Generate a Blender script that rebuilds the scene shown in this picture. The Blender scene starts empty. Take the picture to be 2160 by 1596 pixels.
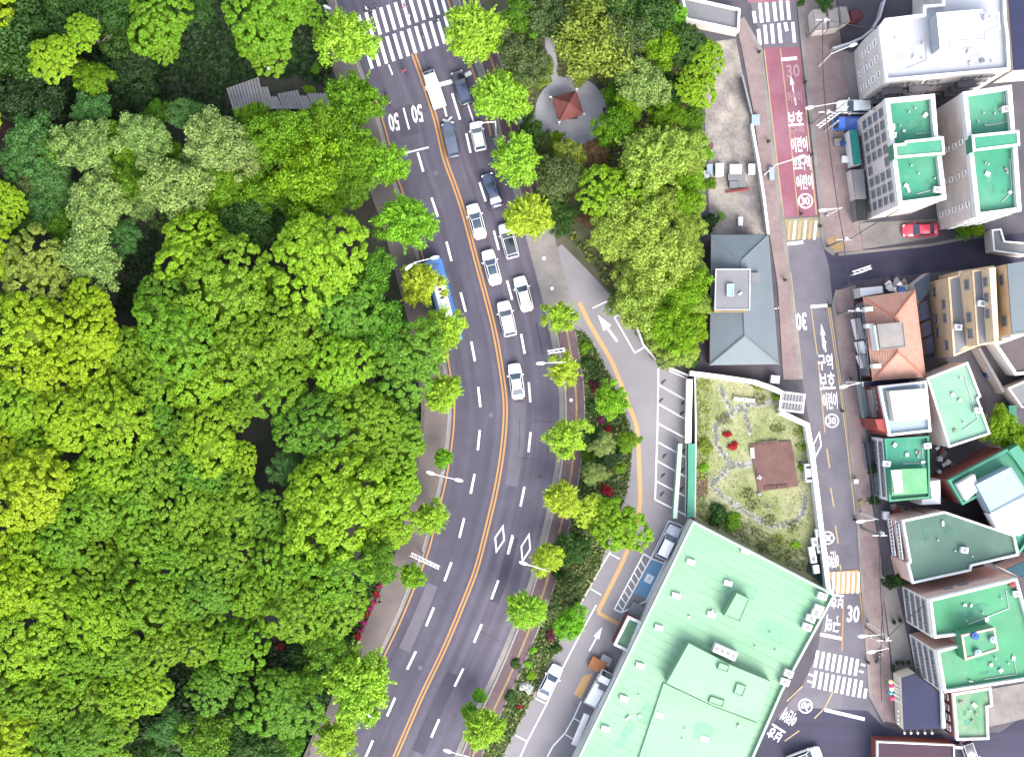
import bpy, bmesh, math, random
import numpy as np
from mathutils import Vector, Matrix

random.seed(7)
SC = bpy.context.scene
COL = SC.collection
R = math.radians
S = 0.0625            # metres per photograph pixel on the ground
H = 170.0             # drone height
CX, CY = 1080.0, 798.0

# ------------------------------------------------------------------ camera, sky, sun
cam_d = bpy.data.cameras.new('camera')
cam = bpy.data.objects.new('camera', cam_d)
COL.objects.link(cam)
cam.location = (0, 0, H)
cam.rotation_euler = (0, 0, 0)
cam_d.sensor_width = 36
cam_d.sensor_fit = 'HORIZONTAL'
cam_d.angle = 2 * math.atan(CX * S / H)
cam_d.clip_start = 1
cam_d.clip_end = 2000
SC.camera = cam

SUN_EL = R(46)
SUN_DIR = Vector((0.50, -0.86, 0)).normalized()      # ground direction towards the sun
world = bpy.data.worlds.new('World')
SC.world = world
world.use_nodes = True
wn = world.node_tree
for n in list(wn.nodes):
    wn.nodes.remove(n)
sky = wn.nodes.new('ShaderNodeTexSky')
sky.sky_type = 'NISHITA'
sky.sun_disc = False
sky.sun_elevation = SUN_EL
sky.sun_rotation = math.atan2(SUN_DIR.x, SUN_DIR.y)
sky.air_density = 1.0
sky.dust_density = 3.0
sky.ozone_density = 1.0
bgn = wn.nodes.new('ShaderNodeBackground')
bgn.inputs['Strength'].default_value = 0.15
wo = wn.nodes.new('ShaderNodeOutputWorld')
ovc = wn.nodes.new('ShaderNodeHueSaturation')      # thin cloud: the blue is milky
ovc.inputs['Saturation'].default_value = 0.55
wn.links.new(sky.outputs[0], ovc.inputs['Color'])
wn.links.new(ovc.outputs[0], bgn.inputs[0])
wn.links.new(bgn.outputs[0], wo.inputs[0])

sun_d = bpy.data.lights.new('sun', 'SUN')
sun_d.energy = 0.9
sun_d.angle = R(40)
sun_d.color = (1.0, 0.94, 0.85)
sun = bpy.data.objects.new('sun', sun_d)
COL.objects.link(sun)
sv = Vector((SUN_DIR.x * math.cos(SUN_EL), SUN_DIR.y * math.cos(SUN_EL), math.sin(SUN_EL)))
sun.rotation_euler = sv.to_track_quat('Z', 'Y').to_euler()
sun.location = (40, -60, 120)

SC.view_settings.view_transform = 'Standard'
SC.view_settings.look = 'None'
SC.view_settings.gamma = 1.0
SC.view_settings.use_curve_mapping = False
SC.view_settings.exposure = 2.45
SC.render.engine = 'CYCLES'
SC.cycles.max_bounces = 6
SC.cycles.transparent_max_bounces = 8

# ------------------------------------------------------------------ helpers
def PX(px, py, z=0.0):
    """a point of the place, z metres up, that the photograph shows at this pixel"""
    k = S * (H - z) / H
    return Vector(((px - CX) * k, (CY - py) * k, z))

def lin(c):
    c = c / 255.0
    return c / 12.92 if c <= 0.04045 else ((c + 0.055) / 1.055) ** 2.4

KILL = 3.4
def C(r, g, b, k=KILL):
    return tuple(min(0.85, lin(v) / k) for v in (r, g, b))

MATS = {}
def mat(name, col, rough=0.85, var=0.18, scale=0.6, var2=0.12, scale2=9.0, bump=0.0, metal=0.0, spec=0.3, col2=None, blotch=0.0, bscale=0.15, stretch=None):
    """procedural surface: base colour with broad blotches, fine grain and a second tint"""
    if name in MATS:
        return MATS[name]
    m = bpy.data.materials.new(name)
    m.use_nodes = True
    nt = m.node_tree
    N, L = nt.nodes, nt.links
    bs = N['Principled BSDF']
    bs.inputs['Roughness'].default_value = rough
    bs.inputs['Metallic'].default_value = metal
    bs.inputs['Specular IOR Level'].default_value = spec
    geo = N.new('ShaderNodeNewGeometry')
    src = geo.outputs['Position']
    if stretch:
        mp = N.new('ShaderNodeMapping')
        mp.inputs['Rotation'].default_value = (0, 0, R(stretch[0]))
        mp.inputs['Scale'].default_value = (stretch[1], stretch[2], 1)
        L.new(src, mp.inputs[0])
        src = mp.outputs[0]
    n1 = N.new('ShaderNodeTexNoise')
    n1.inputs['Scale'].default_value = scale
    n1.inputs['Detail'].default_value = 6
    n1.inputs['Roughness'].default_value = 0.65
    L.new(src, n1.inputs['Vector'])
    n2 = N.new('ShaderNodeTexNoise')
    n2.inputs['Scale'].default_value = scale2
    n2.inputs['Detail'].default_value = 3
    L.new(geo.outputs['Position'], n2.inputs['Vector'])
    r1 = N.new('ShaderNodeMapRange')
    r1.inputs[1].default_value = 0.3
    r1.inputs[2].default_value = 0.7
    r1.inputs[3].default_value = 1 - var
    r1.inputs[4].default_value = 1 + var
    L.new(n1.outputs[0], r1.inputs[0])
    r2 = N.new('ShaderNodeMapRange')
    r2.inputs[1].default_value = 0.3
    r2.inputs[2].default_value = 0.7
    r2.inputs[3].default_value = 1 - var2
    r2.inputs[4].default_value = 1 + var2
    L.new(n2.outputs[0], r2.inputs[0])
    mu = N.new('ShaderNodeMath')
    mu.operation = 'MULTIPLY'
    L.new(r1.outputs[0], mu.inputs[0])
    L.new(r2.outputs[0], mu.inputs[1])
    base = N.new('ShaderNodeMix')
    base.data_type = 'RGBA'
    base.inputs['A'].default_value = (*col, 1)
    base.inputs['B'].default_value = (*(col2 or col), 1)
    n3 = N.new('ShaderNodeTexNoise')
    n3.inputs['Scale'].default_value = bscale
    n3.inputs['Detail'].default_value = 5
    L.new(src, n3.inputs['Vector'])
    r3 = N.new('ShaderNodeMapRange')
    r3.inputs[1].default_value = 0.42
    r3.inputs[2].default_value = 0.62
    r3.inputs[4].default_value = blotch if blotch else (0.8 if col2 else 0)
    L.new(n3.outputs[0], r3.inputs[0])
    L.new(r3.outputs[0], base.inputs['Factor'])
    vm = N.new('ShaderNodeVectorMath')
    vm.operation = 'SCALE'
    L.new(base.outputs['Result'], vm.inputs[0])
    L.new(mu.outputs[0], vm.inputs['Scale'])
    L.new(vm.outputs[0], bs.inputs['Base Color'])
    if bump:
        b = N.new('ShaderNodeBump')
        b.inputs['Strength'].default_value = bump
        b.inputs['Distance'].default_value = 0.03
        L.new(n2.outputs[0], b.inputs['Height'])
        L.new(b.outputs[0], bs.inputs['Normal'])
    MATS[name] = m
    return m

def roadmat(name, ca, cb, cc):
    """asphalt with wheel tracks, oil line and long drag streaks that follow the lanes"""
    m = mat(name, ca, var=0.10, scale=0.5, var2=0.13, scale2=15, bump=0.15, col2=cb, blotch=0.7, bscale=0.1)
    N, L = m.node_tree.nodes, m.node_tree.links
    bs = N['Principled BSDF']
    old = bs.inputs['Base Color'].links[0].from_socket
    uv = N.new('ShaderNodeUVMap')
    sx = N.new('ShaderNodeSeparateXYZ')
    L.new(uv.outputs[0], sx.inputs[0])
    ln = N.new('ShaderNodeMath'); ln.operation = 'PINGPONG'; ln.inputs[1].default_value = 0.875
    L.new(sx.outputs[0], ln.inputs[0])
    tr = N.new('ShaderNodeMapRange'); tr.interpolation_type = 'SMOOTHSTEP'
    tr.inputs[1].default_value = 0.25; tr.inputs[2].default_value = 0.8
    tr.inputs[3].default_value = 0.93; tr.inputs[4].default_value = 1.06
    L.new(ln.outputs[0], tr.inputs[0])
    mp = N.new('ShaderNodeMapping'); mp.inputs['Scale'].default_value = (1.3, 0.035, 1)
    L.new(uv.outputs[0], mp.inputs[0])
    nz = N.new('ShaderNodeTexNoise'); nz.inputs['Scale'].default_value = 1.0; nz.inputs['Detail'].default_value = 6
    L.new(mp.outputs[0], nz.inputs['Vector'])
    nr = N.new('ShaderNodeMapRange'); nr.inputs[1].default_value = .3; nr.inputs[2].default_value = .7; nr.inputs[3].default_value = .82; nr.inputs[4].default_value = 1.2
    L.new(nz.outputs[0], nr.inputs[0])
    ml = N.new('ShaderNodeMath'); ml.operation = 'MULTIPLY'
    L.new(tr.outputs[0], ml.inputs[0]); L.new(nr.outputs[0], ml.inputs[1])
    vm = N.new('ShaderNodeVectorMath'); vm.operation = 'SCALE'
    L.new(old, vm.inputs[0]); L.new(ml.outputs[0], vm.inputs['Scale'])
    mixn = N.new('ShaderNodeMix'); mixn.data_type = 'RGBA'
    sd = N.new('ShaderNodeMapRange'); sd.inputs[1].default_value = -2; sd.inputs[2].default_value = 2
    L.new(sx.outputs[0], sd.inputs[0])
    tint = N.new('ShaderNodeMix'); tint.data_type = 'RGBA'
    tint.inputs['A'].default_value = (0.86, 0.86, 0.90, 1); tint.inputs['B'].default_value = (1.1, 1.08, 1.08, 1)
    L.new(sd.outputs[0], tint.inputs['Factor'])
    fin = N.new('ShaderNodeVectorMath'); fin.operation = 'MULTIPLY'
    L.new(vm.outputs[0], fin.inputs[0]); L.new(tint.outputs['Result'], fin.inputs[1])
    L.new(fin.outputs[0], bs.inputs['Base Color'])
    return m

def paintmark(name, col, under, wear=0.5):
    """road paint worn through to the asphalt in patches"""
    if name in MATS:
        return MATS[name]
    m = bpy.data.materials.new(name)
    m.use_nodes = True
    N, L = m.node_tree.nodes, m.node_tree.links
    bs = N['Principled BSDF']
    bs.inputs['Roughness'].default_value = 0.7
    geo = N.new('ShaderNodeNewGeometry')
    n = N.new('ShaderNodeTexNoise')
    n.inputs['Scale'].default_value = 2.2
    n.inputs['Detail'].default_value = 8
    n.inputs['Roughness'].default_value = 0.75
    L.new(geo.outputs['Position'], n.inputs['Vector'])
    r = N.new('ShaderNodeMapRange')
    r.inputs[1].default_value = 0.5 + 0.22 * (1 - wear)
    r.inputs[2].default_value = r.inputs[1].default_value + 0.12
    r.inputs[4].default_value = 0.85
    L.new(n.outputs[0], r.inputs[0])
    mx = N.new('ShaderNodeMix')
    mx.data_type = 'RGBA'
    mx.inputs['A'].default_value = (*col, 1)
    mx.inputs['B'].default_value = (*under, 1)
    L.new(r.outputs[0], mx.inputs['Factor'])
    L.new(mx.outputs['Result'], bs.inputs['Base Color'])
    MATS[name] = m
    return m

def gloss(name, col, rough=0.25, coat=0.6, metal=0.0):
    if name in MATS:
        return MATS[name]
    m = bpy.data.materials.new(name)
    m.use_nodes = True
    N, L = m.node_tree.nodes, m.node_tree.links
    bs = N['Principled BSDF']
    bs.inputs['Roughness'].default_value = rough
    bs.inputs['Coat Weight'].default_value = coat
    bs.inputs['Metallic'].default_value = metal
    geo = N.new('ShaderNodeNewGeometry')
    n = N.new('ShaderNodeTexNoise')
    n.inputs['Scale'].default_value = 3
    n.inputs['Detail'].default_value = 5
    L.new(geo.outputs['Position'], n.inputs['Vector'])
    r = N.new('ShaderNodeMapRange')
    r.inputs[3].default_value = 0.9
    r.inputs[4].default_value = 1.08
    L.new(n.outputs[0], r.inputs[0])
    vm = N.new('ShaderNodeVectorMath')
    vm.operation = 'SCALE'
    vm.inputs[0].default_value = col
    L.new(r.outputs[0], vm.inputs['Scale'])
    L.new(vm.outputs[0], bs.inputs['Base Color'])
    MATS[name] = m
    return m

def leafmat(name, col, hue=0.01, val=0.3, transl=0.36):
    """leaf colour: differs leaf by leaf and tree by tree"""
    m = bpy.data.materials.new(name)
    m.use_nodes = True
    N, L = m.node_tree.nodes, m.node_tree.links
    for n in list(N):
        N.remove(n)
    at = N.new('ShaderNodeAttribute')
    at.attribute_name = 'leaf_tint'
    oi = N.new('ShaderNodeObjectInfo')
    hs = N.new('ShaderNodeHueSaturation')
    hs.inputs['Color'].default_value = (*col, 1)
    a = N.new('ShaderNodeMapRange')
    a.inputs[3].default_value = 0.5 - hue
    a.inputs[4].default_value = 0.5 + hue
    L.new(oi.outputs['Random'], a.inputs[0])
    L.new(a.outputs[0], hs.inputs['Hue'])
    v = N.new('ShaderNodeMapRange')
    v.inputs[3].default_value = 1 - val
    v.inputs[4].default_value = 1 + val
    L.new(at.outputs['Fac'], v.inputs[0])
    L.new(v.outputs[0], hs.inputs['Value'])
    df = N.new('ShaderNodeBsdfPrincipled')
    df.inputs['Roughness'].default_value = 0.55
    df.inputs['Specular IOR Level'].default_value = 0.25
    tr = N.new('ShaderNodeBsdfTranslucent')
    mx = N.new('ShaderNodeMixShader')
    mx.inputs[0].default_value = transl
    L.new(hs.outputs[0], df.inputs['Base Color'])
    L.new(hs.outputs[0], tr.inputs['Color'])
    L.new(df.outputs[0], mx.inputs[1])
    L.new(tr.outputs[0], mx.inputs[2])
    o = N.new('ShaderNodeOutputMaterial')
    L.new(mx.outputs[0], o.inputs[0])
    MATS[name] = m
    return m

def link(name, me, m=None, parent=None):
    o = bpy.data.objects.new(name, me)
    COL.objects.link(o)
    if m is not None and me is not None and len(me.materials) == 0:
        me.materials.append(m)
    if parent is not None:
        o.parent = parent
    return o

def tag(o, label, cat, group=None):
    o['label'] = label
    o['category'] = cat
    if group:
        o['group'] = group
    return o

def thing(name, label, cat, loc=(0, 0, 0), rz=0.0, group=None):
    o = bpy.data.objects.new(name, None)
    o.empty_display_size = 0.5
    COL.objects.link(o)
    o.location = loc
    o.rotation_euler = (0, 0, rz)
    return tag(o, label, cat, group)

def struct(o):
    o['kind'] = 'structure'
    return o

def stuff(o):
    o['kind'] = 'stuff'
    return o

class MB:
    """collects boxes, tubes and prisms for one mesh"""
    def __init__(self):
        self.v, self.f, self.mi = [], [], []
        self.smooth = False
    def add(self, vs, fs, mi=0):
        b = len(self.v)
        self.v += [tuple(p) for p in vs]
        self.f += [tuple(b + i for i in f) for f in fs]
        self.mi += [mi] * len(fs)
        return self
    def box(self, c, s, rz=0.0, mi=0, taper=1.0):
        cx, cy, cz = c
        hx, hy, hz = s[0] / 2, s[1] / 2, s[2] / 2
        co, si = math.cos(rz), math.sin(rz)
        vs = []
        for z in (-hz, hz):
            t = 1.0 if z < 0 else taper
            for x, y in ((-hx, -hy), (hx, -hy), (hx, hy), (-hx, hy)):
                x, y = x * t, y * t
                vs.append((cx + x * co - y * si, cy + x * si + y * co, cz + z))
        return self.add(vs, [(3, 2, 1, 0), (4, 5, 6, 7), (0, 1, 5, 4), (1, 2, 6, 5), (2, 3, 7, 6), (3, 0, 4, 7)], mi)
    def prism(self, pts, z0, z1, mi=0, pts_top=None):
        pts = [(p[0], p[1]) for p in pts]
        top = [(p[0], p[1]) for p in (pts_top or pts)]
        if area(pts) < 0:
            pts, top = pts[::-1], top[::-1]
        n = len(pts)
        vs = [(x, y, z0) for x, y in pts] + [(x, y, z1) for x, y in top]
        fs = [tuple(range(n - 1, -1, -1)), tuple(range(n, 2 * n))]
        fs += [(i, (i + 1) % n, n + (i + 1) % n, n + i) for i in range(n)]
        return self.add(vs, fs, mi)
    def walls(self, pts, z0, z1, mi=0):
        pts = [(p[0], p[1]) for p in pts]
        if area(pts) < 0:
            pts = pts[::-1]
        n = len(pts)
        vs = [(x, y, z0) for x, y in pts] + [(x, y, z1) for x, y in pts]
        return self.add(vs, [(i, (i + 1) % n, n + (i + 1) % n, n + i) for i in range(n)], mi)
    def ring(self, pts, t, z0, z1, mi=0):
        """upstand of thickness t inside an outline"""
        pts = [Vector((p[0], p[1])) for p in pts]
        if area(pts) < 0:
            pts = pts[::-1]
        inn = inset(pts, t)
        n = len(pts)
        vs = [(p.x, p.y, z0) for p in pts] + [(p.x, p.y, z1) for p in pts] + [(p.x, p.y, z0) for p in inn] + [(p.x, p.y, z1) for p in inn]
        fs = []
        for i in range(n):
            j = (i + 1) % n
            fs += [(i, j, n + j, n + i), (n + i, n + j, 3 * n + j, 3 * n + i), (2 * n + j, 2 * n + i, 3 * n + i, 3 * n + j), (j, i, 2 * n + i, 2 * n + j)]
        return self.add(vs, fs, mi)
    def tube(self, pts, r, n=6, mi=0, caps=True):
        pts = [Vector(p) for p in pts]
        rs = r if isinstance(r, (list, tuple)) else [r] * len(pts)
        vs, fs = [], []
        for i, p in enumerate(pts):
            d = (pts[min(i + 1, len(pts) - 1)] - pts[max(i - 1, 0)]).normalized()
            a = d.cross(Vector((0, 0, 1)))
            if a.length < 1e-3:
                a = d.cross(Vector((1, 0, 0)))
            a.normalize()
            b = d.cross(a)
            for k in range(n):
                t = 2 * math.pi * k / n
                vs.append(p + (a * math.cos(t) + b * math.sin(t)) * rs[i])
        for i in range(len(pts) - 1):
            for k in range(n):
                fs.append((i * n + k, i * n + (k + 1) % n, (i + 1) * n + (k + 1) % n, (i + 1) * n + k))
        if caps:
            fs.append(tuple(range(n - 1, -1, -1)))
            fs.append(tuple((len(pts) - 1) * n + k for k in range(n)))
        return self.add(vs, fs, mi)
    def ball(self, c, r, seg=8, rings=5, mi=0, sz=1.0):
        rx, ry, rz = r if isinstance(r, (tuple, list)) else (r, r, r * sz)
        vs = [(c[0], c[1], c[2] - rz)]
        for i in range(1, rings):
            ph = math.pi * i / rings - math.pi / 2
            for k in range(seg):
                t = 2 * math.pi * k / seg
                vs.append((c[0] + rx * math.cos(ph) * math.cos(t), c[1] + ry * math.cos(ph) * math.sin(t), c[2] + rz * math.sin(ph)))
        vs.append((c[0], c[1], c[2] + rz))
        fs = [(0, 1 + (k + 1) % seg, 1 + k) for k in range(seg)]
        for i in range(rings - 2):
            for k in range(seg):
                a = 1 + i * seg
                fs.append((a + k, a + (k + 1) % seg, a + seg + (k + 1) % seg, a + seg + k))
        a = 1 + (rings - 2) * seg
        fs += [(a + k, a + (k + 1) % seg, len(vs) - 1) for k in range(seg)]
        return self.add(vs, fs, mi)
    def mesh(self, name, mats=()):
        me = bpy.data.meshes.new(name)
        me.from_pydata(self.v, [], self.f)
        if any(self.mi):
            me.polygons.foreach_set('material_index', self.mi)
        if self.smooth:
            me.polygons.foreach_set('use_smooth', [True] * len(self.f))
        for m in (mats if isinstance(mats, (list, tuple)) else [mats]):
            me.materials.append(m)
        me.update()
        return me
    def obj(self, name, mats, parent=None):
        return link(name, self.mesh(name, mats), None, parent)

def area(p):
    s = 0
    for i in range(len(p)):
        a, b = p[i], p[(i + 1) % len(p)]
        s += a[0] * b[1] - b[0] * a[1]
    return s / 2

def inset(pts, t):
    n = len(pts)
    out = []
    for i in range(n):
        a, b, c = pts[i - 1], pts[i], pts[(i + 1) % n]
        d1, d2 = (b - a).normalized(), (c - b).normalized()
        n1, n2 = Vector((-d1.y, d1.x)), Vector((-d2.y, d2.x))
        k = 1 + n1.dot(n2)
        out.append(b + (n1 + n2) * (t / max(k, 0.3)))
    return out

def pxs(pts, z=0.0):
    return [PX(x, y, z) for x, y in pts]

def sheet(name, pts, z, m, parent=None):
    """flat sheet from pixel corners"""
    w = pxs(pts, 0)
    w = [(p.x, p.y, z) for p in w]
    if area(w) < 0:
        w = w[::-1]
    me = bpy.data.meshes.new(name)
    me.from_pydata(w, [], [tuple(range(len(w)))])
    me.materials.append(m)
    return link(name, me, None, parent)

def slab(name, pts, z0, z1, m, parent=None, at=0.0):
    mb = MB()
    mb.prism(pxs(pts, at), z0, z1)
    return mb.obj(name, m, parent)

def smooth_path(pts, n=8):
    p = [Vector(q) for q in pts]
    p = [p[0] * 2 - p[1]] + p + [p[-1] * 2 - p[-2]]
    out = []
    for i in range(1, len(p) - 2):
        for k in range(n):
            t = k / n
            a, b, c, d = p[i - 1], p[i], p[i + 1], p[i + 2]
            out.append(0.5 * ((2 * b) + (c - a) * t + (2 * a - 5 * b + 4 * c - d) * t * t + (3 * b - a - 3 * c + d) * t ** 3))
    out.append(p[-2])
    return out

def offset(path, d):
    """path in pixels moved d pixels to its right when it runs down the picture"""
    out = []
    for i, p in enumerate(path):
        t = (path[min(i + 1, len(path) - 1)] - path[max(i - 1, 0)]).normalized()
        out.append(Vector((p.x + t.y * d, p.y - t.x * d)))
    return out

def band(name, path, d0, d1, z, m, parent=None, z0=None):
    """strip between two offsets of a path; solid when z0 is given"""
    a, b = offset(path, d0), offset(path, d1)
    n = len(a)
    if z0 is None:
        vs = [(*PX(p.x, p.y).xy, z) for p in a] + [(*PX(p.x, p.y).xy, z) for p in b]
        fs = [(i, i + 1, n + i + 1, n + i) for i in range(n - 1)]
    else:
        A = [PX(p.x, p.y).xy for p in a]
        B = [PX(p.x, p.y).xy for p in b]
        vs = [(*p, z) for p in A] + [(*p, z) for p in B] + [(*p, z0) for p in A] + [(*p, z0) for p in B]
        fs = []
        for i in range(n - 1):
            fs += [(i, i + 1, n + i + 1, n + i), (2 * n + i + 1, 2 * n + i, i, i + 1)[::-1], (n + i, n + i + 1, 3 * n + i + 1, 3 * n + i)]
        fs += [(0, n, 3 * n, 2 * n), (n - 1, 2 * n - 1, 4 * n - 1, 3 * n - 1)]
    me = bpy.data.meshes.new(name)
    me.from_pydata(vs, [], fs)
    me.materials.append(m)
    me.update()
    bm = bmesh.new()
    bm.from_mesh(me)
    if z0 is None:
        uvl = bm.loops.layers.uv.new('UVMap')
        run = [0.0]
        for i in range(1, n):
            run.append(run[-1] + (path[i] - path[i - 1]).length * S)
        for f in bm.faces:
            for lp_ in f.loops:
                k = lp_.vert.index
                lp_[uvl].uv = ((d0 if k < n else d1) * S, run[k % n])
    bmesh.ops.recalc_face_normals(bm, faces=bm.faces)
    if z0 is None and bm.faces:
        bm.faces.ensure_lookup_table()
        if bm.faces[0].normal.z < 0:
            bmesh.ops.reverse_faces(bm, faces=bm.faces)
    bm.to_mesh(me)
    bm.free()
    return link(name, me, None, parent)

def stroke(name, a, b, w, z, m, parent=None):
    """painted line between two pixels, w pixels wide"""
    a, b = Vector(a), Vector(b)
    d = (b - a).normalized()
    q = Vector((-d.y, d.x)) * (w / 2)
    return sheet(name, [a + q, b + q, b - q, a - q], z, m, parent)

def lettering(body, c, w, h, rot, z, m, parent=None, name='lettering'):
    """flat painted characters, w x h pixels, turned rot degrees"""
    cu = bpy.data.curves.new('lettering', 'FONT')
    cu.body = body
    cu.align_x = 'CENTER'
    cu.resolution_u = 2
    cu.offset = 0.022
    o = bpy.data.objects.new('lettering_source', cu)
    COL.objects.link(o)
    bpy.context.view_layer.update()
    me = bpy.data.meshes.new_from_object(o.evaluated_get(bpy.context.evaluated_depsgraph_get()))
    bpy.data.objects.remove(o)
    bpy.data.curves.remove(cu)
    n = len(me.vertices)
    co = np.empty(n * 3)
    me.vertices.foreach_get('co', co)
    co = co.reshape(-1, 3)
    lo, hi = co.min(0), co.max(0)
    co[:, 0] = (co[:, 0] - (lo[0] + hi[0]) / 2) / (hi[0] - lo[0]) * w * S
    co[:, 1] = (co[:, 1] - (lo[1] + hi[1]) / 2) / (hi[1] - lo[1]) * h * S
    co[:, 2] = 0
    me.vertices.foreach_set('co', co.ravel())
    me.materials.clear()
    me.materials.append(m)
    me.update()
    o = link(name, me, None, parent)
    o.location = (*PX(*c).xy, z)
    o.rotation_euler = (0, 0, R(rot))
    return o

def npmesh(name, V, Q, tint=None, extra=None):
    """mesh from arrays of vertices and quads, with a value per leaf"""
    me = bpy.data.meshes.new(name)
    nv, nq = len(V), len(Q)
    me.vertices.add(nv)
    me.vertices.foreach_set('co', np.asarray(V, dtype=np.float32).ravel())
    me.loops.add(nq * 4)
    me.loops.foreach_set('vertex_index', np.asarray(Q, dtype=np.int32).ravel())
    me.polygons.add(nq)
    me.polygons.foreach_set('loop_start', np.arange(0, nq * 4, 4, dtype=np.int32))
    me.polygons.foreach_set('loop_total', np.full(nq, 4, dtype=np.int32))
    me.update(calc_edges=True)
    if tint is not None:
        at = me.attributes.new('leaf_tint', 'FLOAT', 'FACE')
        at.data.foreach_set('value', np.asarray(tint, dtype=np.float32))
    return me

def copytree(o, parent=None):
    c = o.copy()
    COL.objects.link(c)
    if parent is not None:
        c.parent = parent
    for ch in o.children:
        copytree(ch, c)
    return c
# ------------------------------------------------------------------ ground, roads, pavements
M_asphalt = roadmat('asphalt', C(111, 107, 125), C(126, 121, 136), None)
M_asphalt_pale = mat('asphalt_pale', C(168, 163, 168, 2.8), var=0.1, scale=0.4, var2=0.12, scale2=16, bump=0.15, col2=C(156, 152, 158, 2.8), blotch=0.8, bscale=0.1)
M_asphalt_street = mat('asphalt_street', C(152, 147, 158), var=0.12, scale=0.5, var2=0.1, scale2=14, bump=0.15, col2=C(134, 130, 145), blotch=0.8, bscale=0.12)
M_asphalt_dark = mat('asphalt_dark', C(72, 70, 96), var=0.16, scale=0.4, var2=0.14, scale2=14, bump=0.15, col2=C(88, 86, 112), blotch=0.8, bscale=0.1, stretch=(7, 0.1, 1.0))
M_red = mat('red_surfacing', C(186, 118, 136), var=0.12, scale=0.6, var2=0.08, col2=C(200, 142, 160), blotch=0.8, bscale=0.2)
M_brick = mat('brick_paving', C(168, 146, 146, 2.9), var=0.14, scale=1.2, var2=0.12, scale2=10, bump=0.2, col2=C(182, 164, 160, 2.9), blotch=0.7, bscale=0.25)
M_brickdark = mat('brick_paving_dark', C(128, 104, 110), var=0.14, scale=1.2, var2=0.14, scale2=10, bump=0.2, col2=C(146, 124, 126), blotch=0.7, bscale=0.25)
M_tan = mat('tactile_paving', C(205, 172, 120), var=0.15, scale=1.0, col2=C(180, 160, 135), blotch=0.7, bscale=0.3)
M_kerb = mat('kerb_stone', C(196, 190, 190), var=0.12, scale=1.0, var2=0.1)
M_concrete = mat('concrete', C(185, 178, 174), var=0.16, scale=0.5, var2=0.12, scale2=8, bump=0.1, col2=C(160, 154, 152), blotch=0.8, bscale=0.2)
M_concrete_stained = mat('stained_concrete', C(192, 184, 174, 2.9), var=0.3, scale=0.35, var2=0.2, scale2=3, bump=0.15, col2=C(140, 132, 134, 2.8), blotch=0.9, bscale=0.3)
M_alley = mat('alley_ground', C(118, 113, 122), var=0.12, scale=0.5, var2=0.15, col2=C(92, 88, 102), blotch=0.6, bscale=0.2)
M_forestfloor = mat('forest_soil', C(86, 84, 76), var=0.4, scale=0.6, var2=0.3, scale2=6, bump=0.4, col2=C(66, 78, 56), blotch=0.9, bscale=0.15)
M_soil = mat('park_soil', C(140, 126, 112), var=0.25, scale=0.5, var2=0.2, scale2=7, bump=0.3, col2=C(96, 108, 66), blotch=0.9, bscale=0.15)
M_plaza = mat('plaza_paving', C(200, 198, 206, 2.6), var=0.1, scale=0.6, var2=0.1, scale2=6, col2=C(180, 180, 190, 2.6), blotch=0.7, bscale=0.25)
M_lawn = mat('dry_lawn', C(196, 196, 150, 3.1), var=0.22, scale=0.5, var2=0.22, scale2=6, bump=0.3, col2=C(160, 172, 108, 3.1), blotch=0.9, bscale=0.16)
M_grass = mat('green_turf', C(86, 112, 50), var=0.3, scale=0.7, var2=0.25, scale2=8, bump=0.4, col2=C(120, 118, 70), blotch=0.8, bscale=0.2)
ASPH = C(112, 109, 122)
M_white = paintmark('white_road_paint', (0.5, 0.5, 0.5), ASPH, 0.62)
M_whiteworn = paintmark('worn_white_paint', (0.6, 0.57, 0.57), C(140, 132, 140), 0.85)
M_yellow = paintmark('yellow_road_paint', C(236, 172, 92), ASPH, 0.4)
M_yellowpale = paintmark('pale_yellow_paint', C(235, 205, 150), C(152, 147, 158), 0.7)
M_orange = paintmark('orange_road_paint', C(246, 196, 128), C(168, 163, 168), 0.35)
M_bluepaint = paintmark('blue_bay_paint', C(120, 176, 216, 2.6), C(150, 165, 185, 2.8), 0.6)
M_whitered = paintmark('white_paint_on_red', (0.6, 0.56, 0.57), C(196, 138, 155), 0.6)
M_pinkred = paintmark('faded_pink_paint', C(222, 180, 190), C(186, 118, 136), 0.95)

ground = struct(link('ground', None))
gm = MB()
gm.add([(-400, -400, -0.03), (400, -400, -0.03), (400, 400, -0.03), (-400, 400, -0.03)], [(0, 1, 2, 3)])
bpy.data.objects.remove(ground)
ground = struct(gm.obj('ground', M_alley))

CENTRE = smooth_path([(760, -230), (833, 0), (873, 115), (901, 195), (921, 260), (938, 333), (962, 400), (981, 460), (1003, 543), (1023, 618), (1043, 698), (1059, 790), (1066, 862), (1060, 948), (1046, 1033), (1026, 1118), (1005, 1198), (976, 1274), (936, 1369), (886, 1474), (833, 1596), (735, 1820)], 6)
left_edge = offset(CENTRE, -172)
forest_poly = [(-1400, -800), (700, -800)] + [tuple(p) for p in left_edge] + [(640, 2400), (-1400, 2400)]
struct(sheet('forest_floor', forest_poly, -0.006, M_forestfloor))
park_poly = [tuple(p) for p in offset(CENTRE, 166) if p.y < 560] + [(1230, 560), (1260, 640), (1310, 660), (1350, 735), (1390, 770), (1452, 790), (1470, 770), (1480, 480), (1486, 100), (1440, -10), (1440, -300), (1000, -300)]
struct(sheet('park_ground', park_poly, -0.006, M_soil))

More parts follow.
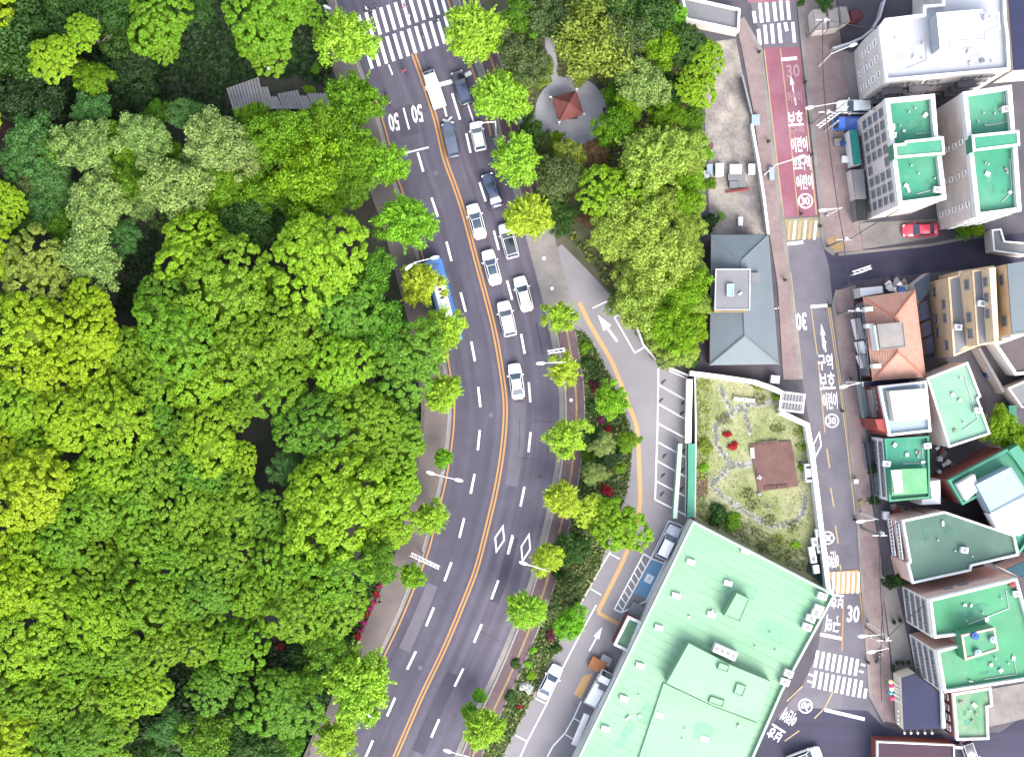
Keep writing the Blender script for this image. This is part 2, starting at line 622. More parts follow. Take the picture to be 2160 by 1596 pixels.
road = struct(band('road', CENTRE, -113, 114, 0.004, M_asphalt))
DASHL = [(887, 342), (917, 437), (947, 530), (977, 637), (998, 741), (1011, 837), (1010, 928), (997, 1020), (974, 1113), (945, 1205), (907, 1300), (868, 1392), (825, 1490), (778, 1580)]
DASHR = [(962, 225), (988, 302), (1018, 405), (1047, 507), (1075, 612), (1103, 725), (1117, 827), (1117, 932), (1102, 1047), (1076, 1148), (1044, 1243), (1008, 1335), (968, 1428), (918, 1535)]

def tangent(px, py):
    i = min(range(len(CENTRE)), key=lambda k: (CENTRE[k] - Vector((px, py))).length)
    return (CENTRE[min(i + 1, len(CENTRE) - 1)] - CENTRE[max(i - 1, 0)]).normalized()

def heading(px, py, up=True):
    t = tangent(px, py)
    a = math.atan2(-t.y, t.x)
    return a + math.pi if up else a

for lst in (DASHL, DASHR):
    for p in lst:
        t = tangent(*p)
        ln = 58 if p == (962, 225) else 42
        stroke('lane_dash', Vector(p) - t * ln / 2, Vector(p) + t * ln / 2, 4.6, 0.010, M_white, road)
cl = [p for p in CENTRE if p.y > 113]
cl[0] = Vector((872, 113))
band('centre_line', cl, -5.4, -1.6, 0.010, M_yellow, road)
band('centre_line', cl, 1.6, 5.4, 0.010, M_yellow, road)
band('edge_line', [p for p in CENTRE if p.y > 150], -109, -105.6, 0.010, M_yellow, road)
band('edge_line', [p for p in CENTRE if p.y < 320], 104, 107.5, 0.010, M_yellow, road)
band('gutter', [p for p in CENTRE if p.y > 0], 114, 126, 0.008, M_concrete, road)
band('gutter', [p for p in CENTRE if p.y > 0], -119, -113, 0.008, M_concrete, road)
for k in range(-2, 11):
    a, b = Vector((772 + 15.4 * k, 27 - 5.3 * k)), Vector((787 + 15.4 * k, 78.5 - 5.2 * k))
    stroke('crosswalk_stripe', a, b, 6.8, 0.010, M_white, road)
    a, b = Vector((800.6 + 15.3 * k, 82.7 - 5.3 * k)), Vector((815.7 + 15.3 * k, 134.5 - 5.3 * k))
    if k >= -2:
        stroke('crosswalk_stripe', a, b, 6.8, 0.010, M_white, road)
stroke('lane_line', (820, 137), (828, 158), 3, 0.010, M_white, road)
stroke('stop_line', (897, 187), (954, 172), 9, 0.010, M_white, road)
stroke('stop_line', (980, 160), (994, 153), 9, 0.010, M_white, road)
stroke('stop_line', (830, 329), (904, 311), 3.2, 0.010, M_white, road)
stroke('lane_line', (986, 218), (1000, 260), 3, 0.010, M_white, road)
lettering('50', (880, 240), 23, 38, 190 , 0.010, M_white, road, 'speed_marking')
lettering('50', (831, 258), 22, 38, 190, 0.010, M_white, road, 'speed_marking')
stroke('lane_line', (851, 228), (863, 273), 3.4, 0.010, M_white, road)
stroke('arrow_marking', (936, 222), (942, 246), 4, 0.010, M_white, road)
stroke('arrow_marking', (934, 253), (957, 259), 4, 0.0105, M_white, road)
stroke('arrow_marking', (937, 262), (953, 247), 4, 0.011, M_white, road)

def diamond(c, a, b, w, m, parent, z=0.010):
    """painted hollow diamond: c centre, a and b its half diagonals as vectors"""
    c, a, b = Vector(c), Vector(a), Vector(b)
    p = [c + a, c + b, c - a, c - b]
    q = [c + (v - c) * (1 - w) for v in p]
    W = [(*PX(*v).xy, z) for v in p + q]
    me = bpy.data.meshes.new('diamond_marking')
    me.from_pydata(W, [], [(i, (i + 1) % 4, 4 + (i + 1) % 4, 4 + i) for i in range(4)])
    me.materials.append(m)
    me.update()
    if me.polygons[0].normal.z < 0:
        me.flip_normals()
    return link('diamond_marking', me, None, parent)

diamond((1054, 1136), (8, -31), (11, 3), 0.3, M_white, road)
diamond((1109, 1155), (8, -33), (11, 3), 0.3, M_white, road)
stroke('lane_line', (1083, 1132), (1073, 1168), 3, 0.010, M_white, road)

# repairs, covers and cracks in the main road
M_patch = mat('asphalt_patch', C(96, 92, 110), var=.12, scale2=14)
M_patch2 = mat('asphalt_patch_pale', C(138, 133, 146), var=.12, scale2=14)
M_crack = mat('crack_filler', C(70, 66, 80), var=.1)
M_iron = mat('cast_iron', C(92, 88, 92), rough=.6, var=.2)
for (x, y, off, w, ln, m) in ((0, 590, -50, 22, 60, M_patch), (0, 930, 30, 26, 90, M_patch2), (0, 1180, 60, 20, 70, M_patch), (0, 1330, -75, 24, 80, M_patch2), (0, 420, 60, 20, 50, M_patch), (0, 240, -60, 40, 40, M_patch), (0, 1480, 40, 28, 90, M_patch)):
    seg = [p for p in CENTRE if y - ln <= p.y <= y + ln]
    band('asphalt_patch', seg, off - w / 2, off + w / 2, 0.0065, m, road)
for k, (y, off) in enumerate(((360, -28), (520, 84), (640, -80), (760, 30), (880, -30), (1000, 86), (1090, -84), (1230, 28), (1400, -28), (1500, 80))):
    p = min(offset(CENTRE, off), key=lambda q: abs(q.y - y))
    c = PX(p.x, p.y)
    MB().prism([(c.x + .33 * math.cos(a), c.y + .33 * math.sin(a)) for a in [i * .5236 for i in range(12)]], 0.0, 0.009).obj('manhole_cover', M_iron if k % 2 else M_patch2, road)
for k in range(16):
    y0 = random.uniform(150, 1560)
    p = min(CENTRE, key=lambda q: abs(q.y - y0))
    t = tangent(p.x, p.y)
    n = Vector((t.y, -t.x))
    q = p + n * random.choice((-58, 57, -90, 90, 30, -30)) + t * random.uniform(-20, 20)
    across = k % 3 == 0
    d = n if across else t
    pts = [q + d * (i * (9 if across else 14)) + (t if across else n) * random.uniform(-2, 2) for i in range(6)]
    for a, b in zip(pts[:-1], pts[1:]):
        stroke('crack', a, b, 0.9, 0.0075, M_crack, road)

# pavements with kerbs
lp = [p for p in CENTRE]
struct(band('pavement', lp, -172, -121, 0.12, mat('pavement_grey', C(160, 148, 144), var=0.15, scale=0.8, var2=0.15, scale2=8, bump=0.15, col2=C(138, 128, 128), blotch=0.7, bscale=0.2), None, -0.02))
struct(band('kerb', lp, -121, -118.5, 0.135, M_kerb, None, -0.02))
rp_top = [p for p in CENTRE if p.y <= 505]
rp_low = [p for p in CENTRE if p.y >= 690]
def rpave(pth):
    struct(band('kerb', pth, 126, 129.5, 0.135, M_kerb, None, -0.02))
    a = struct(band('pavement', pth, 129.5, 166, 0.12, M_brickdark, None, -0.02))
    band('tactile_strip', pth, 148, 152, 0.124, M_tan, a)
    struct(band('kerb', pth, 166, 168.5, 0.14, M_kerb, None, -0.02))
rpave(rp_top)
rpave(rp_low)
slope = [p for p in CENTRE if 500 <= p.y <= 695]
dw = struct(band('driveway_apron', slope, 126, 172, 0.03, M_concrete, None, -0.02))

# service road with parking
island_right = smooth_path([(1212, 690), (1243, 711), (1265, 751), (1291, 800), (1316, 860), (1331, 910), (1333, 960), (1327, 1013), (1316, 1058), (1290, 1130), (1275, 1171), (1265, 1198), (1220, 1279), (1155, 1406), (1120, 1479), (1080, 1557), (1050, 1620), (980, 1760)], 4)
serv = [tuple(p) for p in offset(CENTRE, 168) if 515 < p.y < 640] + [(1205, 690)] + [tuple(p) for p in island_right] + [(1160, 1760), (1500, 1500), (1640, 1200), (1470, 1100), (1450, 1090), (1453, 800), (1392, 771), (1370, 752), (1350, 700), (1318, 655), (1230, 560), (1185, 515)]
service = struct(sheet('service_road', serv, 0.0, M_asphalt_pale))
island = [tuple(p) for p in offset(CENTRE, 168) if 690 < p.y < 1680]
isl_poly = island + [tuple(p) for p in reversed(island_right) if p.y < 1660]
struct(slab('planting_island', isl_poly, -0.03, 0.06, M_grass))
struct(band('kerb', island_right, -2.0, 1.0, 0.13, M_kerb, None, -0.02))
def multi(name, pts, w, z, m, parent):
    for a, b in zip(pts[:-1], pts[1:]):
        stroke(name, a, b, w, z, m, parent)
oline = smooth_path([(1222, 638), (1243, 681), (1265, 718), (1288, 758), (1306, 800), (1328, 858), (1343, 900), (1347, 950), (1349, 1000), (1350, 1061), (1340, 1115), (1321, 1166), (1306, 1200), (1261, 1290)], 4)
band('no_parking_line', oline, -4.5, 4.5, 0.006, M_orange, service)
stroke('no_parking_line', (1261, 1291), (1306, 1316), 8, 0.0085, M_orange, service)
multi('bay_line', [(1389, 772), (1387, 900), (1382, 1053)], 3, 0.006, M_white, service)
multi('bay_line', [(1392, 772), (1449, 798)], 3, 0.008, M_white, service)
for a, b in (((1389, 811), (1449, 845)), ((1388, 851), (1449, 886)), ((1387, 892), (1448, 925)), ((1386, 931), (1447, 965)), ((1385, 971), (1446, 1005)), ((1384, 1014), (1445, 1046)), ((1382, 1053), (1445, 1085))):
    stroke('bay_line', a, b, 3, 0.008, M_white, service)
multi('bay_line', [(1449, 798), (1446, 1088)], 3, 0.010, M_white, service)
multi('bay_line', [(1296, 669), (1318, 656), (1340, 690), (1361, 731), (1339, 744), (1296, 669)], 2.6, 0.006, M_white, service)
stroke('bay_line', (1250, 650), (1281, 635), 2.4, 0.006, M_white, service)
def arrow(tail, tip, w, m, parent, z=0.006, head=0.45, hw=3.0):
    a, b = Vector(tail), Vector(tip)
    d = (b - a).normalized()
    q = Vector((-d.y, d.x))
    n = b - (b - a) * head
    sheet('arrow_marking', [a + q * w / 2, n + q * w / 2, n + q * w * hw / 2, b, n - q * w * hw / 2, n - q * w / 2, a - q * w / 2], z, m, parent)
arrow((1302, 720), (1261, 664), 5, M_white, service, head=0.5, hw=4)
arrow((1243, 1372), (1270, 1322), 3, M_white, service, head=0.45, hw=4.5)
# lower bays along the island
multi('bay_line', [(1288, 1163), (1265, 1200), (1222, 1278)], 2.4, 0.006, M_white, service)
for a, b in (((1284, 1166), (1307, 1178)), ((1246, 1241), (1268, 1254)), ((1165, 1400), (1187, 1411)), ((1130, 1472), (1153, 1484)), ((1088, 1550), (1112, 1563))):
    stroke('bay_line', a, b, 2.4, 0.008, M_white, service)
multi('bay_line', [(1258, 1275), (1222, 1340), (1187, 1408), (1153, 1484), (1112, 1563), (1090, 1612)], 2.6, 0.006, M_white, service)
multi('bay_line', [(1226, 1478), (1210, 1513), (1192, 1545), (1166, 1573), (1152, 1600)], 2.6, 0.006, M_white, service)
for a, b in (((1211, 1514), (1225, 1522)), ((1193, 1548), (1216, 1562))):
    stroke('bay_line', a, b, 2.4, 0.008, M_white, service)
# hatched strip, blue accessible bay and the silver car's bay by the green hall
sheet('accessible_bay', [(1375, 1178), (1398, 1188), (1365, 1264), (1338, 1249)], 0.006, M_bluepaint, service)
lettering('♿', (1369, 1220), 16, 18, -28, 0.010, M_white, service, 'wheelchair_symbol')
multi('bay_line', [(1411, 1098), (1440, 1109), (1363, 1267), (1311, 1291), (1296, 1284), (1358, 1167), (1373, 1177)], 2.6, 0.009, M_white, service)
multi('bay_line', [(1411, 1098), (1373, 1177), (1311, 1291)], 2.6, 0.0105, M_white, service)
stroke('bay_line', (1373, 1177), (1402, 1188), 2.6, 0.012, M_white, service)
for i in range(1, 9):
    t = i / 9
    a = Vector((1358, 1167)).lerp(Vector((1296, 1284)), t)
    b = Vector((1373, 1177)).lerp(Vector((1311, 1291)), min(1, t + 0.07))
    stroke('hatch_line', a, b, 2.2, 0.0075, M_white, service)
sheet('hatch_patch', [(1231, 1424), (1250, 1420), (1226, 1474), (1210, 1462)], 0.006, M_orange, service)

# right-hand street
LSIDE = [(1560, -120), (1575, -20), (1612, 105), (1632, 280), (1652, 455), (1664, 560), (1678, 690), (1692, 800), (1712, 920), (1724, 1030), (1740, 1160), (1744, 1240), (1738, 1300), (1722, 1380), (1690, 1450), (1640, 1510), (1560, 1600), (1450, 1760)]
RSIDE = [(1672, -120), (1678, -20), (1687, 100), (1705, 260), (1726, 455), (1745, 528), (1757, 640), (1774, 760), (1789, 900), (1806, 1060), (1812, 1180), (1822, 1290), (1829, 1400), (1832, 1470), (1862, 1530), (1900, 1560), (1900, 1760)]
street = struct(sheet('street', LSIDE + RSIDE[::-1], 0.0, M_asphalt_street))
struct(sheet('side_street', [(1738, 526), (1760, 538), (1800, 531), (1920, 520), (2040, 506), (2110, 496), (2400, 470), (2400, 530), (2160, 553), (1960, 576), (1800, 592), (1770, 607), (1757, 640), (1748, 560)], 0.004, M_asphalt_dark))
struct(sheet('lower_street', [(1640, 1512), (1700, 1492), (1830, 1498), (1862, 1530), (1900, 1545), (2040, 1548), (2110, 1545), (2160, 1510), (2400, 1470), (2400, 1800), (1500, 1800), (1560, 1600)], 0.004, M_asphalt_dark))
sheet('red_surface', [(1610, 100), (1687, 99), (1726, 455), (1652, 458)], 0.006, M_red, street)
sheet('red_surface', [(1566, -90), (1676, -90), (1680, 3), (1578, 6)], 0.006, M_red, street)
def hwords(rows, m):
    for body, c, w, h, rot in rows:
        lettering(body, c, w, h, rot, 0.011, m, street, 'road_lettering')
hwords([('어린이', (1697, 384), 34, 32, 5), ('보호구역', (1691, 344), 36, 32, 5), ('어린이', (1686, 305), 34, 32, 5), ('보호', (1678, 250), 32, 32, 5)], M_whitered)
hwords([('구역', (1681, 275), 30, 15, 5), ('30', (1673, 150), 28, 28, 5), ('어린이', (1676, 205), 30, 26, 5)], M_pinkred)
hwords([('구역', (1741, 763), 31, 34, 4), ('보호', (1745, 803), 33, 36, 4), ('어린이', (1751, 845), 31, 36, 4)], M_white)
hwords([('어린이', (1757, 1180), 24, 36, 184), ('보호', (1766, 1268), 26, 30, 176), ('구역', (1757, 1315), 30, 36, 172)], M_whiteworn)
hwords([('어린이', (1665, 1512), 32, 30, 148), ('보호', (1636, 1546), 32, 30, 148)], M_white)
hwords([('30', (1690, 678), 23, 38, 184), ('30', (1800, 1294), 26, 36, -3)], M_white)
def roundel(c, r, rot, m):
    pts = [(math.cos(t), math.sin(t)) for t in [2 * math.pi * k / 28 for k in range(28)]]
    o = PX(*c)
    vs = [(o.x + x * r * S, o.y + y * r * S, 0.011) for x, y in pts] + [(o.x + x * r * 0.82 * S, o.y + y * r * 0.82 * S, 0.011) for x, y in pts]
    me = bpy.data.meshes.new('roundel_marking')
    me.from_pydata(vs, [], [(i, (i + 1) % 28, 28 + (i + 1) % 28, 28 + i) for i in range(28)])
    me.materials.append(m)
    link('roundel_marking', me, None, street)
    lettering('30', c, r * 1.15, r * 1.05, rot, 0.011, m, street, 'speed_marking')
roundel((1699, 424), 16, 3, M_whitered)
roundel((1755, 887), 15, 0, M_white)
roundel((1746, 1134), 14, 180, M_whiteworn)
roundel((1699, 1488), 15.5, 155, M_white)
arrow((1742, 742), (1732, 682), 3.2, M_white, street, 0.011, head=0.42, hw=3.2)
sheet('arrow_marking', [(1733, 710), (1743, 721), (1738, 738), (1735, 730)], 0.0125, M_white, street)
arrow((1679, 222), (1668, 160), 2.2, M_whitered, street, 0.011, head=0.3, hw=4)
stroke('stop_line', (1648, 126), (1681, 123), 7, 0.011, M_white, street)
stroke('stop_line', (1657, 515), (1694, 511), 6.5, 0.011, M_white, street)
stroke('stop_line', (1710, 647), (1745, 644), 6.5, 0.011, M_white, street)
stroke('stop_line', (1730, 1337), (1775, 1346), 7, 0.011, M_white, street)
stroke('stop_line', (1740, 1496), (1824, 1516), 7, 0.011, M_white, street)
for x, y0, y1 in ((1591.5, 24, 49), (1605, 7, 48), (1618.5, 6, 46.5), (1634.5, 5, 45), (1648.5, 2, 43), (1663, 2, 42)):
    stroke('crosswalk_stripe', (x - 2, y0), (x + 2, y1), 7, 0.012, M_white, street)
for x, y0, y1 in ((1601.5, 62, 96), (1615, 53, 93), (1629.5, 51, 92), (1645, 50, 91), (1658, 48, 66), (1674, 47, 90)):
    stroke('crosswalk_stripe', (x - 2, y0), (x + 2, y1), 7, 0.012, M_white, street)
for x, y, x2, y2 in ((420, 700, 395, 840), (468, 710, 443, 850), (515, 720, 493, 862), (563, 730, 540, 872), (612, 740, 588, 883), (660, 750, 637, 893), (708, 760, 685, 903), (755, 770, 733, 910), (405, 870, 380, 1010), (453, 880, 430, 1022), (500, 892, 478, 1034), (550, 903, 525, 1043), (598, 912, 572, 1053), (645, 922, 620, 1063), (692, 932, 668, 1073), (740, 942, 717, 1083), (788, 952, 765, 1093), (825, 1020, 812, 1100)):
    stroke('crosswalk_stripe', (1620 + x / 3.99, 1196 + y / 3.99), (1620 + x2 / 3.99, 1196 + y2 / 3.99), 6.2, 0.012, M_white, street)
for x, y in ((1816, 1400), (1812, 1414), (1706, 1421), (1703, 1435)):
    stroke('crosswalk_mark', (x, y), (x + 9, y + 3), 4, 0.012, M_white, street)
multi('lane_line', [(1646, 103), (1662, 240), (1684, 452)], 2, 0.0105, M_yellowpale, street)
multi('edge_line', [(1612, 106), (1632, 280), (1653, 458), (1665, 558)], 2.4, 0.0105, M_yellowpale, street)
multi('edge_line', [(1700, 230), (1722, 452)], 2.4, 0.0105, M_yellowpale, street)
multi('edge_line', [(1668, 575), (1680, 680), (1693, 795)], 2.2, 0.0105, M_yellowpale, street)
multi('lane_line', [(1711, 650), (1724, 748)], 2.2, 0.0105, M_yellowpale, street)
multi('lane_line', [(1726, 760), (1740, 912)], 2.2, 0.0105, M_yellowpale, street)
multi('edge_line', [(1746, 645), (1768, 790), (1786, 930), (1804, 1085)], 2.4, 0.0105, M_yellowpale, street)
multi('edge_line', [(1750, 645), (1772, 790), (1790, 930), (1807, 1085)], 2.0, 0.0105, M_yellowpale, street)
for a, b in (((1744, 946), (1750, 987)), ((1752, 1028), (1759, 1068)), ((1762, 1108), (1768, 1146)), ((1772, 1190), (1774, 1202))):
    stroke('lane_dash', a, b, 3, 0.0105, M_yellowpale, street)
multi('edge_line', [(1814, 1252), (1824, 1340), (1828, 1390)], 2.4, 0.0105, M_yellow, street)
multi('lane_line', [(1779, 1262), (1777, 1345), (1776, 1372)], 2.4, 0.0105, M_yellow, street)
multi('lane_line', [(1757, 1458), (1740, 1492), (1718, 1514)], 2.4, 0.0105, M_yellowpale, street)
multi('edge_line', [(1693, 1446), (1660, 1478)], 2.4, 0.0105, M_yellowpale, street)
multi('edge_line', [(1686, 1540), (1655, 1562)], 2.4, 0.0105, M_yellowpale, street)
diamond((1724, 938), (5, -30), (9.5, 1), 0.28, M_white, street, 0.011)
# raised humps
hump = struct(slab('speed_hump', [(1654, 462), (1727, 458), (1731, 500), (1662, 508)], -0.02, 0.06, mat('hump_sand', C(196, 186, 150), var=.15)))
for i in range(6):
    x = 1664 + i * 11
    sheet('hump_stripe', [(x, 466), (x + 5, 465), (x + 1, 505), (x - 4, 506)], 0.068, M_whiteworn if i % 2 else M_yellowpale, hump)
hump2 = struct(slab('speed_hump', [(1747, 1206), (1811, 1201), (1816, 1249), (1764, 1252)], -0.02, 0.06, M_orange))
for i in range(6):
    x = 1756 + i * 10.5
    sheet('hump_stripe', [(x, 1206), (x + 5, 1205), (x + 3, 1250), (x - 2, 1251)], 0.068, M_white, hump2)

# pavements of the right-hand street
def walk(name, outer, inner, m, kerbw=3):
    o = struct(slab(name, outer + inner[::-1], -0.02, 0.12, m))
    pth = [Vector(p) for p in outer]
    struct(band('kerb', pth, -kerbw, 0.0, 0.135, M_kerb, None, -0.02))
    return o
RN = [(1680, -120), (1688, 0), (1698, 100), (1716, 260), (1736, 452), (1738, 500), (1746, 522), (1762, 533)]
RNi = [(1760, -120), (1762, 0), (1775, 100), (1790, 200), (1800, 300), (1806, 400), (1812, 480), (1820, 528)]
struct(band('kerb', [Vector(p) for p in RN], -8, 0, 0.13, M_concrete, None, -0.02))
struct(slab('pavement', RN + RNi[::-1], -0.02, 0.12, M_brick))
RS = [(1768, 612), (1760, 640), (1778, 770), (1793, 900), (1810, 1060), (1817, 1180), (1826, 1290), (1834, 1400), (1838, 1465), (1868, 1520)]
RSi = [(1806, 600), (1800, 640), (1806, 770), (1824, 900), (1838, 1060), (1858, 1180), (1866, 1290), (1878, 1400), (1884, 1470), (1888, 1524)]
struct(slab('pavement', RS + RSi[::-1], -0.02, 0.12, M_brick))
struct(band('kerb', [Vector(p) for p in RS], -6, 0, 0.13, M_concrete, None, -0.02))
LN = [(1562, 40), (1600, 105), (1616, 230), (1630, 350), (1645, 460), (1658, 560), (1672, 690), (1686, 800)]
LNi = [(1550, 40), (1566, 110), (1588, 230), (1604, 350), (1619, 470), (1640, 600), (1646, 700), (1652, 800)]
struct(slab('pavement', LN + LNi[::-1], -0.02, 0.12, M_brick))
struct(band('kerb', [Vector(p) for p in LN], 0, 8, 0.13, M_concrete, None, -0.02))
struct(slab('corner_ramp', [(1744, 505), (1758, 498), (1775, 505), (1782, 524), (1764, 530), (1752, 522)], 0.1, 0.126, M_tan))
struct(slab('forecourt', [(1812, 470), (1975, 462), (1978, 500), (1820, 526)], -0.02, 0.06, M_concrete))
struct(band('kerb', [Vector(p) for p in ((1768, 534), (1822, 528), (1960, 514), (2045, 498))], -6, 0, 0.13, M_concrete, None, -0.02))
struct(slab('forecourt', [(1858, 1210), (1890, 1235), (1930, 1418), (1884, 1420), (1874, 1330)], -0.02, 0.05, M_concrete))
struct(slab('forecourt', [(1775, 105), (1812, 115), (1830, 214), (1792, 214)], -0.02, 0.05, M_concrete))
struct(slab('paved_yard', [(1486, 90), (1552, 82), (1575, 200), (1606, 380), (1622, 494), (1500, 494), (1487, 300)], -0.02, 0.02, M_concrete_stained))
struct(slab('paved_yard', [(2070, 1455), (2160, 1440), (2160, 1515), (2085, 1532)], -0.02, 0.04, M_concrete))
struct(slab('plaza', [(1205 + 76 * math.cos(a), 236 + 74 * math.sin(a)) for a in [i * 2 * math.pi / 36 for i in range(36)]] , -0.02, 0.03, M_plaza))
struct(sheet('path', [(1150, 60), (1166, 70), (1175, 130), (1190, 175), (1170, 185), (1150, 130)], 0.008, M_plaza))
struct(sheet('path', [(1232, 300), (1250, 300), (1240, 420), (1215, 520), (1190, 520), (1222, 400)], 0.008, M_soil))
struct(sheet('path', [(1090, 250), (1140, 235), (1150, 262), (1100, 275)], 0.008, M_plaza))
garden = struct(slab('garden_lawn', [(1462, 792), (1560, 806), (1630, 826), (1648, 870), (1703, 897), (1714, 965), (1728, 1080), (1742, 1250), (1560, 1148), (1464, 1096)], -0.03, 0.05, M_lawn))
M_stone = mat('path_stone', C(200, 200, 190, 3.0), var=0.2, scale=1.5, var2=0.1)
stone_me = MB().prism([(math.cos(a) * .34 * (1 + .15 * math.sin(3 * a)), math.sin(a) * .3) for a in [i * 2 * math.pi / 7 for i in range(7)]], 0, 0.06).mesh('stone', M_stone)
def stones(path, w):
    for p in smooth_path(path, 7):
        for k in range(w):
            o = link('stone', stone_me, None, garden)
            q = PX(p.x + random.uniform(-3, 3), p.y + (k - w / 2) * 6.5 + random.uniform(-2, 2))
            o.location = (q.x, q.y, 0.03)
            o.rotation_euler = (0, 0, random.uniform(0, 6))
            s = random.uniform(0.7, 1.15)
            o.scale = (s, s, 1)
stones([(1640, 850), (1595, 856), (1555, 865), (1530, 885), (1510, 905), (1513, 940), (1535, 975), (1545, 985)], 2)
stones([(1580, 983), (1545, 986), (1515, 1010), (1500, 1025)], 2)
stones([(1500, 1028), (1540, 1060), (1585, 1090), (1630, 1110), (1670, 1105), (1695, 1080), (1698, 1050)], 2)
stones([(1519, 820), (1528, 840), (1540, 862)], 1)
stones([(1572, 868), (1578, 895), (1582, 915)], 1)
# ------------------------------------------------------------------ buildings
M_glass = gloss('window_glass', (0.09, 0.105, 0.12), 0.12, 0.3)
M_framew = mat('window_frame_white', (0.6, 0.6, 0.58), rough=0.5, var=0.05)
M_framed = mat('window_frame_dark', (0.14, 0.14, 0.15), rough=0.5, var=0.05)
M_wallgrey = mat('wall_tile_grey', C(224, 214, 208, 1.7), var=0.1, scale=0.7, var2=0.12, scale2=12, col2=C(208, 197, 192, 1.7), blotch=0.6, bscale=0.25)
M_wallcream = mat('wall_cream', C(238, 226, 206, 1.7), var=0.08, scale=0.7, var2=0.08, col2=C(218, 206, 190, 1.7), blotch=0.6, bscale=0.25)
M_wallbeige = mat('wall_beige_stone', C(232, 202, 164, 1.9), var=0.1, scale=0.8, var2=0.12, scale2=10, col2=C(216, 188, 154, 1.9), blotch=0.6, bscale=0.3)
M_wallpink = mat('wall_pink', C(220, 184, 172, 1.9), var=0.1, scale=0.7, var2=0.08, col2=C(206, 172, 164, 1.9), blotch=0.6, bscale=0.3)
M_wallbrick = mat('wall_brick_red', C(140, 72, 64, 1.9), var=0.16, scale=0.9, var2=0.16, scale2=14)
M_wallwhite = mat('wall_white', (0.5, 0.49, 0.48), var=0.08, scale=0.8, var2=0.05)
M_parapet = mat('parapet_white', (0.46, 0.46, 0.45), var=0.08, scale=1.2, var2=0.06, col2=(0.36, 0.36, 0.345), blotch=0.5, bscale=0.5)
M_roofgreen = mat('roof_green', C(84, 198, 156, 4.0), rough=0.55, var=0.14, scale=0.35, var2=0.06, col2=C(126, 214, 174, 4.0), blotch=0.8, bscale=0.18)
M_roofgreen2 = mat('roof_green_grass', C(84, 198, 138, 4.0), rough=0.55, var=0.14, scale=0.3, var2=0.06, col2=C(140, 212, 170, 4.0), blotch=0.8, bscale=0.12)
M_roofmint = mat('roof_mint', C(184, 240, 194, 3.8), rough=0.6, var=0.06, scale=0.4, var2=0.05, col2=C(162, 232, 180, 3.8), blotch=0.8, bscale=0.12, stretch=(27, 0.15, 1.0))
M_roofmint2 = mat('roof_mint_pale', C(160, 226, 194, 3.9), rough=0.6, var=0.08, scale=0.4, var2=0.05, col2=C(184, 226, 200, 3.9), blotch=0.8, bscale=0.2)
M_roofteal = mat('roof_teal', C(50, 172, 140), rough=0.55, var=0.12, scale=0.4, var2=0.08, col2=C(110, 196, 150), blotch=0.8, bscale=0.22)
M_roofdark = mat('roof_dark_green', C(88, 132, 116), rough=0.55, var=0.12, scale=0.35, var2=0.07, col2=C(110, 152, 132), blotch=0.8, bscale=0.16)
M_roofold = mat('roof_green_worn', C(110, 184, 136), rough=0.7, var=0.15, scale=0.5, var2=0.1, col2=C(168, 198, 164), blotch=0.9, bscale=0.4)
M_roofwhite = mat('roof_white', C(226, 230, 240, 3.3), rough=0.5, var=0.05, scale=0.5, var2=0.04)
M_roofblue = mat('roof_sheet_blue', C(196, 220, 240), rough=0.5, var=0.06, scale=0.5, var2=0.05)
M_roofnavy = mat('roof_navy_sheet', C(58, 66, 116, 4.6), rough=0.75, var=0.08, scale=0.6, var2=0.1, scale2=5, col2=C(48, 55, 100, 4.6), blotch=0.7, bscale=0.3)
M_roofslate = mat('roof_blue_grey', C(146, 160, 168, 3.8), rough=0.6, var=0.06, scale=0.5, var2=0.08, col2=C(134, 148, 158, 3.8), blotch=0.6, bscale=0.2)
M_rooftile = mat('roof_tile_orange', C(214, 160, 140, 2.7), rough=0.7, var=0.12, scale=0.9, var2=0.12, scale2=8, col2=C(212, 174, 156, 2.7), blotch=0.6, bscale=0.3)
M_roofgrey = mat('roof_grey', C(172, 172, 178, 3.8), rough=0.7, var=0.1, scale=0.6, var2=0.1, col2=C(156, 156, 162, 3.8), blotch=0.6, bscale=0.3)
M_roofbrown = mat('roof_brown_felt', C(122, 112, 118), rough=0.85, var=0.16, scale=0.6, var2=0.15)
M_metalwhite = mat('metal_white', (0.46, 0.46, 0.465), rough=0.4, var=0.06)
M_metalgrey = mat('metal_grey', (0.3, 0.3, 0.32), rough=0.4, var=0.1)
M_black = mat('rubber_black', (0.02, 0.02, 0.022), rough=0.7, var=0.1)
M_teal = mat('teal_canopy', C(40, 172, 160), rough=0.5, var=0.08)
M_greenwall = mat('green_wall_sheet', C(90, 186, 152), rough=0.6, var=0.1, stretch=(0, 2, 0.3))
M_greencanopy = mat('canopy_pale_green', C(206, 240, 216, 2.8), rough=0.5, var=0.05)
M_wood = mat('timber_brown', C(150, 112, 104), var=0.16, scale=1.5, var2=0.15, scale2=12, col2=C(134, 100, 96), blotch=0.6, bscale=0.5)
M_woodgrey = mat('timber_grey', C(178, 174, 172, 2.2), var=0.16, scale=1.5, var2=0.15, scale2=12, col2=C(158, 154, 154, 2.2), blotch=0.6, bscale=0.5)
M_blue = mat('blue_plastic', C(40, 100, 190), rough=0.4, var=0.06)
M_redsheet = mat('red_sheet', C(184, 74, 66), rough=0.5, var=0.08)
M_skyl = gloss('skylight_glass', C(150, 214, 226, 2.2), 0.15, 0.5)

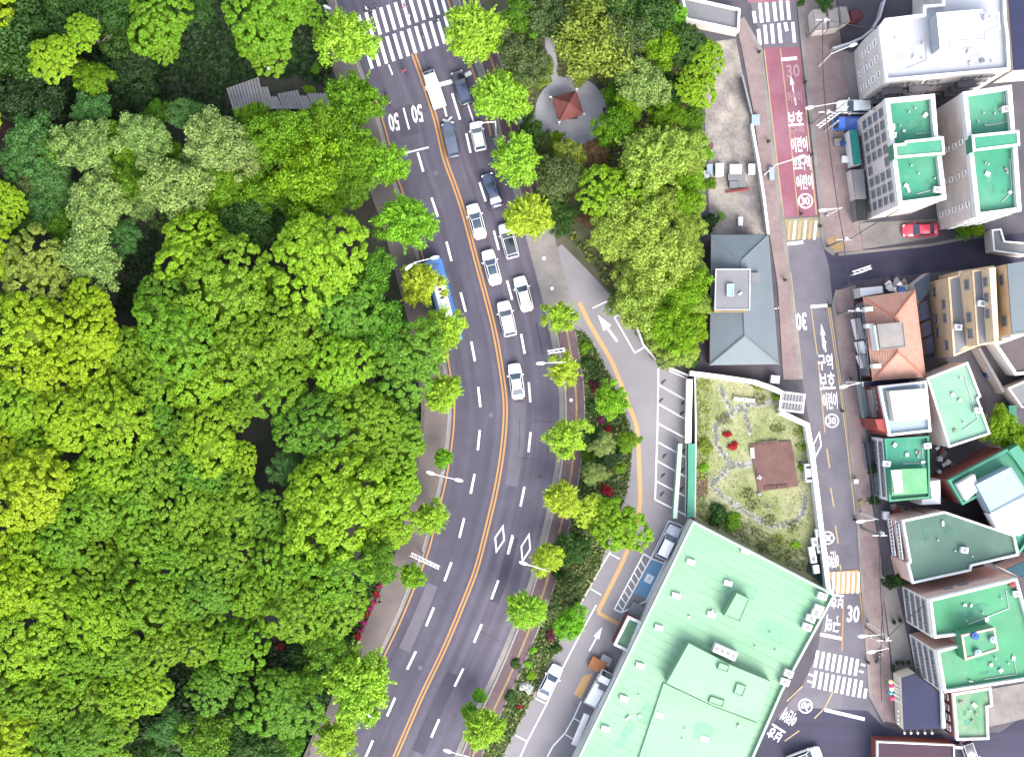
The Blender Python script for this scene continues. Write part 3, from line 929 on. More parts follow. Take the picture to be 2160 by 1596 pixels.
def window_meshes(w, h, fm):
    key = ('win', round(w, 2), round(h, 2), fm.name)
    if key in MATS:
        return MATS[key]
    t = 0.08
    f = MB()
    f.box((0, -0.04, h / 2 - t / 2), (w, 0.12, t)).box((0, -0.04, -h / 2 + t / 2), (w + 0.12, 0.16, t))
    f.box((-w / 2 + t / 2, -0.04, 0), (t, 0.115, h - 2 * t)).box((w / 2 - t / 2, -0.04, 0), (t, 0.115, h - 2 * t)).box((0, -0.03, 0), (t * .7, 0.08, h - 2 * t))
    p = MB().box((0, 0.0, 0), (w - 2 * t, 0.03, h - 2 * t))
    MATS[key] = (f.mesh('window', fm), p.mesh('pane', M_glass))
    return MATS[key]

def facade(parent, a, b, z0, z1, rows, cols, w, h, fm=None, skip=(), margin=0.06, hood=False):
    """windows on the wall that runs from ground point a to b; outside lies to the right of a -> b"""
    fm = fm or M_framew
    fme, pme = window_meshes(w, h, fm)
    a, b = Vector((a.x, a.y)), Vector((b.x, b.y))
    d = b - a
    L = d.length
    d.normalize()
    out = Vector((d.y, -d.x))
    ang = math.atan2(d.y, d.x)
    o0 = parent.location
    for r in range(rows):
        for c in range(cols):
            if (r, c) in skip:
                continue
            t = (c + 0.5) / cols * (1 - 2 * margin) + margin
            p = a + d * (L * t) + out * 0.02
            z = z0 + (r + 0.5) * (z1 - z0) / rows
            f = link('window', fme, None, parent)
            f.location = (p.x - o0.x, p.y - o0.y, z)
            f.rotation_euler = (0, 0, ang)
            g = link('pane', pme, None, f)
            g.location = (0, 0, 0)
    return out

def building(name, label, px, z, wallm, roofm, ph=0.8, pt=0.28, parm=None, cat='building', group=None, base=0.0):
    """flat-roofed building whose roof outline is seen at these pixels, z metres up"""
    w = pxs(px, z)
    if area([(p.x, p.y) for p in w]) < 0:
        w = w[::-1]
    c = sum((Vector((p.x, p.y)) for p in w), Vector((0, 0))) / len(w)
    t = thing(name, label, cat, (c.x, c.y, base), 0, group)
    loc = [(p.x - c.x, p.y - c.y) for p in w]
    zt = z - base
    wl = MB().walls([tuple(v) for v in inset([Vector(v) for v in loc], 0.05)] if ph else loc, 0, zt - ph, 0)
    wl.obj('wall', wallm, t)
    rf = MB().prism([tuple(v) for v in inset([Vector(v) for v in loc], 0.06)], zt - ph - 0.25, zt - ph)
    t_roof = rf.obj('roof', roofm, t)
    if ph:
        MB().ring(loc, pt, zt - ph - 0.3, zt).obj('parapet', parm or M_parapet, t)
    t['w'] = 0
    return t, [Vector((p.x, p.y, 0)) for p in w], t_roof
def edge(px, z):
    return [Vector((PX(x, y, z).x, PX(x, y, z).y, 0)) for x, y in px]

def addbox(parent, name, px, z0, z1, m, rim=None, rimm=None):
    """raised block on a building, its top outline seen at px"""
    o0 = parent.location
    w = [(p.x - o0.x, p.y - o0.y) for p in pxs(px, z1)]
    zz = o0.z
    b = MB()
    b.prism(w, z0 - zz, z1 - zz)
    o = b.obj(name, m, parent)
    if rim:
        MB().ring(w, rim, z1 - zz - 0.2, z1 - zz + 0.12).obj('parapet', rimm or M_parapet, o)
    return o

# white-roofed apartment block
bA, wA, rA = building('apartment_block', 'tall white-roofed apartment block with a raised white roof house', [(1854, 58), (1867, 39), (1948, 29), (1948, 11), (1988, 8), (1988, -70), (2118, -80), (2124, 43), (2128, 73), (2132, 148), (1868, 172)], 12, M_wallgrey, M_roofwhite, 0.7, 0.35)
addbox(bA, 'roof_house', [(1975, 28), (2072, 20), (2073, 26), (2107, 27), (2109, 62), (2082, 70), (2083, 87), (2008, 92), (2008, 101), (1982, 103)], 11.4, 14.2, M_roofwhite, 0.25)
e = edge([(1854, 58), (1868, 172)], 12)
facade(bA, e[0], e[1], 1.2, 11.0, 4, 3, 0.75, 1.15, skip=((0, 0),))
e = edge([(1868, 172), (2132, 148)], 12)
facade(bA, e[0], e[1], 0.8, 11.0, 4, 6, 1.7, 1.3, M_framed, skip=((3, 3), (1, 3)))
M_balc = mat('balcony_grey', C(150, 148, 156), var=0.1)
for t0 in (0.13, 0.34, 0.74):
    for zf in (2.6, 5.2, 7.8):
        p = e[0].lerp(e[1], t0)
        d = (e[1] - e[0]).normalized()
        o = Vector((d.y, -d.x, 0))
        q = p + o * 0.45 - bA.location
        MB().box((q.x, q.y, zf), (2.4, 0.8, 0.7), math.atan2(d.y, d.x)).obj('balcony', M_balc, bA)

# twin green-roofed blocks
bB, wB, rB = building('apartment_block', 'narrow tall block with green roof in two halves beside the teal awning', [(1867, 208), (1972, 198), (1979, 287), (1990, 288), (1993, 326), (1986, 328), (1997, 420), (1896, 434)], 14, M_wallgrey, M_roofgreen, 0.9, 0.5, group='twin green-roofed apartment blocks')
addbox(bB, 'roof_house', [(1884, 304), (1907, 302), (1909, 297), (1990, 289), (1993, 326), (1887, 335)], 13.0, 15.2, M_roofgreen, 0.3)
e = edge([(1867, 208), (1896, 434)], 14)
facade(bB, e[0], e[1], 0.8, 13.0, 5, 8, 1.0, 1.4, M_framed, margin=0.04, skip=((0, 0), (2, 4), (3, 4)))
e = edge([(1896, 434), (1997, 420)], 14)
bC, wC, rC = building('apartment_block', 'outer tall green-roofed block beside the red car and dark lane', [(2031, 194), (2134, 179), (2141, 275), (2150, 276), (2152, 305), (2146, 308), (2155, 445), (2060, 458)], 14, M_wallgrey, M_roofgreen, 0.9, 0.5, group='twin green-roofed apartment blocks')
addbox(bC, 'roof_house', [(2049, 285), (2149, 275), (2151, 308), (2052, 320)], 13.0, 15.2, M_roofgreen, 0.3)
e = edge([(2031, 194), (2060, 458)], 14)
facade(bC, e[0], e[1], 0.8, 13.0, 5, 7, 0.6, 1.0, skip=[(r, c) for r in range(5) for c in (0, 1, 3, 5)])
e = edge([(2060, 458), (2155, 445)], 14)
facade(bC, e[0], e[1], 1.0, 13.0, 5, 3, 0.9, 1.1)

# navy roofed house at the top right
building('house', 'low house with dark blue sheet roof behind the white-roofed block', [(2122, -60), (2230, -60), (2230, 142), (2138, 149)], 7, M_wallgrey, M_roofnavy, 0)

# tiled house
tz, rz_ = 5.6, 8.2
tl = [PX(1820, 627, tz), PX(1930, 612, tz), PX(1953, 795, tz), PX(1840, 803, tz)]
ra, rb = PX(1887, 668, rz_), PX(1894, 742, rz_)
tc = (tl[0] + tl[2]) / 2
bD = thing('tiled_house', 'house with hipped orange tiled roof and a flat concrete top box', 'house', (tc.x, tc.y, 0))
MB().walls([tuple(v) for v in inset([Vector((p.x - tc.x, p.y - tc.y)) for p in tl][::-1], 0.45)], 0, tz).obj('wall', M_wallbrick, bD)
def hiproof(parent, corners, a, b, m, c0, seams=None, sm=None, step=0.0):
    """four sloping faces; rows of tiles stand proud as courses"""
    P = [p - Vector((c0.x, c0.y, 0)) for p in corners]
    a = a - Vector((c0.x, c0.y, 0))
    b = b - Vector((c0.x, c0.y, 0))
    faces = [(P[0], P[1], a, a), (P[1], P[2], b, a), (P[2], P[3], b, b), (P[3], P[0], a, b)]
    roof = MB()
    roof.add([*P, a, b], [(0, 1, 4)[::-1], (1, 2, 5, 4)[::-1], (2, 3, 5)[::-1], (3, 0, 4, 5)[::-1], (0, 1, 2, 3)])
    ro = roof.obj('roof', m, parent)
    if step:
        cs = MB()
        for (p, q, r, s) in faces:
            n = (q - p).cross(s - p)
            if n.z < 0:
                n = -n
            n.normalize()
            ln = ((r + s) / 2 - (p + q) / 2).length
            k = int(ln / step)
            for i in range(k):
                t = (i + 0.5) / k
                u, v = p.lerp(s, t), q.lerp(r, t)
                up = ((r + s) / 2 - (p + q) / 2).normalized()
                h = n * 0.07
                w = up * 0.10
                cs.add([u - w, v - w, v - w + h, u - w + h, u + w, v + w], [(0, 1, 2, 3), (3, 2, 5, 4)])
        stuff(cs.obj('tile_course', m, ro))
    ridge = MB()
    for u, v in ((P[0], a), (P[1], a), (P[2], b), (P[3], b), (a, b)):
        ridge.tube([u + Vector((0, 0, .05)), v + Vector((0, 0, .05))], 0.12, 5)
    ridge.obj('ridge', sm or m, ro)
    return ro
M_ridge = mat('ridge_tile', C(200, 124, 104, 2.4), var=0.1)
hiproof(bD, tl, ra, rb, M_rooftile, tc, sm=M_ridge, step=0.33)
addbox(bD, 'roof_tank_room', [(1849, 684), (1905, 679), (1911, 732), (1857, 738)], 6.5, 9.0, M_concrete, 0.1, M_concrete)
addbox(bD, 'white_wall', [(1843, 686), (1848.5, 685.5), (1856.5, 738), (1851, 738)], 6.3, 8.6, M_parapet)
for p in ((1832, 652), (1835, 687), (1849, 772)):
    addbox(bD, 'dormer', [(p[0] - 8, p[1] - 4), (p[0] + 9, p[1] - 5), (p[0] + 10, p[1] + 4), (p[0] - 7, p[1] + 5)], 5.5, 6.9, M_parapet)
e = edge([(1820, 627), (1840, 803)], tz)
nrm = (e[1] - e[0]).normalized()
facade(bD, e[0] + Vector((nrm.y * -.45, nrm.x * .45, 0)), e[1], 0.8, 5.0, 2, 6, 1.5, 1.3, M_framed)
# shopfront signs between the tiled house and the pavement
for i, (a, b, m) in enumerate((((1808, 672), (1818, 715), M_framed), ((1815, 720), (1823, 745), M_parapet), ((1818, 748), (1828, 775), M_framed))):
    pa, pb = PX(*a, 3.0), PX(*b, 3.0)
    d = pb - pa
    c = (pa + pb) / 2 - bD.location
    MB().box((c.x, c.y, 3.2), (d.length, 0.5, 0.9), math.atan2(d.y, d.x)).obj('shop_sign', m, bD)
    MB().box((c.x - .3, c.y, 2.6), (d.length, 0.9, 0.12), math.atan2(d.y, d.x)).obj('awning', M_metalgrey, bD)

# stepped beige building and its neighbour
bE = thing('terraced_building', 'stepped beige stone building with grey terraces and small dark windows', 'building', (*PX(2050, 650, 5).xy, 0))
addbox(bE, 'lower_storey', [(1999, 586), (2021, 580), (2022, 572), (2096, 560), (2104, 722), (2062, 730), (2011, 752)], 0, 7.5, M_wallbeige, 0.25, M_wallbeige)
addbox(bE, 'middle_storey', [(2050, 571), (2098, 563), (2106, 722), (2061, 729)], 7.45, 11.3, M_wallbeige, 0.2, M_wallbeige)
addbox(bE, 'upper_storey', [(2087, 566), (2100, 564), (2107, 718), (2097, 720)], 11.25, 14.0, M_wallbeige)
def terrace(parent, px, z, m=M_roofgrey):
    o0 = parent.location
    w = [(p.x - o0.x, p.y - o0.y) for p in pxs(px, z)]
    MB().prism(w, z - 0.1, z).obj('terrace', m, parent)
terrace(bE, [(2003, 589), (2024, 580), (2038, 728), (2014, 747)], 7.56)
terrace(bE, [(2053, 574), (2070, 571), (2082, 722), (2064, 726)], 11.36)
for (a, b, z0, z1, n) in (((1999, 586), (2011, 752), 0.6, 7.2, 5), ):
    e = edge([a, b], 7.5)
    facade(bE, e[0], e[1], z0, z1, 2, n, 1.1, 1.2, M_framed, skip=((0, 1), (1, 0), (1, 3), (0, 4)))
e = edge([(2050, 571), (2061, 729)], 11.3)
facade(bE, e[0], e[1], 7.9, 10.9, 1, 4, 1.2, 1.5, M_framed, skip=((0, 1),))
e = edge([(2087, 566), (2097, 720)], 14.0)
facade(bE, e[0], e[1], 11.6, 13.6, 1, 4, 1.1, 1.3, M_framed, skip=((0, 3),))
bE2 = thing('stepped_house', 'beige building at the right edge with pale blue-grey flat roof', 'building', (*PX(2150, 640, 5).xy, 0))
addbox(bE2, 'lower_storey', [(2104, 562), (2210, 545), (2216, 696), (2112, 716)], 0, 10.2, M_wallbeige)
terrace(bE2, [(2105, 563), (2124, 560), (2132, 711), (2113, 714)], 10.26)
addbox(bE2, 'upper_storey', [(2124, 557), (2222, 541), (2232, 694), (2135, 706)], 10.1, 14, M_wallbeige, 0.25, M_roofslate)
terrace(bE2, [(2128, 560), (2222, 545), (2230, 690), (2138, 702)], 14.06, M_roofslate)
e = edge([(2124, 557), (2135, 706)], 14)
facade(bE2, e[0], e[1], 10.6, 13.4, 1, 3, 1.3, 1.5, M_framed, skip=((0, 1),))

# blue-grey hip-roofed hall
fz, fr = 4.6, 6.0
fc = PX(1570, 630, fz)
bF = thing('hall', 'low blue-grey hip-roofed hall with square raised grey block and skylight', 'building', (fc.x, fc.y, 0))
fo = [(1501, 495), (1620, 495), (1622, 556), (1632, 556), (1643, 768), (1497, 770), (1499, 655), (1503, 560)]
MB().walls([tuple(v) for v in inset([Vector((p.x - fc.x, p.y - fc.y)) for p in pxs(fo, fz)][::-1], 0.35)], 0, fz).obj('wall', M_wallbrick, bF)
hiproof(bF, [PX(1500, 495, fz), PX(1621, 495, fz), PX(1643, 768, fz), PX(1497, 770, fz)], PX(1563, 550, fr), PX(1571, 708, fr), M_roofslate, fc, sm=mat('slate_ridge', C(150, 164, 172, 3.8), var=0.05))
addbox(bF, 'raised_block', [(1509, 567), (1583, 567), (1582, 654), (1507, 654)], 4.0, 6.9, M_roofgrey, 0.12, M_metalgrey)
addbox(bF, 'skylight', [(1533, 599), (1548, 599), (1548, 625), (1533, 625)], 6.9, 7.25, M_skyl, 0.12, M_metalgrey)
addbox(bF, 'ridge_panel', [(1584, 575), (1603, 575), (1603, 597), (1584, 597)], 4.8, 5.95, M_roofgrey)
addbox(bF, 'brick_edge', [(1506, 655), (1576, 655), (1576, 658), (1506, 658)], 5.5, 6.8, M_tan)

# big mint-green hall
gz = 5.0
go = [(1462, 1098), (1763, 1254), (1652, 1457), (1585, 1610), (1540, 1740), (1150, 1740)]
bG, wG, rG = building('market_hall', 'very large mint-green flat-roofed hall beside the car park', go, gz, M_wallwhite, M_roofmint, 0.55, 0.3, mat('parapet_mint', C(214, 238, 220, 3.2), var=0.05))
addbox(bG, 'roof_storey', [(1453, 1356), (1546, 1404), (1626, 1437), (1598, 1522), (1504, 1487), (1406, 1440)], 4.4, 6.6, M_roofmint)
addbox(bG, 'stair_house', [(1554, 1250), (1582, 1263), (1561, 1312), (1527, 1298)], 4.4, 6.4, M_roofmint, 0.12, M_roofmint)
addbox(bG, 'roof_step', [(1505, 1489), (1597, 1524), (1575, 1592), (1560, 1740), (1300, 1740), (1400, 1440)], 4.4, 4.75, M_roofmint)
addbox(bG, 'roof_hatch', [(1518, 1397), (1540, 1405), (1535, 1418), (1513, 1411)], 6.5, 7.0, M_roofmint, 0.1, M_roofmint)
addbox(bG, 'roof_hatch', [(1500, 1468), (1530, 1478), (1524, 1492), (1494, 1481)], 6.5, 6.85, M_roofmint, 0.1, M_roofmint)
addbox(bG, 'roof_hatch', [(1555, 1440), (1575, 1448), (1566, 1470), (1548, 1462)], 6.5, 6.85, M_roofmint, 0.1, M_roofmint)
SKY = [(1458, 1185), (1573, 1162), (1427, 1256), (1537, 1230), (1502, 1296), (1391, 1324), (1351, 1404), (1317, 1473), (1391, 1508), (1278, 1537), (1487, 1558)]
for x, y in SKY:
    addbox(bG, 'roof_light', [(x - 8, y - 8), (x + 9, y - 3), (x + 7, y + 8), (x - 10, y + 3)], 4.4, 4.85, M_parapet)
for i, (a, b) in enumerate((((1340, 1385), (1300, 1468)), ((1247, 1510), (1220, 1575)))):
    e = [PX(*a, 3), PX(*b, 3)]
    d = e[1] - e[0]
    c = (e[0] + e[1]) / 2 - bG.location + Vector((-d.y, d.x, 0)).normalized() * -0.6
    MB().box((c.x, c.y, 2.8), (d.length, 0.8, 0.2), math.atan2(d.y, d.x)).obj('awning', M_framed if i != 1 else M_metalgrey, bG)
seam = MB()
for i in range(30):
    t = (i + .7) / 30
    x0, y0 = 1462 - 234 * t * 1.0 + 8, 1098 + 498 * t * 1.0 + 6
    lx, best = 0, None
    for k in range(4, 420, 4):
        x, y = x0 + .885 * k, y0 + .466 * k
        xr = 1763 - 111 * (y - 1254) / 203 if 1254 < y < 1457 else 1652 - 67 * (y - 1457) / 153 if y >= 1457 else 1763 - 300 * (1254 - y) / 156
        if y > 1254 and x > xr - 8 or y > 1600:
            break
        best = (x, y)
    if best:
        a, b = PX(x0, y0, 4.45) - bG.location, PX(*best, 4.45) - bG.location
        seam.tube([Vector((a.x, a.y, 4.46)), Vector((b.x, b.y, 4.46))], .025, 4)
seam.obj('roof_seam', mat('roof_seam_mint', C(176, 236, 196, 3.8), var=.1), rG)
bP = building('porch', 'small white-rimmed porch with green roof against the mint-green hall', [(1325, 1298), (1354, 1311), (1326, 1376), (1294, 1360)], 3.2, M_wallbrick, M_roofold, 0.4, 0.35)[0]

# pale green roof
bH, wH, rH = building('house', 'house with large plain pale-green roof and thin white rim', [(1955, 797), (2042, 763), (2070, 836), (2064, 841), (2090, 915), (2002, 944)], 7.0, M_wallgrey, M_roofmint2, 0.35, 0.25)
# white and blue roof with red corner
bI, wI, rI = building('shop_house', 'white and pale blue roofed shop building with brick-red corner', [(1854, 814), (1955, 803), (1965, 910), (1875, 920)], 8.0, M_wallbrick, M_roofblue, 0.5, 0.3)
addbox(bI, 'roof_house', [(1876, 825), (1952, 819), (1956, 884), (1886, 888)], 7.0, 9.3, mat('roof_white_stained', C(248, 244, 236, 2.6), var=0.06, col2=C(226, 206, 170, 2.6), blotch=0.6, bscale=0.6))
addbox(bI, 'red_corner', [(1846, 884), (1871, 883), (1874, 914), (1852, 905)], 0, 7.6, M_redsheet)
addbox(bI, 'sign_board', [(1836, 822), (1844, 821), (1852, 880), (1845, 881)], 3.2, 5.0, M_concrete)
e = edge([(1854, 814), (1864, 870)], 8)
facade(bI, e[0], e[1], 3.5, 7.2, 1, 4, 0.6, 1.1, M_framed)
addbox(bI, 'awning', [(1806, 812), (1822, 811), (1836, 878), (1818, 881)], 2.6, 2.9, M_roofslate)
# teal-green roof with lighter block
bJ, wJ, rJ = building('shop_house', 'teal-green roofed shop building with a row of small windows to the street', [(1866, 925), (1960, 919), (1963, 1050), (1876, 1058)], 6.2, M_wallwhite, M_roofteal, 0.5, 0.25, M_roofteal)
addbox(bJ, 'roof_house', [(1879, 990), (1954, 987), (1957, 1040), (1882, 1044)], 5.5, 7.0, mat('roof_green_light', C(130, 208, 150), var=0.1, col2=C(168, 222, 176), blotch=0.8, bscale=0.4))
addbox(bJ, 'white_canopy', [(1880, 992), (1901, 991), (1905, 1038), (1888, 1040)], 7.0, 7.3, M_metalwhite)
e = edge([(1866, 925), (1876, 1058)], 6.2)
facade(bJ, e[0], e[1], 2.8, 5.6, 1, 10, 0.7, 1.2, M_framed)
facade(bJ, e[0], e[1], 0.3, 2.6, 1, 6, 1.3, 1.8, M_framed)
building('canopy', 'white L-shaped sheet canopy at the back of the teal-green shop', [(1961, 1014), (1984, 1011), (1985, 1063), (1943, 1065), (1944, 1052), (1964, 1050)], 5.0, M_wallgrey, M_metalwhite, 0, cat='canopy')
# tilted teal building with blue and white sheets
bK, wK, rK = building('house', 'tilted teal-roofed house topped by pale blue and white sheets', [(2000, 1013), (2125, 946), (2230, 1060), (2150, 1170), (2085, 1036), (2031, 1065)], 7.0, M_wallbrick, M_roofteal, 0.6, 0.3, M_greenwall)
addbox(bK, 'blue_roof', [(2058, 1021), (2132, 984), (2168, 1040), (2090, 1082)], 6.0, 8.6, M_roofblue, 0.1, M_roofblue)
addbox(bK, 'white_roof', [(2020, 1022), (2056, 1000), (2066, 1032), (2038, 1056)], 6.0, 8.0, M_metalwhite)
addbox(bK, 'white_roof', [(2088, 1084), (2166, 1044), (2200, 1095), (2150, 1130), (2104, 1116)], 6.0, 8.2, M_metalwhite)
addbox(bK, 'green_trellis', [(2128, 950), (2148, 938), (2200, 1010), (2176, 1020)], 5.0, 7.2, M_greenwall)
# dark green roof
bL, wL, rL = building('house', 'five-sided dark-green roofed house with thin white rim', [(1903, 1097), (1993, 1078), (2141, 1128), (2150, 1171), (2051, 1194), (2049, 1204), (1925, 1231), (1914, 1188), (1919, 1184)], 7.5, M_wallpink, M_roofdark, 0.45, 0.25)
e = edge([(1903, 1097), (1914, 1188)], 7.5)
facade(bL, e[0], e[1], 0.6, 7.0, 2, 5, 1.0, 1.3)
# big green roofed block at lower right
bM, wM, rM = building('apartment_block', 'green-roofed block with pink gable wall, white window front and roof house', [(1961, 1264), (2146, 1219), (2205, 1428), (1992, 1461), (1977, 1372), (2023, 1360), (2021, 1340), (1971, 1346)], 11.0, M_wallpink, M_roofgreen2, 0.7, 0.3)
addbox(bM, 'roof_house', [(2027, 1338), (2098, 1322), (2106, 1370), (2035, 1392)], 10.2, 13.0, M_roofgreen2, 0.25, M_wallpink)
M_wf = mat('wall_white_front', C(226, 222, 214, 1.9), var=0.06)
for (a, b, n) in (((1961, 1264), (1971, 1346), 4), ((1977, 1372), (1992, 1461), 5)):
    e = edge([a, b], 11.0)
    d = (e[1] - e[0]).normalized()
    o = Vector((d.y, -d.x, 0))
    c = (e[0] + e[1]) / 2 + o * 0.06 - bM.location
    MB().box((c.x, c.y, 5.2), ((e[1] - e[0]).length, 0.14, 10.2), math.atan2(d.y, d.x)).obj('front_wall', M_wf, bM)
    facade(bM, e[0] + o * 0.13, e[1] + o * 0.13, 0.8, 10.2, 4, n, 0.95, 1.35, M_framed)
e = edge([(1961, 1264), (2146, 1219)], 11)
facade(bM, e[1], e[0], 6.5, 8.5, 1, 5, 1.0, 0.8, M_framed, skip=((0, 0), (0, 4), (0, 1)))
# navy roof shop with flags, worn green roof
bN, wN, rN = building('shop_house', 'low shop with navy blue sheet roof at the street corner', [(1901, 1429), (1931, 1419), (1983, 1459), (1985, 1537), (1906, 1539)], 3.6, M_wallcream, M_roofnavy, 0)
building('side_wall', 'tall white wall slab between the navy roof and brick-red passage', [(1985, 1456), (1991, 1462), (1996, 1535), (1988, 1537)], 4.2, M_wallwhite, M_metalwhite, 0, cat='wall')
bO, wO, rO = building('annex', 'small annex with worn green roof and white rim below the green block', [(2010, 1462), (2091, 1449), (2095, 1489), (2084, 1492), (2087, 1559), (2018, 1561)], 5.0, M_wallbrick, M_roofold, 0.4, 0.28)
e = edge([(2010, 1462), (2018, 1561)], 5.0)
facade(bO, e[0], e[1], 0.6, 4.4, 1, 4, 0.8, 1.2)
building('shed', 'brown flat shed roof just below the worn green annex', [(1850, 1563), (2014, 1570), (2016, 1720), (1850, 1720)], 3.0, M_wallbrick, mat('roof_maroon', C(92, 66, 84), var=0.12), 0.3, 0.15, cat='shed')
# smaller roofs at the right edge
building('shed', 'brown felt-roofed shed with a white wall right of the beige building', [(2096, 724), (2230, 676), (2240, 780), (2142, 792)], 3.4, M_wallwhite, M_roofbrown, 0.3, 0.4, cat='shed')
building('shed', 'pale grey flat shed at the right edge above the leafy tree', [(2126, 818), (2240, 770), (2240, 850), (2156, 860)], 3.4, M_wallgrey, M_roofgrey, 0.3, 0.2, cat='shed')
building('yard_wall', 'long grey concrete wall running down from the beige building', [(2060, 734), (2068, 731), (2122, 826), (2114, 830)], 2.4, M_wallgrey, M_roofgrey, 0, cat='wall')
building('shed', 'small dark lean-to with pale roof below the lower right apartment block', [(2092, 484), (2112, 482), (2120, 508), (2170, 512), (2170, 540), (2096, 530)], 3.0, M_wallgrey, M_roofgrey, 0.3, 0.2, cat='shed')
building('shed', 'teal corrugated lean-to behind the dark-green roofed house', [(2120, 1200), (2200, 1165), (2220, 1215), (2150, 1216)], 4.0, M_wallgrey, mat('roof_teal_dark', C(60, 110, 128), var=0.12), 0, cat='shed')
building('shed', 'pale translucent sheet roof beside the top right pavement', [(1714, 20), (1742, 18), (1746, 62), (1720, 64)], 3.0, M_wallgrey, M_concrete, 0, cat='shed')
building('shed', 'second translucent sheet roof by the top right curved wall', [(1746, 20), (1768, 16), (1772, 58), (1749, 61)], 3.0, M_wallgrey, M_concrete, 0, cat='shed')
building('shed', 'narrow pale shed roof next to the maroon patch', [(1770, 14), (1786, 14), (1794, 44), (1776, 52)], 3.0, M_wallgrey, M_concrete, 0, cat='shed')
building('shed', 'small maroon-roofed shed at the top right', [(1792, 24), (1812, 18), (1822, 36), (1798, 44)], 2.6, M_wallbrick, mat('roof_maroon_dull', C(126, 62, 78), var=0.12), 0, cat='shed')
building('shed', 'long grey ramp building at the top edge next to the trees', [(1437, -10), (1562, 18), (1560, 66), (1447, 42)], 3.0, M_wallgrey, M_roofgrey, 0.6, 0.3, cat='building')
building('shed', 'dark greenhouse lean-to between the tiled and beige houses', [(1928, 600), (1960, 575), (1962, 612), (1940, 640)], 3.2, M_wallgrey, mat('roof_slate_dark', C(70, 84, 104), var=0.12), 0, cat='shed')
for i, (px, lb) in enumerate((([(1938, 645), (1955, 635), (1962, 670), (1944, 678)], 'dark blue lean-to roof strip just right of the tiled house, topmost'), ([(1946, 684), (1963, 676), (1966, 704), (1950, 712)], 'dark blue lean-to roof strip just right of the tiled house, middle'), ([(1951, 716), (1967, 708), (1970, 744), (1955, 748)], 'dark blue lean-to roof strip just right of the tiled house, lowest'))):
    building('lean_to', lb, px, 2.8, M_wallgrey, mat('roof_slate_blue', C(70, 74, 108), var=0.12), 0, cat='shed', group='lean-to roofs beside the tiled house')
building('shed', 'small white flat roof above the tiled house', [(1812, 607), (1862, 602), (1864, 618), (1815, 627)], 3.0, M_wallgrey, M_metalwhite, 0, cat='shed')
building('shop_strip', 'narrow navy roof strip between tiled house and white-blue roof', [(1822, 806), (1934, 797), (1934, 801), (1822, 815)], 4.0, M_wallgrey, M_roofnavy, 0, cat='shed')
building('awning_shed', 'bright teal awning in front of the narrow tall block', [(1791, 275), (1808, 273), (1817, 346), (1800, 349)], 2.8, M_wallwhite, M_teal, 0, cat='awning')
building('kiosk', 'grey-roofed kiosk strip below the teal awning', [(1795, 358), (1822, 356), (1828, 418), (1804, 420)], 2.6, M_wallgrey, M_roofgrey, 0, cat='kiosk')
building('hut', 'dark green box hut against the foot of the narrow tall block', [(1804, 422), (1826, 420), (1830, 464), (1808, 466)], 2.4, M_framed, mat('dark_green_roof', C(52, 62, 60), var=0.2), 0, cat='hut')
building('pit_cover', 'dark green recessed tank cover beside the garden wall', [(1716, 1118), (1729, 1118), (1741, 1236), (1702, 1206)], 0.35, M_framed, mat('roof_green_black', C(62, 96, 98), var=0.25), 0, cat='platform')
building('shrub_box', 'dark hedge box roof left of the teal-green shop', [(1822, 935), (1846, 930), (1850, 985), (1830, 990)], 1.2, M_framed, mat('dark_mesh', C(70, 74, 86), var=0.3), 0, cat='box')

# patched and pierced roofs: vents, pipes, drains and repairs as parts of their building
M_tints = {}
def roofclutter(t, corners, z, n, pipe=True, tint=None, seed=0):
    rr = random.Random(seed)
    q = [PX(x, y, z) - t.location for x, y in corners]
    def at(u, v):
        return q[0].lerp(q[1], u).lerp(q[3].lerp(q[2], u), v)
    zz = z
    for i in range(n):
        p = at(rr.uniform(.1, .9), rr.uniform(.1, .9))
        if rr.random() < .5:
            MB().tube([(p.x, p.y, zz), (p.x, p.y, zz + .45)], .09, 6).obj('vent_pipe', M_metalgrey, t)
        else:
            MB().box((p.x, p.y, zz + .14), (rr.uniform(.25, .7), rr.uniform(.25, .5), .28), rr.uniform(0, 3)).obj('roof_box', rr.choice((M_metalwhite, M_concrete, M_metalgrey)), t)
    if pipe:
        for k in range(1):
            u = rr.uniform(.05, .12) if k else rr.uniform(.86, .95)
            a, b = at(u, rr.uniform(.06, .3)), at(u, rr.uniform(.65, .94))
            c = at(rr.uniform(.3, .6), .9)
            MB().tube([Vector((a.x, a.y, zz + .1)), Vector((b.x, b.y, zz + .1)), Vector((c.x, c.y, zz + .1))], .05, 5).obj('roof_pipe', M_metalgrey, t)
    if tint:
        for k in range(3):
            u, v = rr.uniform(.1, .7), rr.uniform(.1, .7)
            du, dv = rr.uniform(.1, .28), rr.uniform(.08, .25)
            w = [at(u, v), at(u + du, v), at(u + du, v + dv), at(u, v + dv)]
            MB().prism([(p.x, p.y) for p in w], zz - .02, zz + .008 + .003 * k).obj('roof_patch', tint, t)
M_pg = mat('roof_patch_green', C(120, 206, 168, 4.0), var=.25, scale=1.5, var2=.15, col2=C(100, 190, 150, 4.0), blotch=.9, bscale=.6)
M_pm = mat('roof_patch_mint', C(172, 234, 192, 3.9), var=.12, scale=1.2, var2=.1)
M_pd = mat('roof_patch_dark', C(96, 142, 124), var=.15, scale=1.2)
M_pw = mat('roof_patch_white', C(214, 216, 222, 3.3), var=.1, scale=1.2)
roofclutter(bB, [(1880, 222), (1962, 212), (1972, 284), (1892, 296)], 13.1, 5, True, M_pg, 1)
roofclutter(bB, [(1893, 342), (1978, 336), (1986, 410), (1904, 422)], 13.1, 6, True, M_pg, 2)
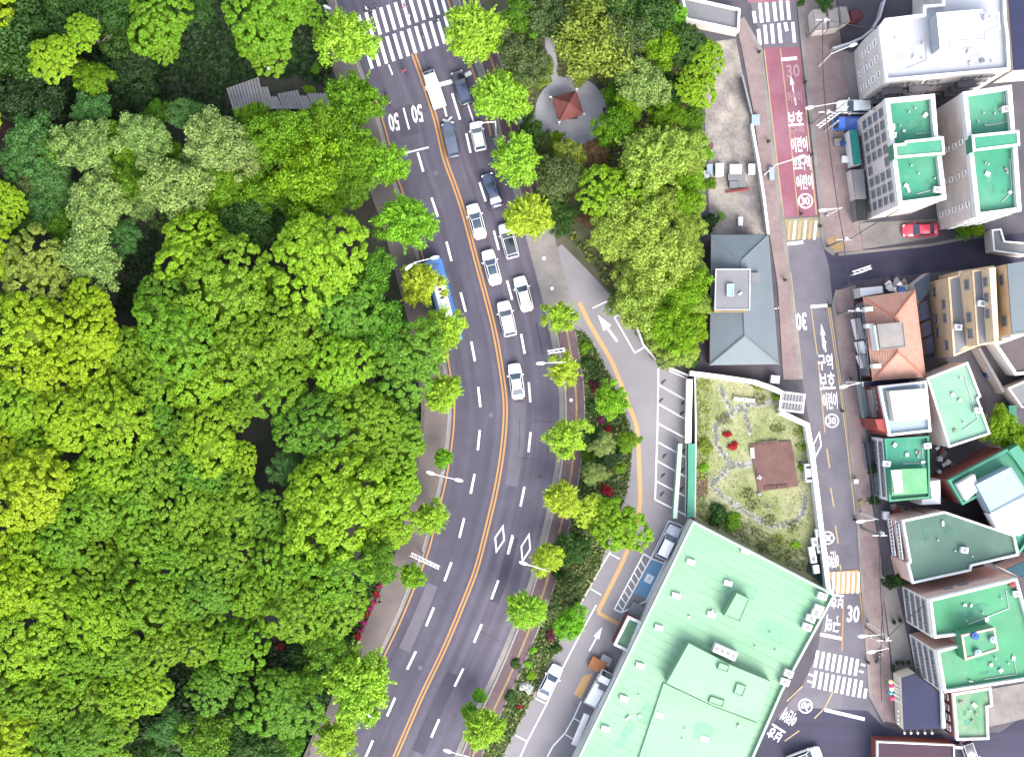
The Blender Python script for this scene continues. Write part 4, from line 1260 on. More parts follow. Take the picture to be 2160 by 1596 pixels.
roofclutter(bC, [(2044, 204), (2124, 192), (2132, 266), (2056, 276)], 13.1, 5, True, M_pg, 3)
roofclutter(bC, [(2058, 330), (2138, 320), (2144, 434), (2070, 444)], 13.1, 6, True, M_pg, 4)
roofclutter(bA, [(1875, 60), (1960, 50), (1966, 150), (1882, 160)], 11.3, 4, True, M_pw, 5)
roofclutter(bA, [(2010, 112), (2116, 100), (2120, 135), (2014, 148)], 11.3, 4, False, M_pw, 6)
roofclutter(bM, [(1975, 1275), (2135, 1236), (2145, 1300), (1985, 1335)], 10.3, 7, True, M_pg, 7)
roofclutter(bM, [(1990, 1390), (2150, 1370), (2160, 1425), (2000, 1448)], 10.3, 7, True, M_pg, 8)
roofclutter(bL, [(1925, 1105), (1995, 1090), (2080, 1180), (1940, 1215)], 7.05, 4, False, M_pd, 9)
roofclutter(bH, [(1968, 800), (2036, 775), (2076, 905), (2008, 930)], 6.65, 5, True, M_pm, 10)
roofclutter(bJ, [(1874, 932), (1952, 927), (1955, 980), (1880, 984)], 5.7, 6, True, M_pg, 11)
roofclutter(bO, [(2018, 1468), (2082, 1458), (2080, 1550), (2024, 1554)], 4.6, 5, False, M_pg, 12)
roofclutter(bG, [(1470, 1125), (1730, 1250), (1640, 1420), (1400, 1330)], 4.45, 5, False, M_pm, 13)
roofclutter(bG, [(1400, 1340), (1440, 1450), (1380, 1590), (1260, 1590)], 4.45, 4, False, M_pm, 14)
roofclutter(bG, [(1440, 1470), (1580, 1530), (1540, 1596), (1390, 1596)], 4.75, 3, False, M_pm, 15)
roofclutter(bF, [(1515, 575), (1578, 575), (1576, 645), (1513, 645)], 6.9, 3, False, None, 16)

# walls
def wallrun(name, label, px, z, th, m, cat='wall', group=None, capm=None):
    pts = [PX(x, y, z) for x, y in px]
    c = pts[0]
    t = thing(name, label, cat, (c.x, c.y, 0), 0, group)
    q = [Vector((p.x - c.x, p.y - c.y)) for p in pts]
    def strip(w, z0, z1):
        A, B = [], []
        for i, p in enumerate(q):
            d1 = (q[i] - q[i - 1]).normalized() if i else (q[1] - q[0]).normalized()
            d2 = (q[i + 1] - q[i]).normalized() if i < len(q) - 1 else d1
            n1, n2 = Vector((-d1.y, d1.x)), Vector((-d2.y, d2.x))
            n = (n1 + n2) * (w / 2 / max(.3, 1 + n1.dot(n2)))
            e = d1 * (.03 if i == len(q) - 1 else -.03 if i == 0 else 0) * (1 if w > th else 0)
            A.append(p + n + e)
            B.append(p - n + e)
        return MB().prism([tuple(v) for v in A + B[::-1]], z0, z1)
    strip(th, -0.05, z - 0.05).obj('wall', m, t)
    strip(th + 0.08, z - 0.05, z + 0.05).obj('coping', capm or m, t)
    return t
wallrun('garden_wall', 'thick white wall between the dry garden and the street', [(1646, 869), (1703, 896), (1713, 955), (1722, 1025), (1732, 1110), (1742, 1190), (1748, 1246)], 2.0, 0.55, M_wallwhite)
wallrun('garden_wall', 'white wall along the top of the dry garden', [(1456, 787), (1520, 795), (1592, 806), (1628, 818), (1650, 828)], 2.0, 0.55, M_wallwhite)
wallrun('boundary_wall', 'low cream wall beside the upper parking bays', [(1455, 800), (1453, 870), (1452, 934)], 1.6, 0.7, M_wallcream)
wallrun('boundary_wall', 'teal-green sheet wall beside the lower parking bays', [(1459, 936), (1459, 1010), (1457, 1090)], 1.8, 0.85, M_greenwall)
wallrun('boundary_fence', 'thin grey fence rail at the garden side of the parking walls', [(1466, 790), (1468, 900), (1466, 1090)], 1.5, 0.12, M_metalgrey, 'fence')
wallrun('canopy_beam', 'pale green beam over the lower parking bays', [(1435, 936), (1430, 1010), (1424, 1092)], 2.2, 0.45, M_greencanopy, 'beam')
wallrun('retaining_wall', 'low brown wall between the forest and left pavement, upper half', [tuple(p) for p in offset(CENTRE, -174) if 780 < p.y < 1180][::2], 1.0, 0.35, mat('retaining_stone', C(128, 120, 112), var=0.2))
wallrun('retaining_wall', 'low brown wall between the forest and left pavement, lower end', [tuple(p) for p in offset(CENTRE, -174) if 1480 < p.y < 1700][::2], 1.0, 0.35, MATS['retaining_stone'])
wallrun('yard_wall', 'thin pale wall between the concrete yard and pavement', [(1586, 262), (1600, 340), (1612, 420), (1621, 494)], 1.5, 0.25, M_wallwhite)
wallrun('yard_fence', 'dark metal fence in front of the top concrete yard', [(1566, 160), (1577, 205), (1586, 240)], 1.4, 0.15, M_framed, 'fence')
wallrun('park_wall', 'grey stone path wall on the right border of the park', [(1477, 300), (1477, 400), (1476, 470)], 0.8, 0.35, M_concrete)
wallrun('yard_wall', 'curved grey wall with railing at the top right', [(1757, 102), (1790, 92), (1818, 80), (1840, 62), (1856, 36), (1866, 0)], 1.6, 0.2, M_metalgrey)
wallrun('lane_wall', 'pale wall at the bottom right lane edge', [(1866, 1568), (1940, 1572), (2030, 1576)], 1.2, 0.25, M_wallwhite)
wallrun('guard_rail', 'cream curved rail bordering the park beside the service road', [(1344, 690), (1356, 725), (1390, 766), (1452, 792)], 0.6, 0.18, M_parapet, 'rail')
# ------------------------------------------------------------------ foliage
rng = np.random.default_rng(11)
def unit(n):
    v = rng.normal(size=(n, 3))
    return v / np.linalg.norm(v, axis=1, keepdims=True)

def leaves(C0, Nrm, size, tint, aspect=1.0, jitter=0.5):
    """one quad per leaf centre"""
    n = len(C0)
    nr = Nrm + jitter * rng.normal(size=(n, 3))
    nr /= np.linalg.norm(nr, axis=1, keepdims=True)
    a = np.cross(nr, unit(n))
    a /= np.linalg.norm(a, axis=1, keepdims=True) + 1e-9
    b = np.cross(nr, a)
    s = size[:, None] / 2
    V = np.stack([C0 - a * s * aspect - b * s * .55, C0 + a * s * aspect * .4 - b * s, C0 + a * s * aspect + b * s * .55, C0 - a * s * aspect * .4 + b * s], 1).reshape(-1, 3)
    return V, np.arange(n * 4).reshape(-1, 4), tint

def join(parts):
    V, Q, T, o = [], [], [], 0
    for v, q, t in parts:
        V.append(v); Q.append(q + o); T.append(t); o += len(v)
    return np.concatenate(V), np.concatenate(Q), np.concatenate(T)

def blob(c, r, n=9, squash=0.8):
    """closed dark heart of a clump, four-sided faces only"""
    seg, ring = n, 5
    V, Q = [], []
    for i in range(ring + 1):
        ph = math.pi * (0.005 + 0.99 * i / ring) - math.pi / 2
        for k in range(seg):
            t = 2 * math.pi * k / seg
            V.append((c[0] + r * math.cos(ph) * math.cos(t), c[1] + r * math.cos(ph) * math.sin(t), c[2] + r * squash * math.sin(ph)))
    for i in range(ring):
        for k in range(seg):
            Q.append((i * seg + k, i * seg + (k + 1) % seg, (i + 1) * seg + (k + 1) % seg, (i + 1) * seg + k))
    return np.array(V), np.array(Q), np.full(len(Q), 0.3)  # tint below the leaf average: shade inside the clump put into colour

def crown_lobed(R0=5.0, nf=96, per=120, leaf=0.21, fr=0.68, flat=0.62, soft=0.3):
    """dense broadleaf crown: a dome of separate bulging sprays with dark clefts between them"""
    parts = []
    ga = math.pi * (3 - math.sqrt(5))
    a1, a2, a3 = rng.uniform(0, 6.28, 3)
    def out(ph):
        return 1 + .11 * math.sin(2 * ph + a1) + .09 * math.sin(3 * ph + a2) + .06 * math.sin(5 * ph + a3)
    # big limbs lift groups of sprays to different levels
    limb = unit(7)
    lift = rng.uniform(-.55, .6, 7)
    for i in range(nf):
        f = (i + 0.5) / nf
        ct = 1 - f * 1.1
        st = math.sqrt(max(0, 1 - ct * ct))
        ph = i * ga + rng.uniform(-.22, .22)
        n0 = np.array([st * math.cos(ph), st * math.sin(ph), ct])
        li = int(np.argmax(limb @ n0))
        rad = R0 * .86 * out(ph) + lift[li] + rng.uniform(-.3, .3)
        lc = n0 * rad * np.array([1, 1, flat])
        r = fr * rng.uniform(.72, 1.25)
        up = n0 + np.array([0, 0, .8])
        up /= np.linalg.norm(up)
        # each spray is a handful of leaf bunches
        k = 7
        bs = unit(40)
        bs = bs[(bs @ up) > .05][:k]
        idx = rng.integers(0, len(bs), per)
        w = unit(per)
        fl = (w @ up) < -.1
        w[fl] *= -1
        c0 = lc + bs[idx] * r * .62
        lt = rng.uniform(-.14, .14)
        tint = np.clip(.5 + lt + rng.normal(0, .15, per), 0, 1)
        parts.append(leaves(c0 + w * r * .46 * rng.uniform(.75, 1.05, (per, 1)), w * .8 + up * .4, leaf * rng.uniform(.7, 1.35, per), tint, 1.0, soft))
        parts.append(blob(lc - up * r * .25, r * .62, 7))
    parts.append(blob(np.array([0, 0, -.9]), R0 * 0.58, 12, flat))
    return join(parts)

def crown_soft(R0=5.0, nf=44, per=230, leaf=0.19, flat=0.7, aspect=1.7):
    """loose feathery crown: soft fans of narrow leaves, gaps between them"""
    parts = []
    ga = math.pi * (3 - math.sqrt(5))
    a1, a2 = rng.uniform(0, 6.28, 2)
    for i in range(nf):
        f = (i + .5) / nf
        ct = 1 - f * 1.1
        st = math.sqrt(max(0, 1 - ct * ct))
        ph = i * ga + rng.uniform(-.4, .4)
        o = 1 + .16 * math.sin(2 * ph + a1) + .12 * math.sin(3 * ph + a2)
        n0 = np.array([st * math.cos(ph), st * math.sin(ph), ct])
        lc = n0 * R0 * rng.uniform(.6, .9) * o * np.array([1, 1, flat])
        lr = R0 * rng.uniform(.14, .25)
        w = unit(per)
        w[:, 2] = np.where(w[:, 2] < -.3, -w[:, 2], w[:, 2])
        tint = np.clip(rng.normal(.5, .2, per) + rng.uniform(-.2, .2), 0, 1)
        parts.append(leaves(lc + w * lr * rng.uniform(.3, 1.2, (per, 1)), w, leaf * rng.uniform(.6, 1.5, per), tint, aspect, 0.6))
        parts.append(blob(lc - n0 * lr * .3, lr * .45, 7))
    parts.append(blob(np.array([0, 0, -.2]), R0 * .58, 10, flat))
    return join(parts)

def crown_spiky(R0=5.0, nb=64, leaf=0.2, per=150, core=True, wide=0.8):
    """ginkgo: many leafy branches radiating from the stem in tiers, ragged spiky outline"""
    parts = []
    for i in range(nb):
        f = i / nb
        ph = i * 2.399 + rng.uniform(-.35, .35)
        el = math.radians(rng.uniform(-4, 18) + 68 * f ** 1.3)
        L = R0 * rng.uniform(.55, 1.12) * (1 - .15 * f)
        z0 = -R0 * .3 + R0 * .45 * f
        t = rng.uniform(.12, 1, per) ** .75
        d = np.stack([np.cos(ph) * math.cos(el) * L * t, np.sin(ph) * math.cos(el) * L * t, z0 + L * (math.sin(el) * t + .12 * t ** 2)], 1)
        rad = wide * (.5 * (1.08 - t) + .22)[:, None]
        w = unit(per)
        side = np.stack([-np.sin(ph) * np.ones(per), np.cos(ph) * np.ones(per), np.zeros(per)], 1) * (rng.choice([-1, 1], per) * rng.uniform(0, .7, per) * (1 - t) * 1.3)[:, None]
        lt = rng.uniform(-.15, .15)
        tint = np.clip(rng.normal(.5 + lt, .18, per), 0, 1)
        parts.append(leaves(d + w * rad * rng.uniform(.3, 1, (per, 1)) + side, w * .5 + np.array([0, 0, .7]), leaf * rng.uniform(.7, 1.4, per), tint, 1.3, .5))
    if core:
        parts.append(blob(np.array([0, 0, 0]), R0 * .35, 10, 1.0))
    return join(parts)

def crown_shrub(R0=1.0, n=900, leaf=0.17):
    w = unit(n)
    w[:, 2] = np.abs(w[:, 2])
    k = 9
    cs = unit(k) * R0 * .55
    cs[:, 2] = np.abs(cs[:, 2])
    idx = rng.integers(0, k, n)
    parts = [leaves(cs[idx] + w * R0 * .5 * rng.uniform(.6, 1.1, (n, 1)), w, leaf * rng.uniform(.7, 1.3, n), np.clip(rng.normal(.5, .2, n), 0, 1), 1.1, .45)]
    parts += [blob(c, R0 * .38) for c in cs]
    return join(parts)

def crown_ginkgo(k):
    """round fluffy street ginkgo with short ragged branch ends"""
    a = crown_soft(R0=4.3, nf=52 + 6 * k, per=170, leaf=.2, flat=.85, aspect=1.4)
    b = crown_spiky(R0=4.9, nb=46 + 8 * k, leaf=.18, per=120, core=False, wide=.7)
    return join([a, b])

PROTO = {'lobed': [], 'soft': [], 'spiky': [], 'shrub': [], 'sparse': []}
for k in range(7):
    PROTO['lobed'].append(npmesh('crown', *crown_lobed(nf=120 + k * 10, per=92, fr=.62 - .015 * k)))
for k in range(5):
    PROTO['soft'].append(npmesh('crown', *crown_soft(nf=40 + 6 * k)))
for k in range(5):
    PROTO['spiky'].append(npmesh('crown', *crown_ginkgo(k)))
for k in range(2):
    PROTO['sparse'].append(npmesh('crown', *join([crown_soft(R0=4.6, nf=24 + 5 * k, per=210, leaf=.22, flat=.8, aspect=1.4)[:3], crown_spiky(R0=5.0, nb=26, leaf=.18, per=110, core=False, wide=.7)])))
for k in range(3):
    PROTO['shrub'].append(npmesh('foliage', *crown_shrub()))
M_bark = mat('bark', (0.06, 0.048, 0.038), var=0.3, scale=3, var2=0.3, scale2=20, bump=0.5)
for fam in PROTO.values():
    for me in fam:
        me.materials.append(M_bark)
LM = {
    'lime': leafmat('leaf_lime', C(155, 204, 28, 2.4)),
    'yellow': leafmat('leaf_yellow', C(176, 212, 22, 2.5)),
    'mid': leafmat('leaf_mid', C(132, 182, 28, 2.4)),
    'deep': leafmat('leaf_deep', C(114, 170, 36, 2.4)),
    'olive': leafmat('leaf_olive', C(158, 178, 66, 2.3)),
    'grey': leafmat('leaf_grey_green', C(112, 136, 74, 2.5)),
    'pale': leafmat('leaf_pale', C(172, 206, 108, 2.5)),
    'dark': leafmat('leaf_dark', C(78, 122, 46, 2.5)),
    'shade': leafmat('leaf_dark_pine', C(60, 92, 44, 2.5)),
    'ginkgo': leafmat('leaf_ginkgo', C(172, 220, 60, 2.0)),
    'gold': leafmat('leaf_ginkgo_gold', C(194, 222, 62, 1.9)),
    'teal': leafmat('leaf_blue_green', C(104, 160, 78, 2.5)),
    'vivid': leafmat('leaf_vivid', C(146, 210, 46, 2.1)),
    'red': leafmat('leaf_red', C(212, 40, 60, 2.5), hue=0.01),
    'pink': leafmat('blossom_pink', C(206, 60, 130, 2.5), hue=0.02),
    'wine': leafmat('leaf_wine', C(130, 60, 70, 2.5), hue=0.02),
    'white': leafmat('blossom_white', C(226, 228, 222, 1.8), hue=0.0),
    'hay': leafmat('leaf_hay', C(174, 206, 82, 2.1)),
    'straw': leafmat('leaf_straw', C(168, 192, 104, 2.2)),
    'drygreen': leafmat('leaf_dry_green', C(150, 152, 92, 2.8)),
    'brown': leafmat('leaf_brown', C(170, 140, 96, 2.5)),
}
trunk_me = MB()
trunk_me.smooth = True
trunk_me.tube([(0, 0, 0), (0.03, 0, .25), (0, .03, .6), (.02, 0, 1.0)], [.05, .036, .03, .018], 8)
for k in range(6):
    a = k * 1.05
    trunk_me.tube([(0, 0, .5 + .06 * k), (math.cos(a) * .12, math.sin(a) * .12, .68 + .05 * k), (math.cos(a) * .26, math.sin(a) * .26, .82 + .05 * k)], [.016, .010, .004], 5)
trunk_me = trunk_me.mesh('trunk', M_bark)

def plant(name, label, cat, px, py, rpx, h, fam, colr, group=None, k=None, squash=1.0):
    """tree whose crown centre is seen at a pixel; h is the height of that centre"""
    p = PX(px, py, h)
    r = rpx * S * (H - h) / H
    t = thing(name, label, cat, (p.x, p.y, 0), 0, group)
    fs = PROTO[fam]
    me = fs[random.randrange(len(fs)) if k is None else k % len(fs)]
    c = link('foliage' if fam == 'shrub' else 'crown', me, None, t)
    s = r / (1.0 if fam == 'shrub' else 5.0) * (1.0 if fam == 'shrub' else 1.02)
    c.location = (0, 0, h if fam != 'shrub' else 0.05)
    c.scale = (s * random.uniform(.88, 1.14), s * random.uniform(.88, 1.14), s * squash * random.uniform(.85, 1.0))
    c.rotation_euler = (random.uniform(-.12, .12), random.uniform(-.12, .12), random.uniform(0, 6.28))
    c.material_slots[0].link = 'OBJECT'
    c.material_slots[0].material = LM[colr]
    if fam != 'shrub':
        tr = link('trunk', trunk_me, None, t)
        th = h + r * .2
        tr.scale = (th * .8, th * .8, th)
    return t

WORD = {'lime': 'lime-green', 'yellow': 'yellow-green', 'mid': 'mid-green', 'deep': 'deep green', 'olive': 'olive-green', 'grey': 'grey-green', 'pale': 'pale silvery-green', 'dark': 'dark green', 'shade': 'very dark green', 'ginkgo': 'bright yellow-green', 'gold': 'golden-green', 'teal': 'blue-green', 'vivid': 'vivid green'}
LAND = [((700, 1060), 'the big domed lime crown'), ((280, 600), 'the dark forest gap'), ((190, 500), 'the silvery willows'), ((120, 110), 'the bright tree in the dark clearing'), ((0, 850), 'the left picture edge'), ((0, 1596), 'the lower left corner'), ((0, 0), 'the upper left corner'), ((930, 615), 'the blue bus'), ((790, 1260), 'the pink azalea hedge'), ((585, 195), 'the grey timber deck'), ((580, 930), 'the long dark canopy gap'), ((540, 1150), 'the small canopy hollow'), ((760, 1440), 'the spiky lower ginkgo'), ((590, 1365), 'the red-leaved shrub'), ((1200, 222), 'the brown-roofed pavilion'), ((1070, 20), 'the big crosswalk corner'), ((1500, 130), 'the concrete yard'), ((1570, 560), 'the blue-grey hall'), ((1240, 640), 'the orange line end'), ((300, 1596), 'the bottom picture edge'), ((300, 0), 'the top picture edge'), ((420, 900), 'the middle of the forest'), ((200, 1180), 'the lower left forest')]
USED = set()
def where(px, py):
    ls = sorted(LAND, key=lambda l: (l[0][0] - px) ** 2 + (l[0][1] - py) ** 2)
    for (lx, ly), nm in ls[:6]:
        dx, dy = px - lx, py - ly
        v = 'below' if dy > 0 else 'above'
        hz = 'right of' if dx > 0 else 'left of'
        if abs(dy) > 2.2 * abs(dx):
            d = v
        elif abs(dx) > 2.2 * abs(dy):
            d = hz
        else:
            d = v + ' and ' + hz
        dist = math.hypot(dx, dy)
        q = 'just ' if dist < 110 else '' if dist < 230 else 'well '
        yield q + d + ' ' + nm
def autolabel(kind, colr, rpx, px, py):
    size = 'small' if rpx < 45 else 'broad' if rpx > 78 else 'medium'
    for w in where(px, py):
        lb = f'{size} {WORD[colr]} {kind} {w}'
        if lb not in USED and len(lb.split()) <= 16:
            USED.add(lb)
            return lb
    ws = list(where(px, py))
    lb = f'{size} {WORD[colr]} {kind} {ws[0]}, {ws[1]}'
    lb = ' '.join(lb.split()[:16])
    USED.add(lb)
    return lb

# forest: placed crowns (pixel, pixel, radius, height, family, colour)
FOREST = [
    (75, 570, 84, 9, 'lobed', 'olive'), (15, 430, 48, 9, 'lobed', 'lime'), (400, 520, 72, 10, 'lobed', 'lime'), (480, 615, 95, 11, 'lobed', 'mid'), (665, 545, 105, 12, 'lobed', 'lime'),
    (345, 640, 62, 10, 'lobed', 'deep'), (375, 705, 85, 11, 'lobed', 'mid'), (60, 700, 88, 11, 'lobed', 'yellow'), (185, 720, 85, 11, 'lobed', 'yellow'), (510, 735, 85, 11, 'lobed', 'mid'),
    (610, 690, 75, 11, 'lobed', 'mid'), (730, 655, 80, 11, 'lobed', 'deep'), (770, 590, 62, 9, 'soft', 'deep'), (720, 775, 66, 11, 'lobed', 'lime'), (850, 760, 80, 9, 'lobed', 'deep'), (800, 690, 62, 9, 'soft', 'deep'),
    (580, 800, 72, 10, 'lobed', 'mid'), (665, 905, 78, 11, 'lobed', 'deep'), (770, 880, 72, 11, 'lobed', 'mid'), (835, 930, 58, 9, 'lobed', 'mid'), (700, 1060, 124, 12, 'lobed', 'lime'), (835, 1030, 62, 9, 'lobed', 'lime'),
    (820, 1115, 52, 8, 'lobed', 'lime'), (605, 985, 40, 8, 'soft', 'teal'), (790, 960, 50, 10, 'lobed', 'mid'), (560, 1090, 55, 9, 'lobed', 'deep'), (700, 1190, 78, 10, 'lobed', 'mid'), (600, 1195, 70, 10, 'lobed', 'mid'), (800, 1185, 48, 8, 'soft', 'deep'),
    (60, 1040, 88, 11, 'lobed', 'yellow'), (30, 1240, 78, 11, 'lobed', 'yellow'), (150, 890, 72, 11, 'lobed', 'yellow'), (245, 880, 78, 11, 'lobed', 'lime'), (50, 860, 72, 10, 'lobed', 'lime'), (90, 790, 70, 10, 'lobed', 'yellow'),
    (330, 790, 66, 10, 'lobed', 'mid'), (430, 800, 70, 10, 'lobed', 'lime'), (330, 890, 50, 10, 'lobed', 'deep'), (385, 905, 38, 10, 'lobed', 'deep'), (440, 930, 66, 11, 'lobed', 'lime'), (500, 970, 45, 10, 'lobed', 'lime'), (330, 985, 62, 10, 'lobed', 'mid'), (395, 1000, 52, 10, 'lobed', 'deep'), (230, 985, 70, 11, 'lobed', 'lime'),
    (290, 1050, 62, 10, 'lobed', 'mid'), (200, 1080, 66, 10, 'lobed', 'mid'), (140, 1150, 74, 10, 'lobed', 'mid'), (400, 1080, 74, 10, 'lobed', 'mid'), (490, 1070, 66, 10, 'lobed', 'mid'), (300, 1150, 70, 10, 'lobed', 'mid'), (380, 1180, 58, 10, 'lobed', 'mid'), (470, 1170, 62, 10, 'lobed', 'mid'), (215, 1190, 62, 10, 'lobed', 'mid'), (60, 1150, 60, 10, 'lobed', 'lime'),
    (120, 1265, 70, 10, 'lobed', 'lime'), (200, 1300, 74, 11, 'lobed', 'lime'), (290, 1270, 70, 10, 'lobed', 'mid'), (370, 1270, 62, 10, 'lobed', 'mid'), (450, 1250, 62, 10, 'lobed', 'deep'), (530, 1250, 66, 10, 'lobed', 'mid'), (620, 1290, 70, 10, 'lobed', 'mid'), (700, 1270, 62, 9, 'lobed', 'mid'), (420, 1340, 62, 10, 'lobed', 'mid'), (500, 1360, 70, 10, 'lobed', 'mid'), (330, 1360, 62, 10, 'lobed', 'mid'), (250, 1380, 62, 10, 'lobed', 'mid'),
    (60, 1370, 78, 10, 'lobed', 'lime'), (150, 1390, 62, 10, 'lobed', 'mid'), (40, 1470, 62, 10, 'lobed', 'mid'), (110, 1480, 66, 10, 'lobed', 'mid'), (190, 1470, 62, 10, 'lobed', 'mid'), (310, 1455, 50, 10, 'lobed', 'lime'), (30, 1560, 62, 10, 'lobed', 'yellow'), (110, 1565, 62, 10, 'lobed', 'deep'), (190, 1550, 55, 10, 'lobed', 'deep'), (240, 1530, 44, 9, 'lobed', 'mid'), (220, 1600, 60, 9, 'lobed', 'mid'),
    (680, 1330, 62, 8, 'soft', 'deep'), (640, 1395, 40, 6, 'soft', 'dark'), (450, 1440, 55, 8, 'lobed', 'deep'), (360, 1535, 45, 7, 'soft', 'teal'), (440, 1560, 60, 8, 'soft', 'deep'), (530, 1500, 60, 6, 'soft', 'dark'), (590, 1480, 75, 8, 'lobed', 'deep'), (540, 1580, 60, 7, 'soft', 'dark'), (610, 1560, 45, 6, 'soft', 'deep'), (650, 1440, 40, 7, 'soft', 'deep'), (330, 1600, 50, 7, 'soft', 'dark'),
    # silvery band and the shaded top left
    (70, 300, 58, 8, 'soft', 'teal'), (185, 310, 75, 9, 'soft', 'pale'), (310, 290, 58, 9, 'soft', 'pale'), (115, 375, 50, 7, 'soft', 'teal'), (375, 395, 74, 9, 'soft', 'pale'), (205, 435, 72, 9, 'soft', 'pale'), (195, 545, 74, 9, 'soft', 'pale'), (260, 380, 48, 7, 'soft', 'deep'),
    (460, 300, 80, 9, 'soft', 'straw'), (400, 245, 42, 8, 'soft', 'teal'), (590, 290, 70, 9, 'soft', 'mid'), (650, 370, 82, 9, 'soft', 'lime'), (560, 390, 60, 8, 'soft', 'mid'), (470, 385, 50, 8, 'soft', 'mid'), (530, 475, 62, 7, 'soft', 'dark'), (745, 320, 62, 8, 'soft', 'mid'), (690, 265, 55, 8, 'soft', 'mid'), (190, 240, 44, 7, 'soft', 'teal'), (740, 400, 45, 7, 'soft', 'deep'), (255, 300, 50, 7, 'soft', 'mid'), (120, 310, 46, 7, 'soft', 'mid'), (290, 350, 52, 6, 'soft', 'deep'), (440, 440, 48, 6, 'soft', 'mid'), (150, 480, 48, 6, 'soft', 'deep'), (90, 440, 46, 6, 'soft', 'teal'), (520, 330, 56, 8, 'soft', 'straw'), (340, 330, 46, 6, 'soft', 'mid'), (260, 500, 44, 6, 'soft', 'teal'), (430, 340, 48, 7, 'soft', 'pale'), (540, 250, 40, 7, 'soft', 'mid'), (640, 300, 52, 8, 'soft', 'mid'), (710, 340, 50, 8, 'soft', 'mid'), (610, 420, 48, 7, 'soft', 'deep'), (600, 470, 40, 6, 'soft', 'dark'), (480, 500, 40, 7, 'soft', 'dark'), (30, 340, 40, 7, 'soft', 'teal'), (50, 480, 44, 6, 'soft', 'dark'), (10, 650, 40, 8, 'lobed', 'deep'), (330, 240, 30, 6, 'soft', 'deep'),
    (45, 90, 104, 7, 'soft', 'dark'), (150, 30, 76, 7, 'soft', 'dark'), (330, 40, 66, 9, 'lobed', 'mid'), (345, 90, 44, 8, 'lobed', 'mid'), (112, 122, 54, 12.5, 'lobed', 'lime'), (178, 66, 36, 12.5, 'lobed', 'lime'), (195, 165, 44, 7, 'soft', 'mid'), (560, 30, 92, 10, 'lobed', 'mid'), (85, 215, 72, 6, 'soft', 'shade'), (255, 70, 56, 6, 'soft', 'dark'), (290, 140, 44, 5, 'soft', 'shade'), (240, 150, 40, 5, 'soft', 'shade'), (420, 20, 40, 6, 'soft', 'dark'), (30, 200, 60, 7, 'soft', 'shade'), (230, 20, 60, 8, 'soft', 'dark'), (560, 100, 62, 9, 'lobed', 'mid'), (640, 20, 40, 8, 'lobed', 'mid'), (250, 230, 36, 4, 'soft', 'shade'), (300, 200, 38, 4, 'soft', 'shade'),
]
POS = []
for (x, y, r, h, f, c) in FOREST:
    kind = 'willow-like tree' if c in ('pale', 'straw') else 'forest tree'
    if c == 'straw':
        WORD['straw'] = 'straw-green'
    plant('willow_tree' if c in ('pale', 'straw') else 'forest_tree', autolabel(kind, c, r, x, y), 'tree', x, y, r, h + random.uniform(-.6, .6), f, c, 'silvery trees in the middle left' if c in ('pale', 'straw') else 'broadleaf trees of the forest', squash=random.uniform(.85, 1.05))
    POS.append((x, y, r))
for _ in range(500):
    x, y = random.uniform(20, 760), random.uniform(265, 500)
    r = random.uniform(34, 52)
    if any(math.hypot(x - a, y - b) < (r + c) * .55 for a, b, c in POS) or math.hypot(x - 290, y - 560) < 120 or x > 690 and y > 430:
        continue
    c = random.choice(('teal', 'pale', 'mid', 'grey') if x < 420 else ('mid', 'lime', 'mid', 'straw'))
    plant('forest_tree', autolabel('forest tree', c, r, x, y), 'tree', x, y, r, random.uniform(4.5, 6.5), 'soft', c, 'broadleaf trees of the forest')
    POS.append((x, y, r))
# the rest of the closed canopy, beyond the frame too
GAPS = [(280, 600, 62), (590, 900, 50), (545, 1010, 30), (300, 540, 40), (560, 960, 40), (540, 1155, 20), (620, 840, 30), (430, 160, 110), (600, 150, 90), (330, 1480, 30), (420, 1500, 40), (290, 1560, 40), (480, 1470, 30), (250, 200, 60), (640, 480, 30), (690, 470, 50), (740, 500, 45), (870, 880, 25), (790, 1260, 40), (620, 1370, 40), (700, 1400, 40)]
for x0, x1, y0, y1, tries in ((-130, 860, 600, 1700, 2600), (-130, 0, -100, 600, 200)):
    for _ in range(tries):
        x, y = random.uniform(x0, x1), random.uniform(y0, y1)
        r = random.uniform(42, 70)
        lim = min((p.x for p in left_edge if abs(p.y - y) < 40), default=700) - 10
        if x + r * .8 > lim or (x < 0 and x > -r * .3 and y < 300):
            continue
        if y > 1390 and x > 280:
            continue
        if any(math.hypot(x - a, y - b) < (r + c) * .58 for a, b, c in POS) or any(math.hypot(x - a, y - b) < r * .7 + c for a, b, c in GAPS):
            continue
        c = random.choice(('yellow', 'yellow', 'lime') if x < 90 else ('lime', 'lime', 'yellow') if x < 220 else ('lime', 'mid', 'mid') if x < 420 else ('mid', 'mid', 'deep'))
        plant('forest_tree', autolabel('forest tree', c, r, x, y), 'tree', x, y, r, random.uniform(8.5, 10.5), 'lobed', c, 'broadleaf trees of the forest')
        POS.append((x, y, r))

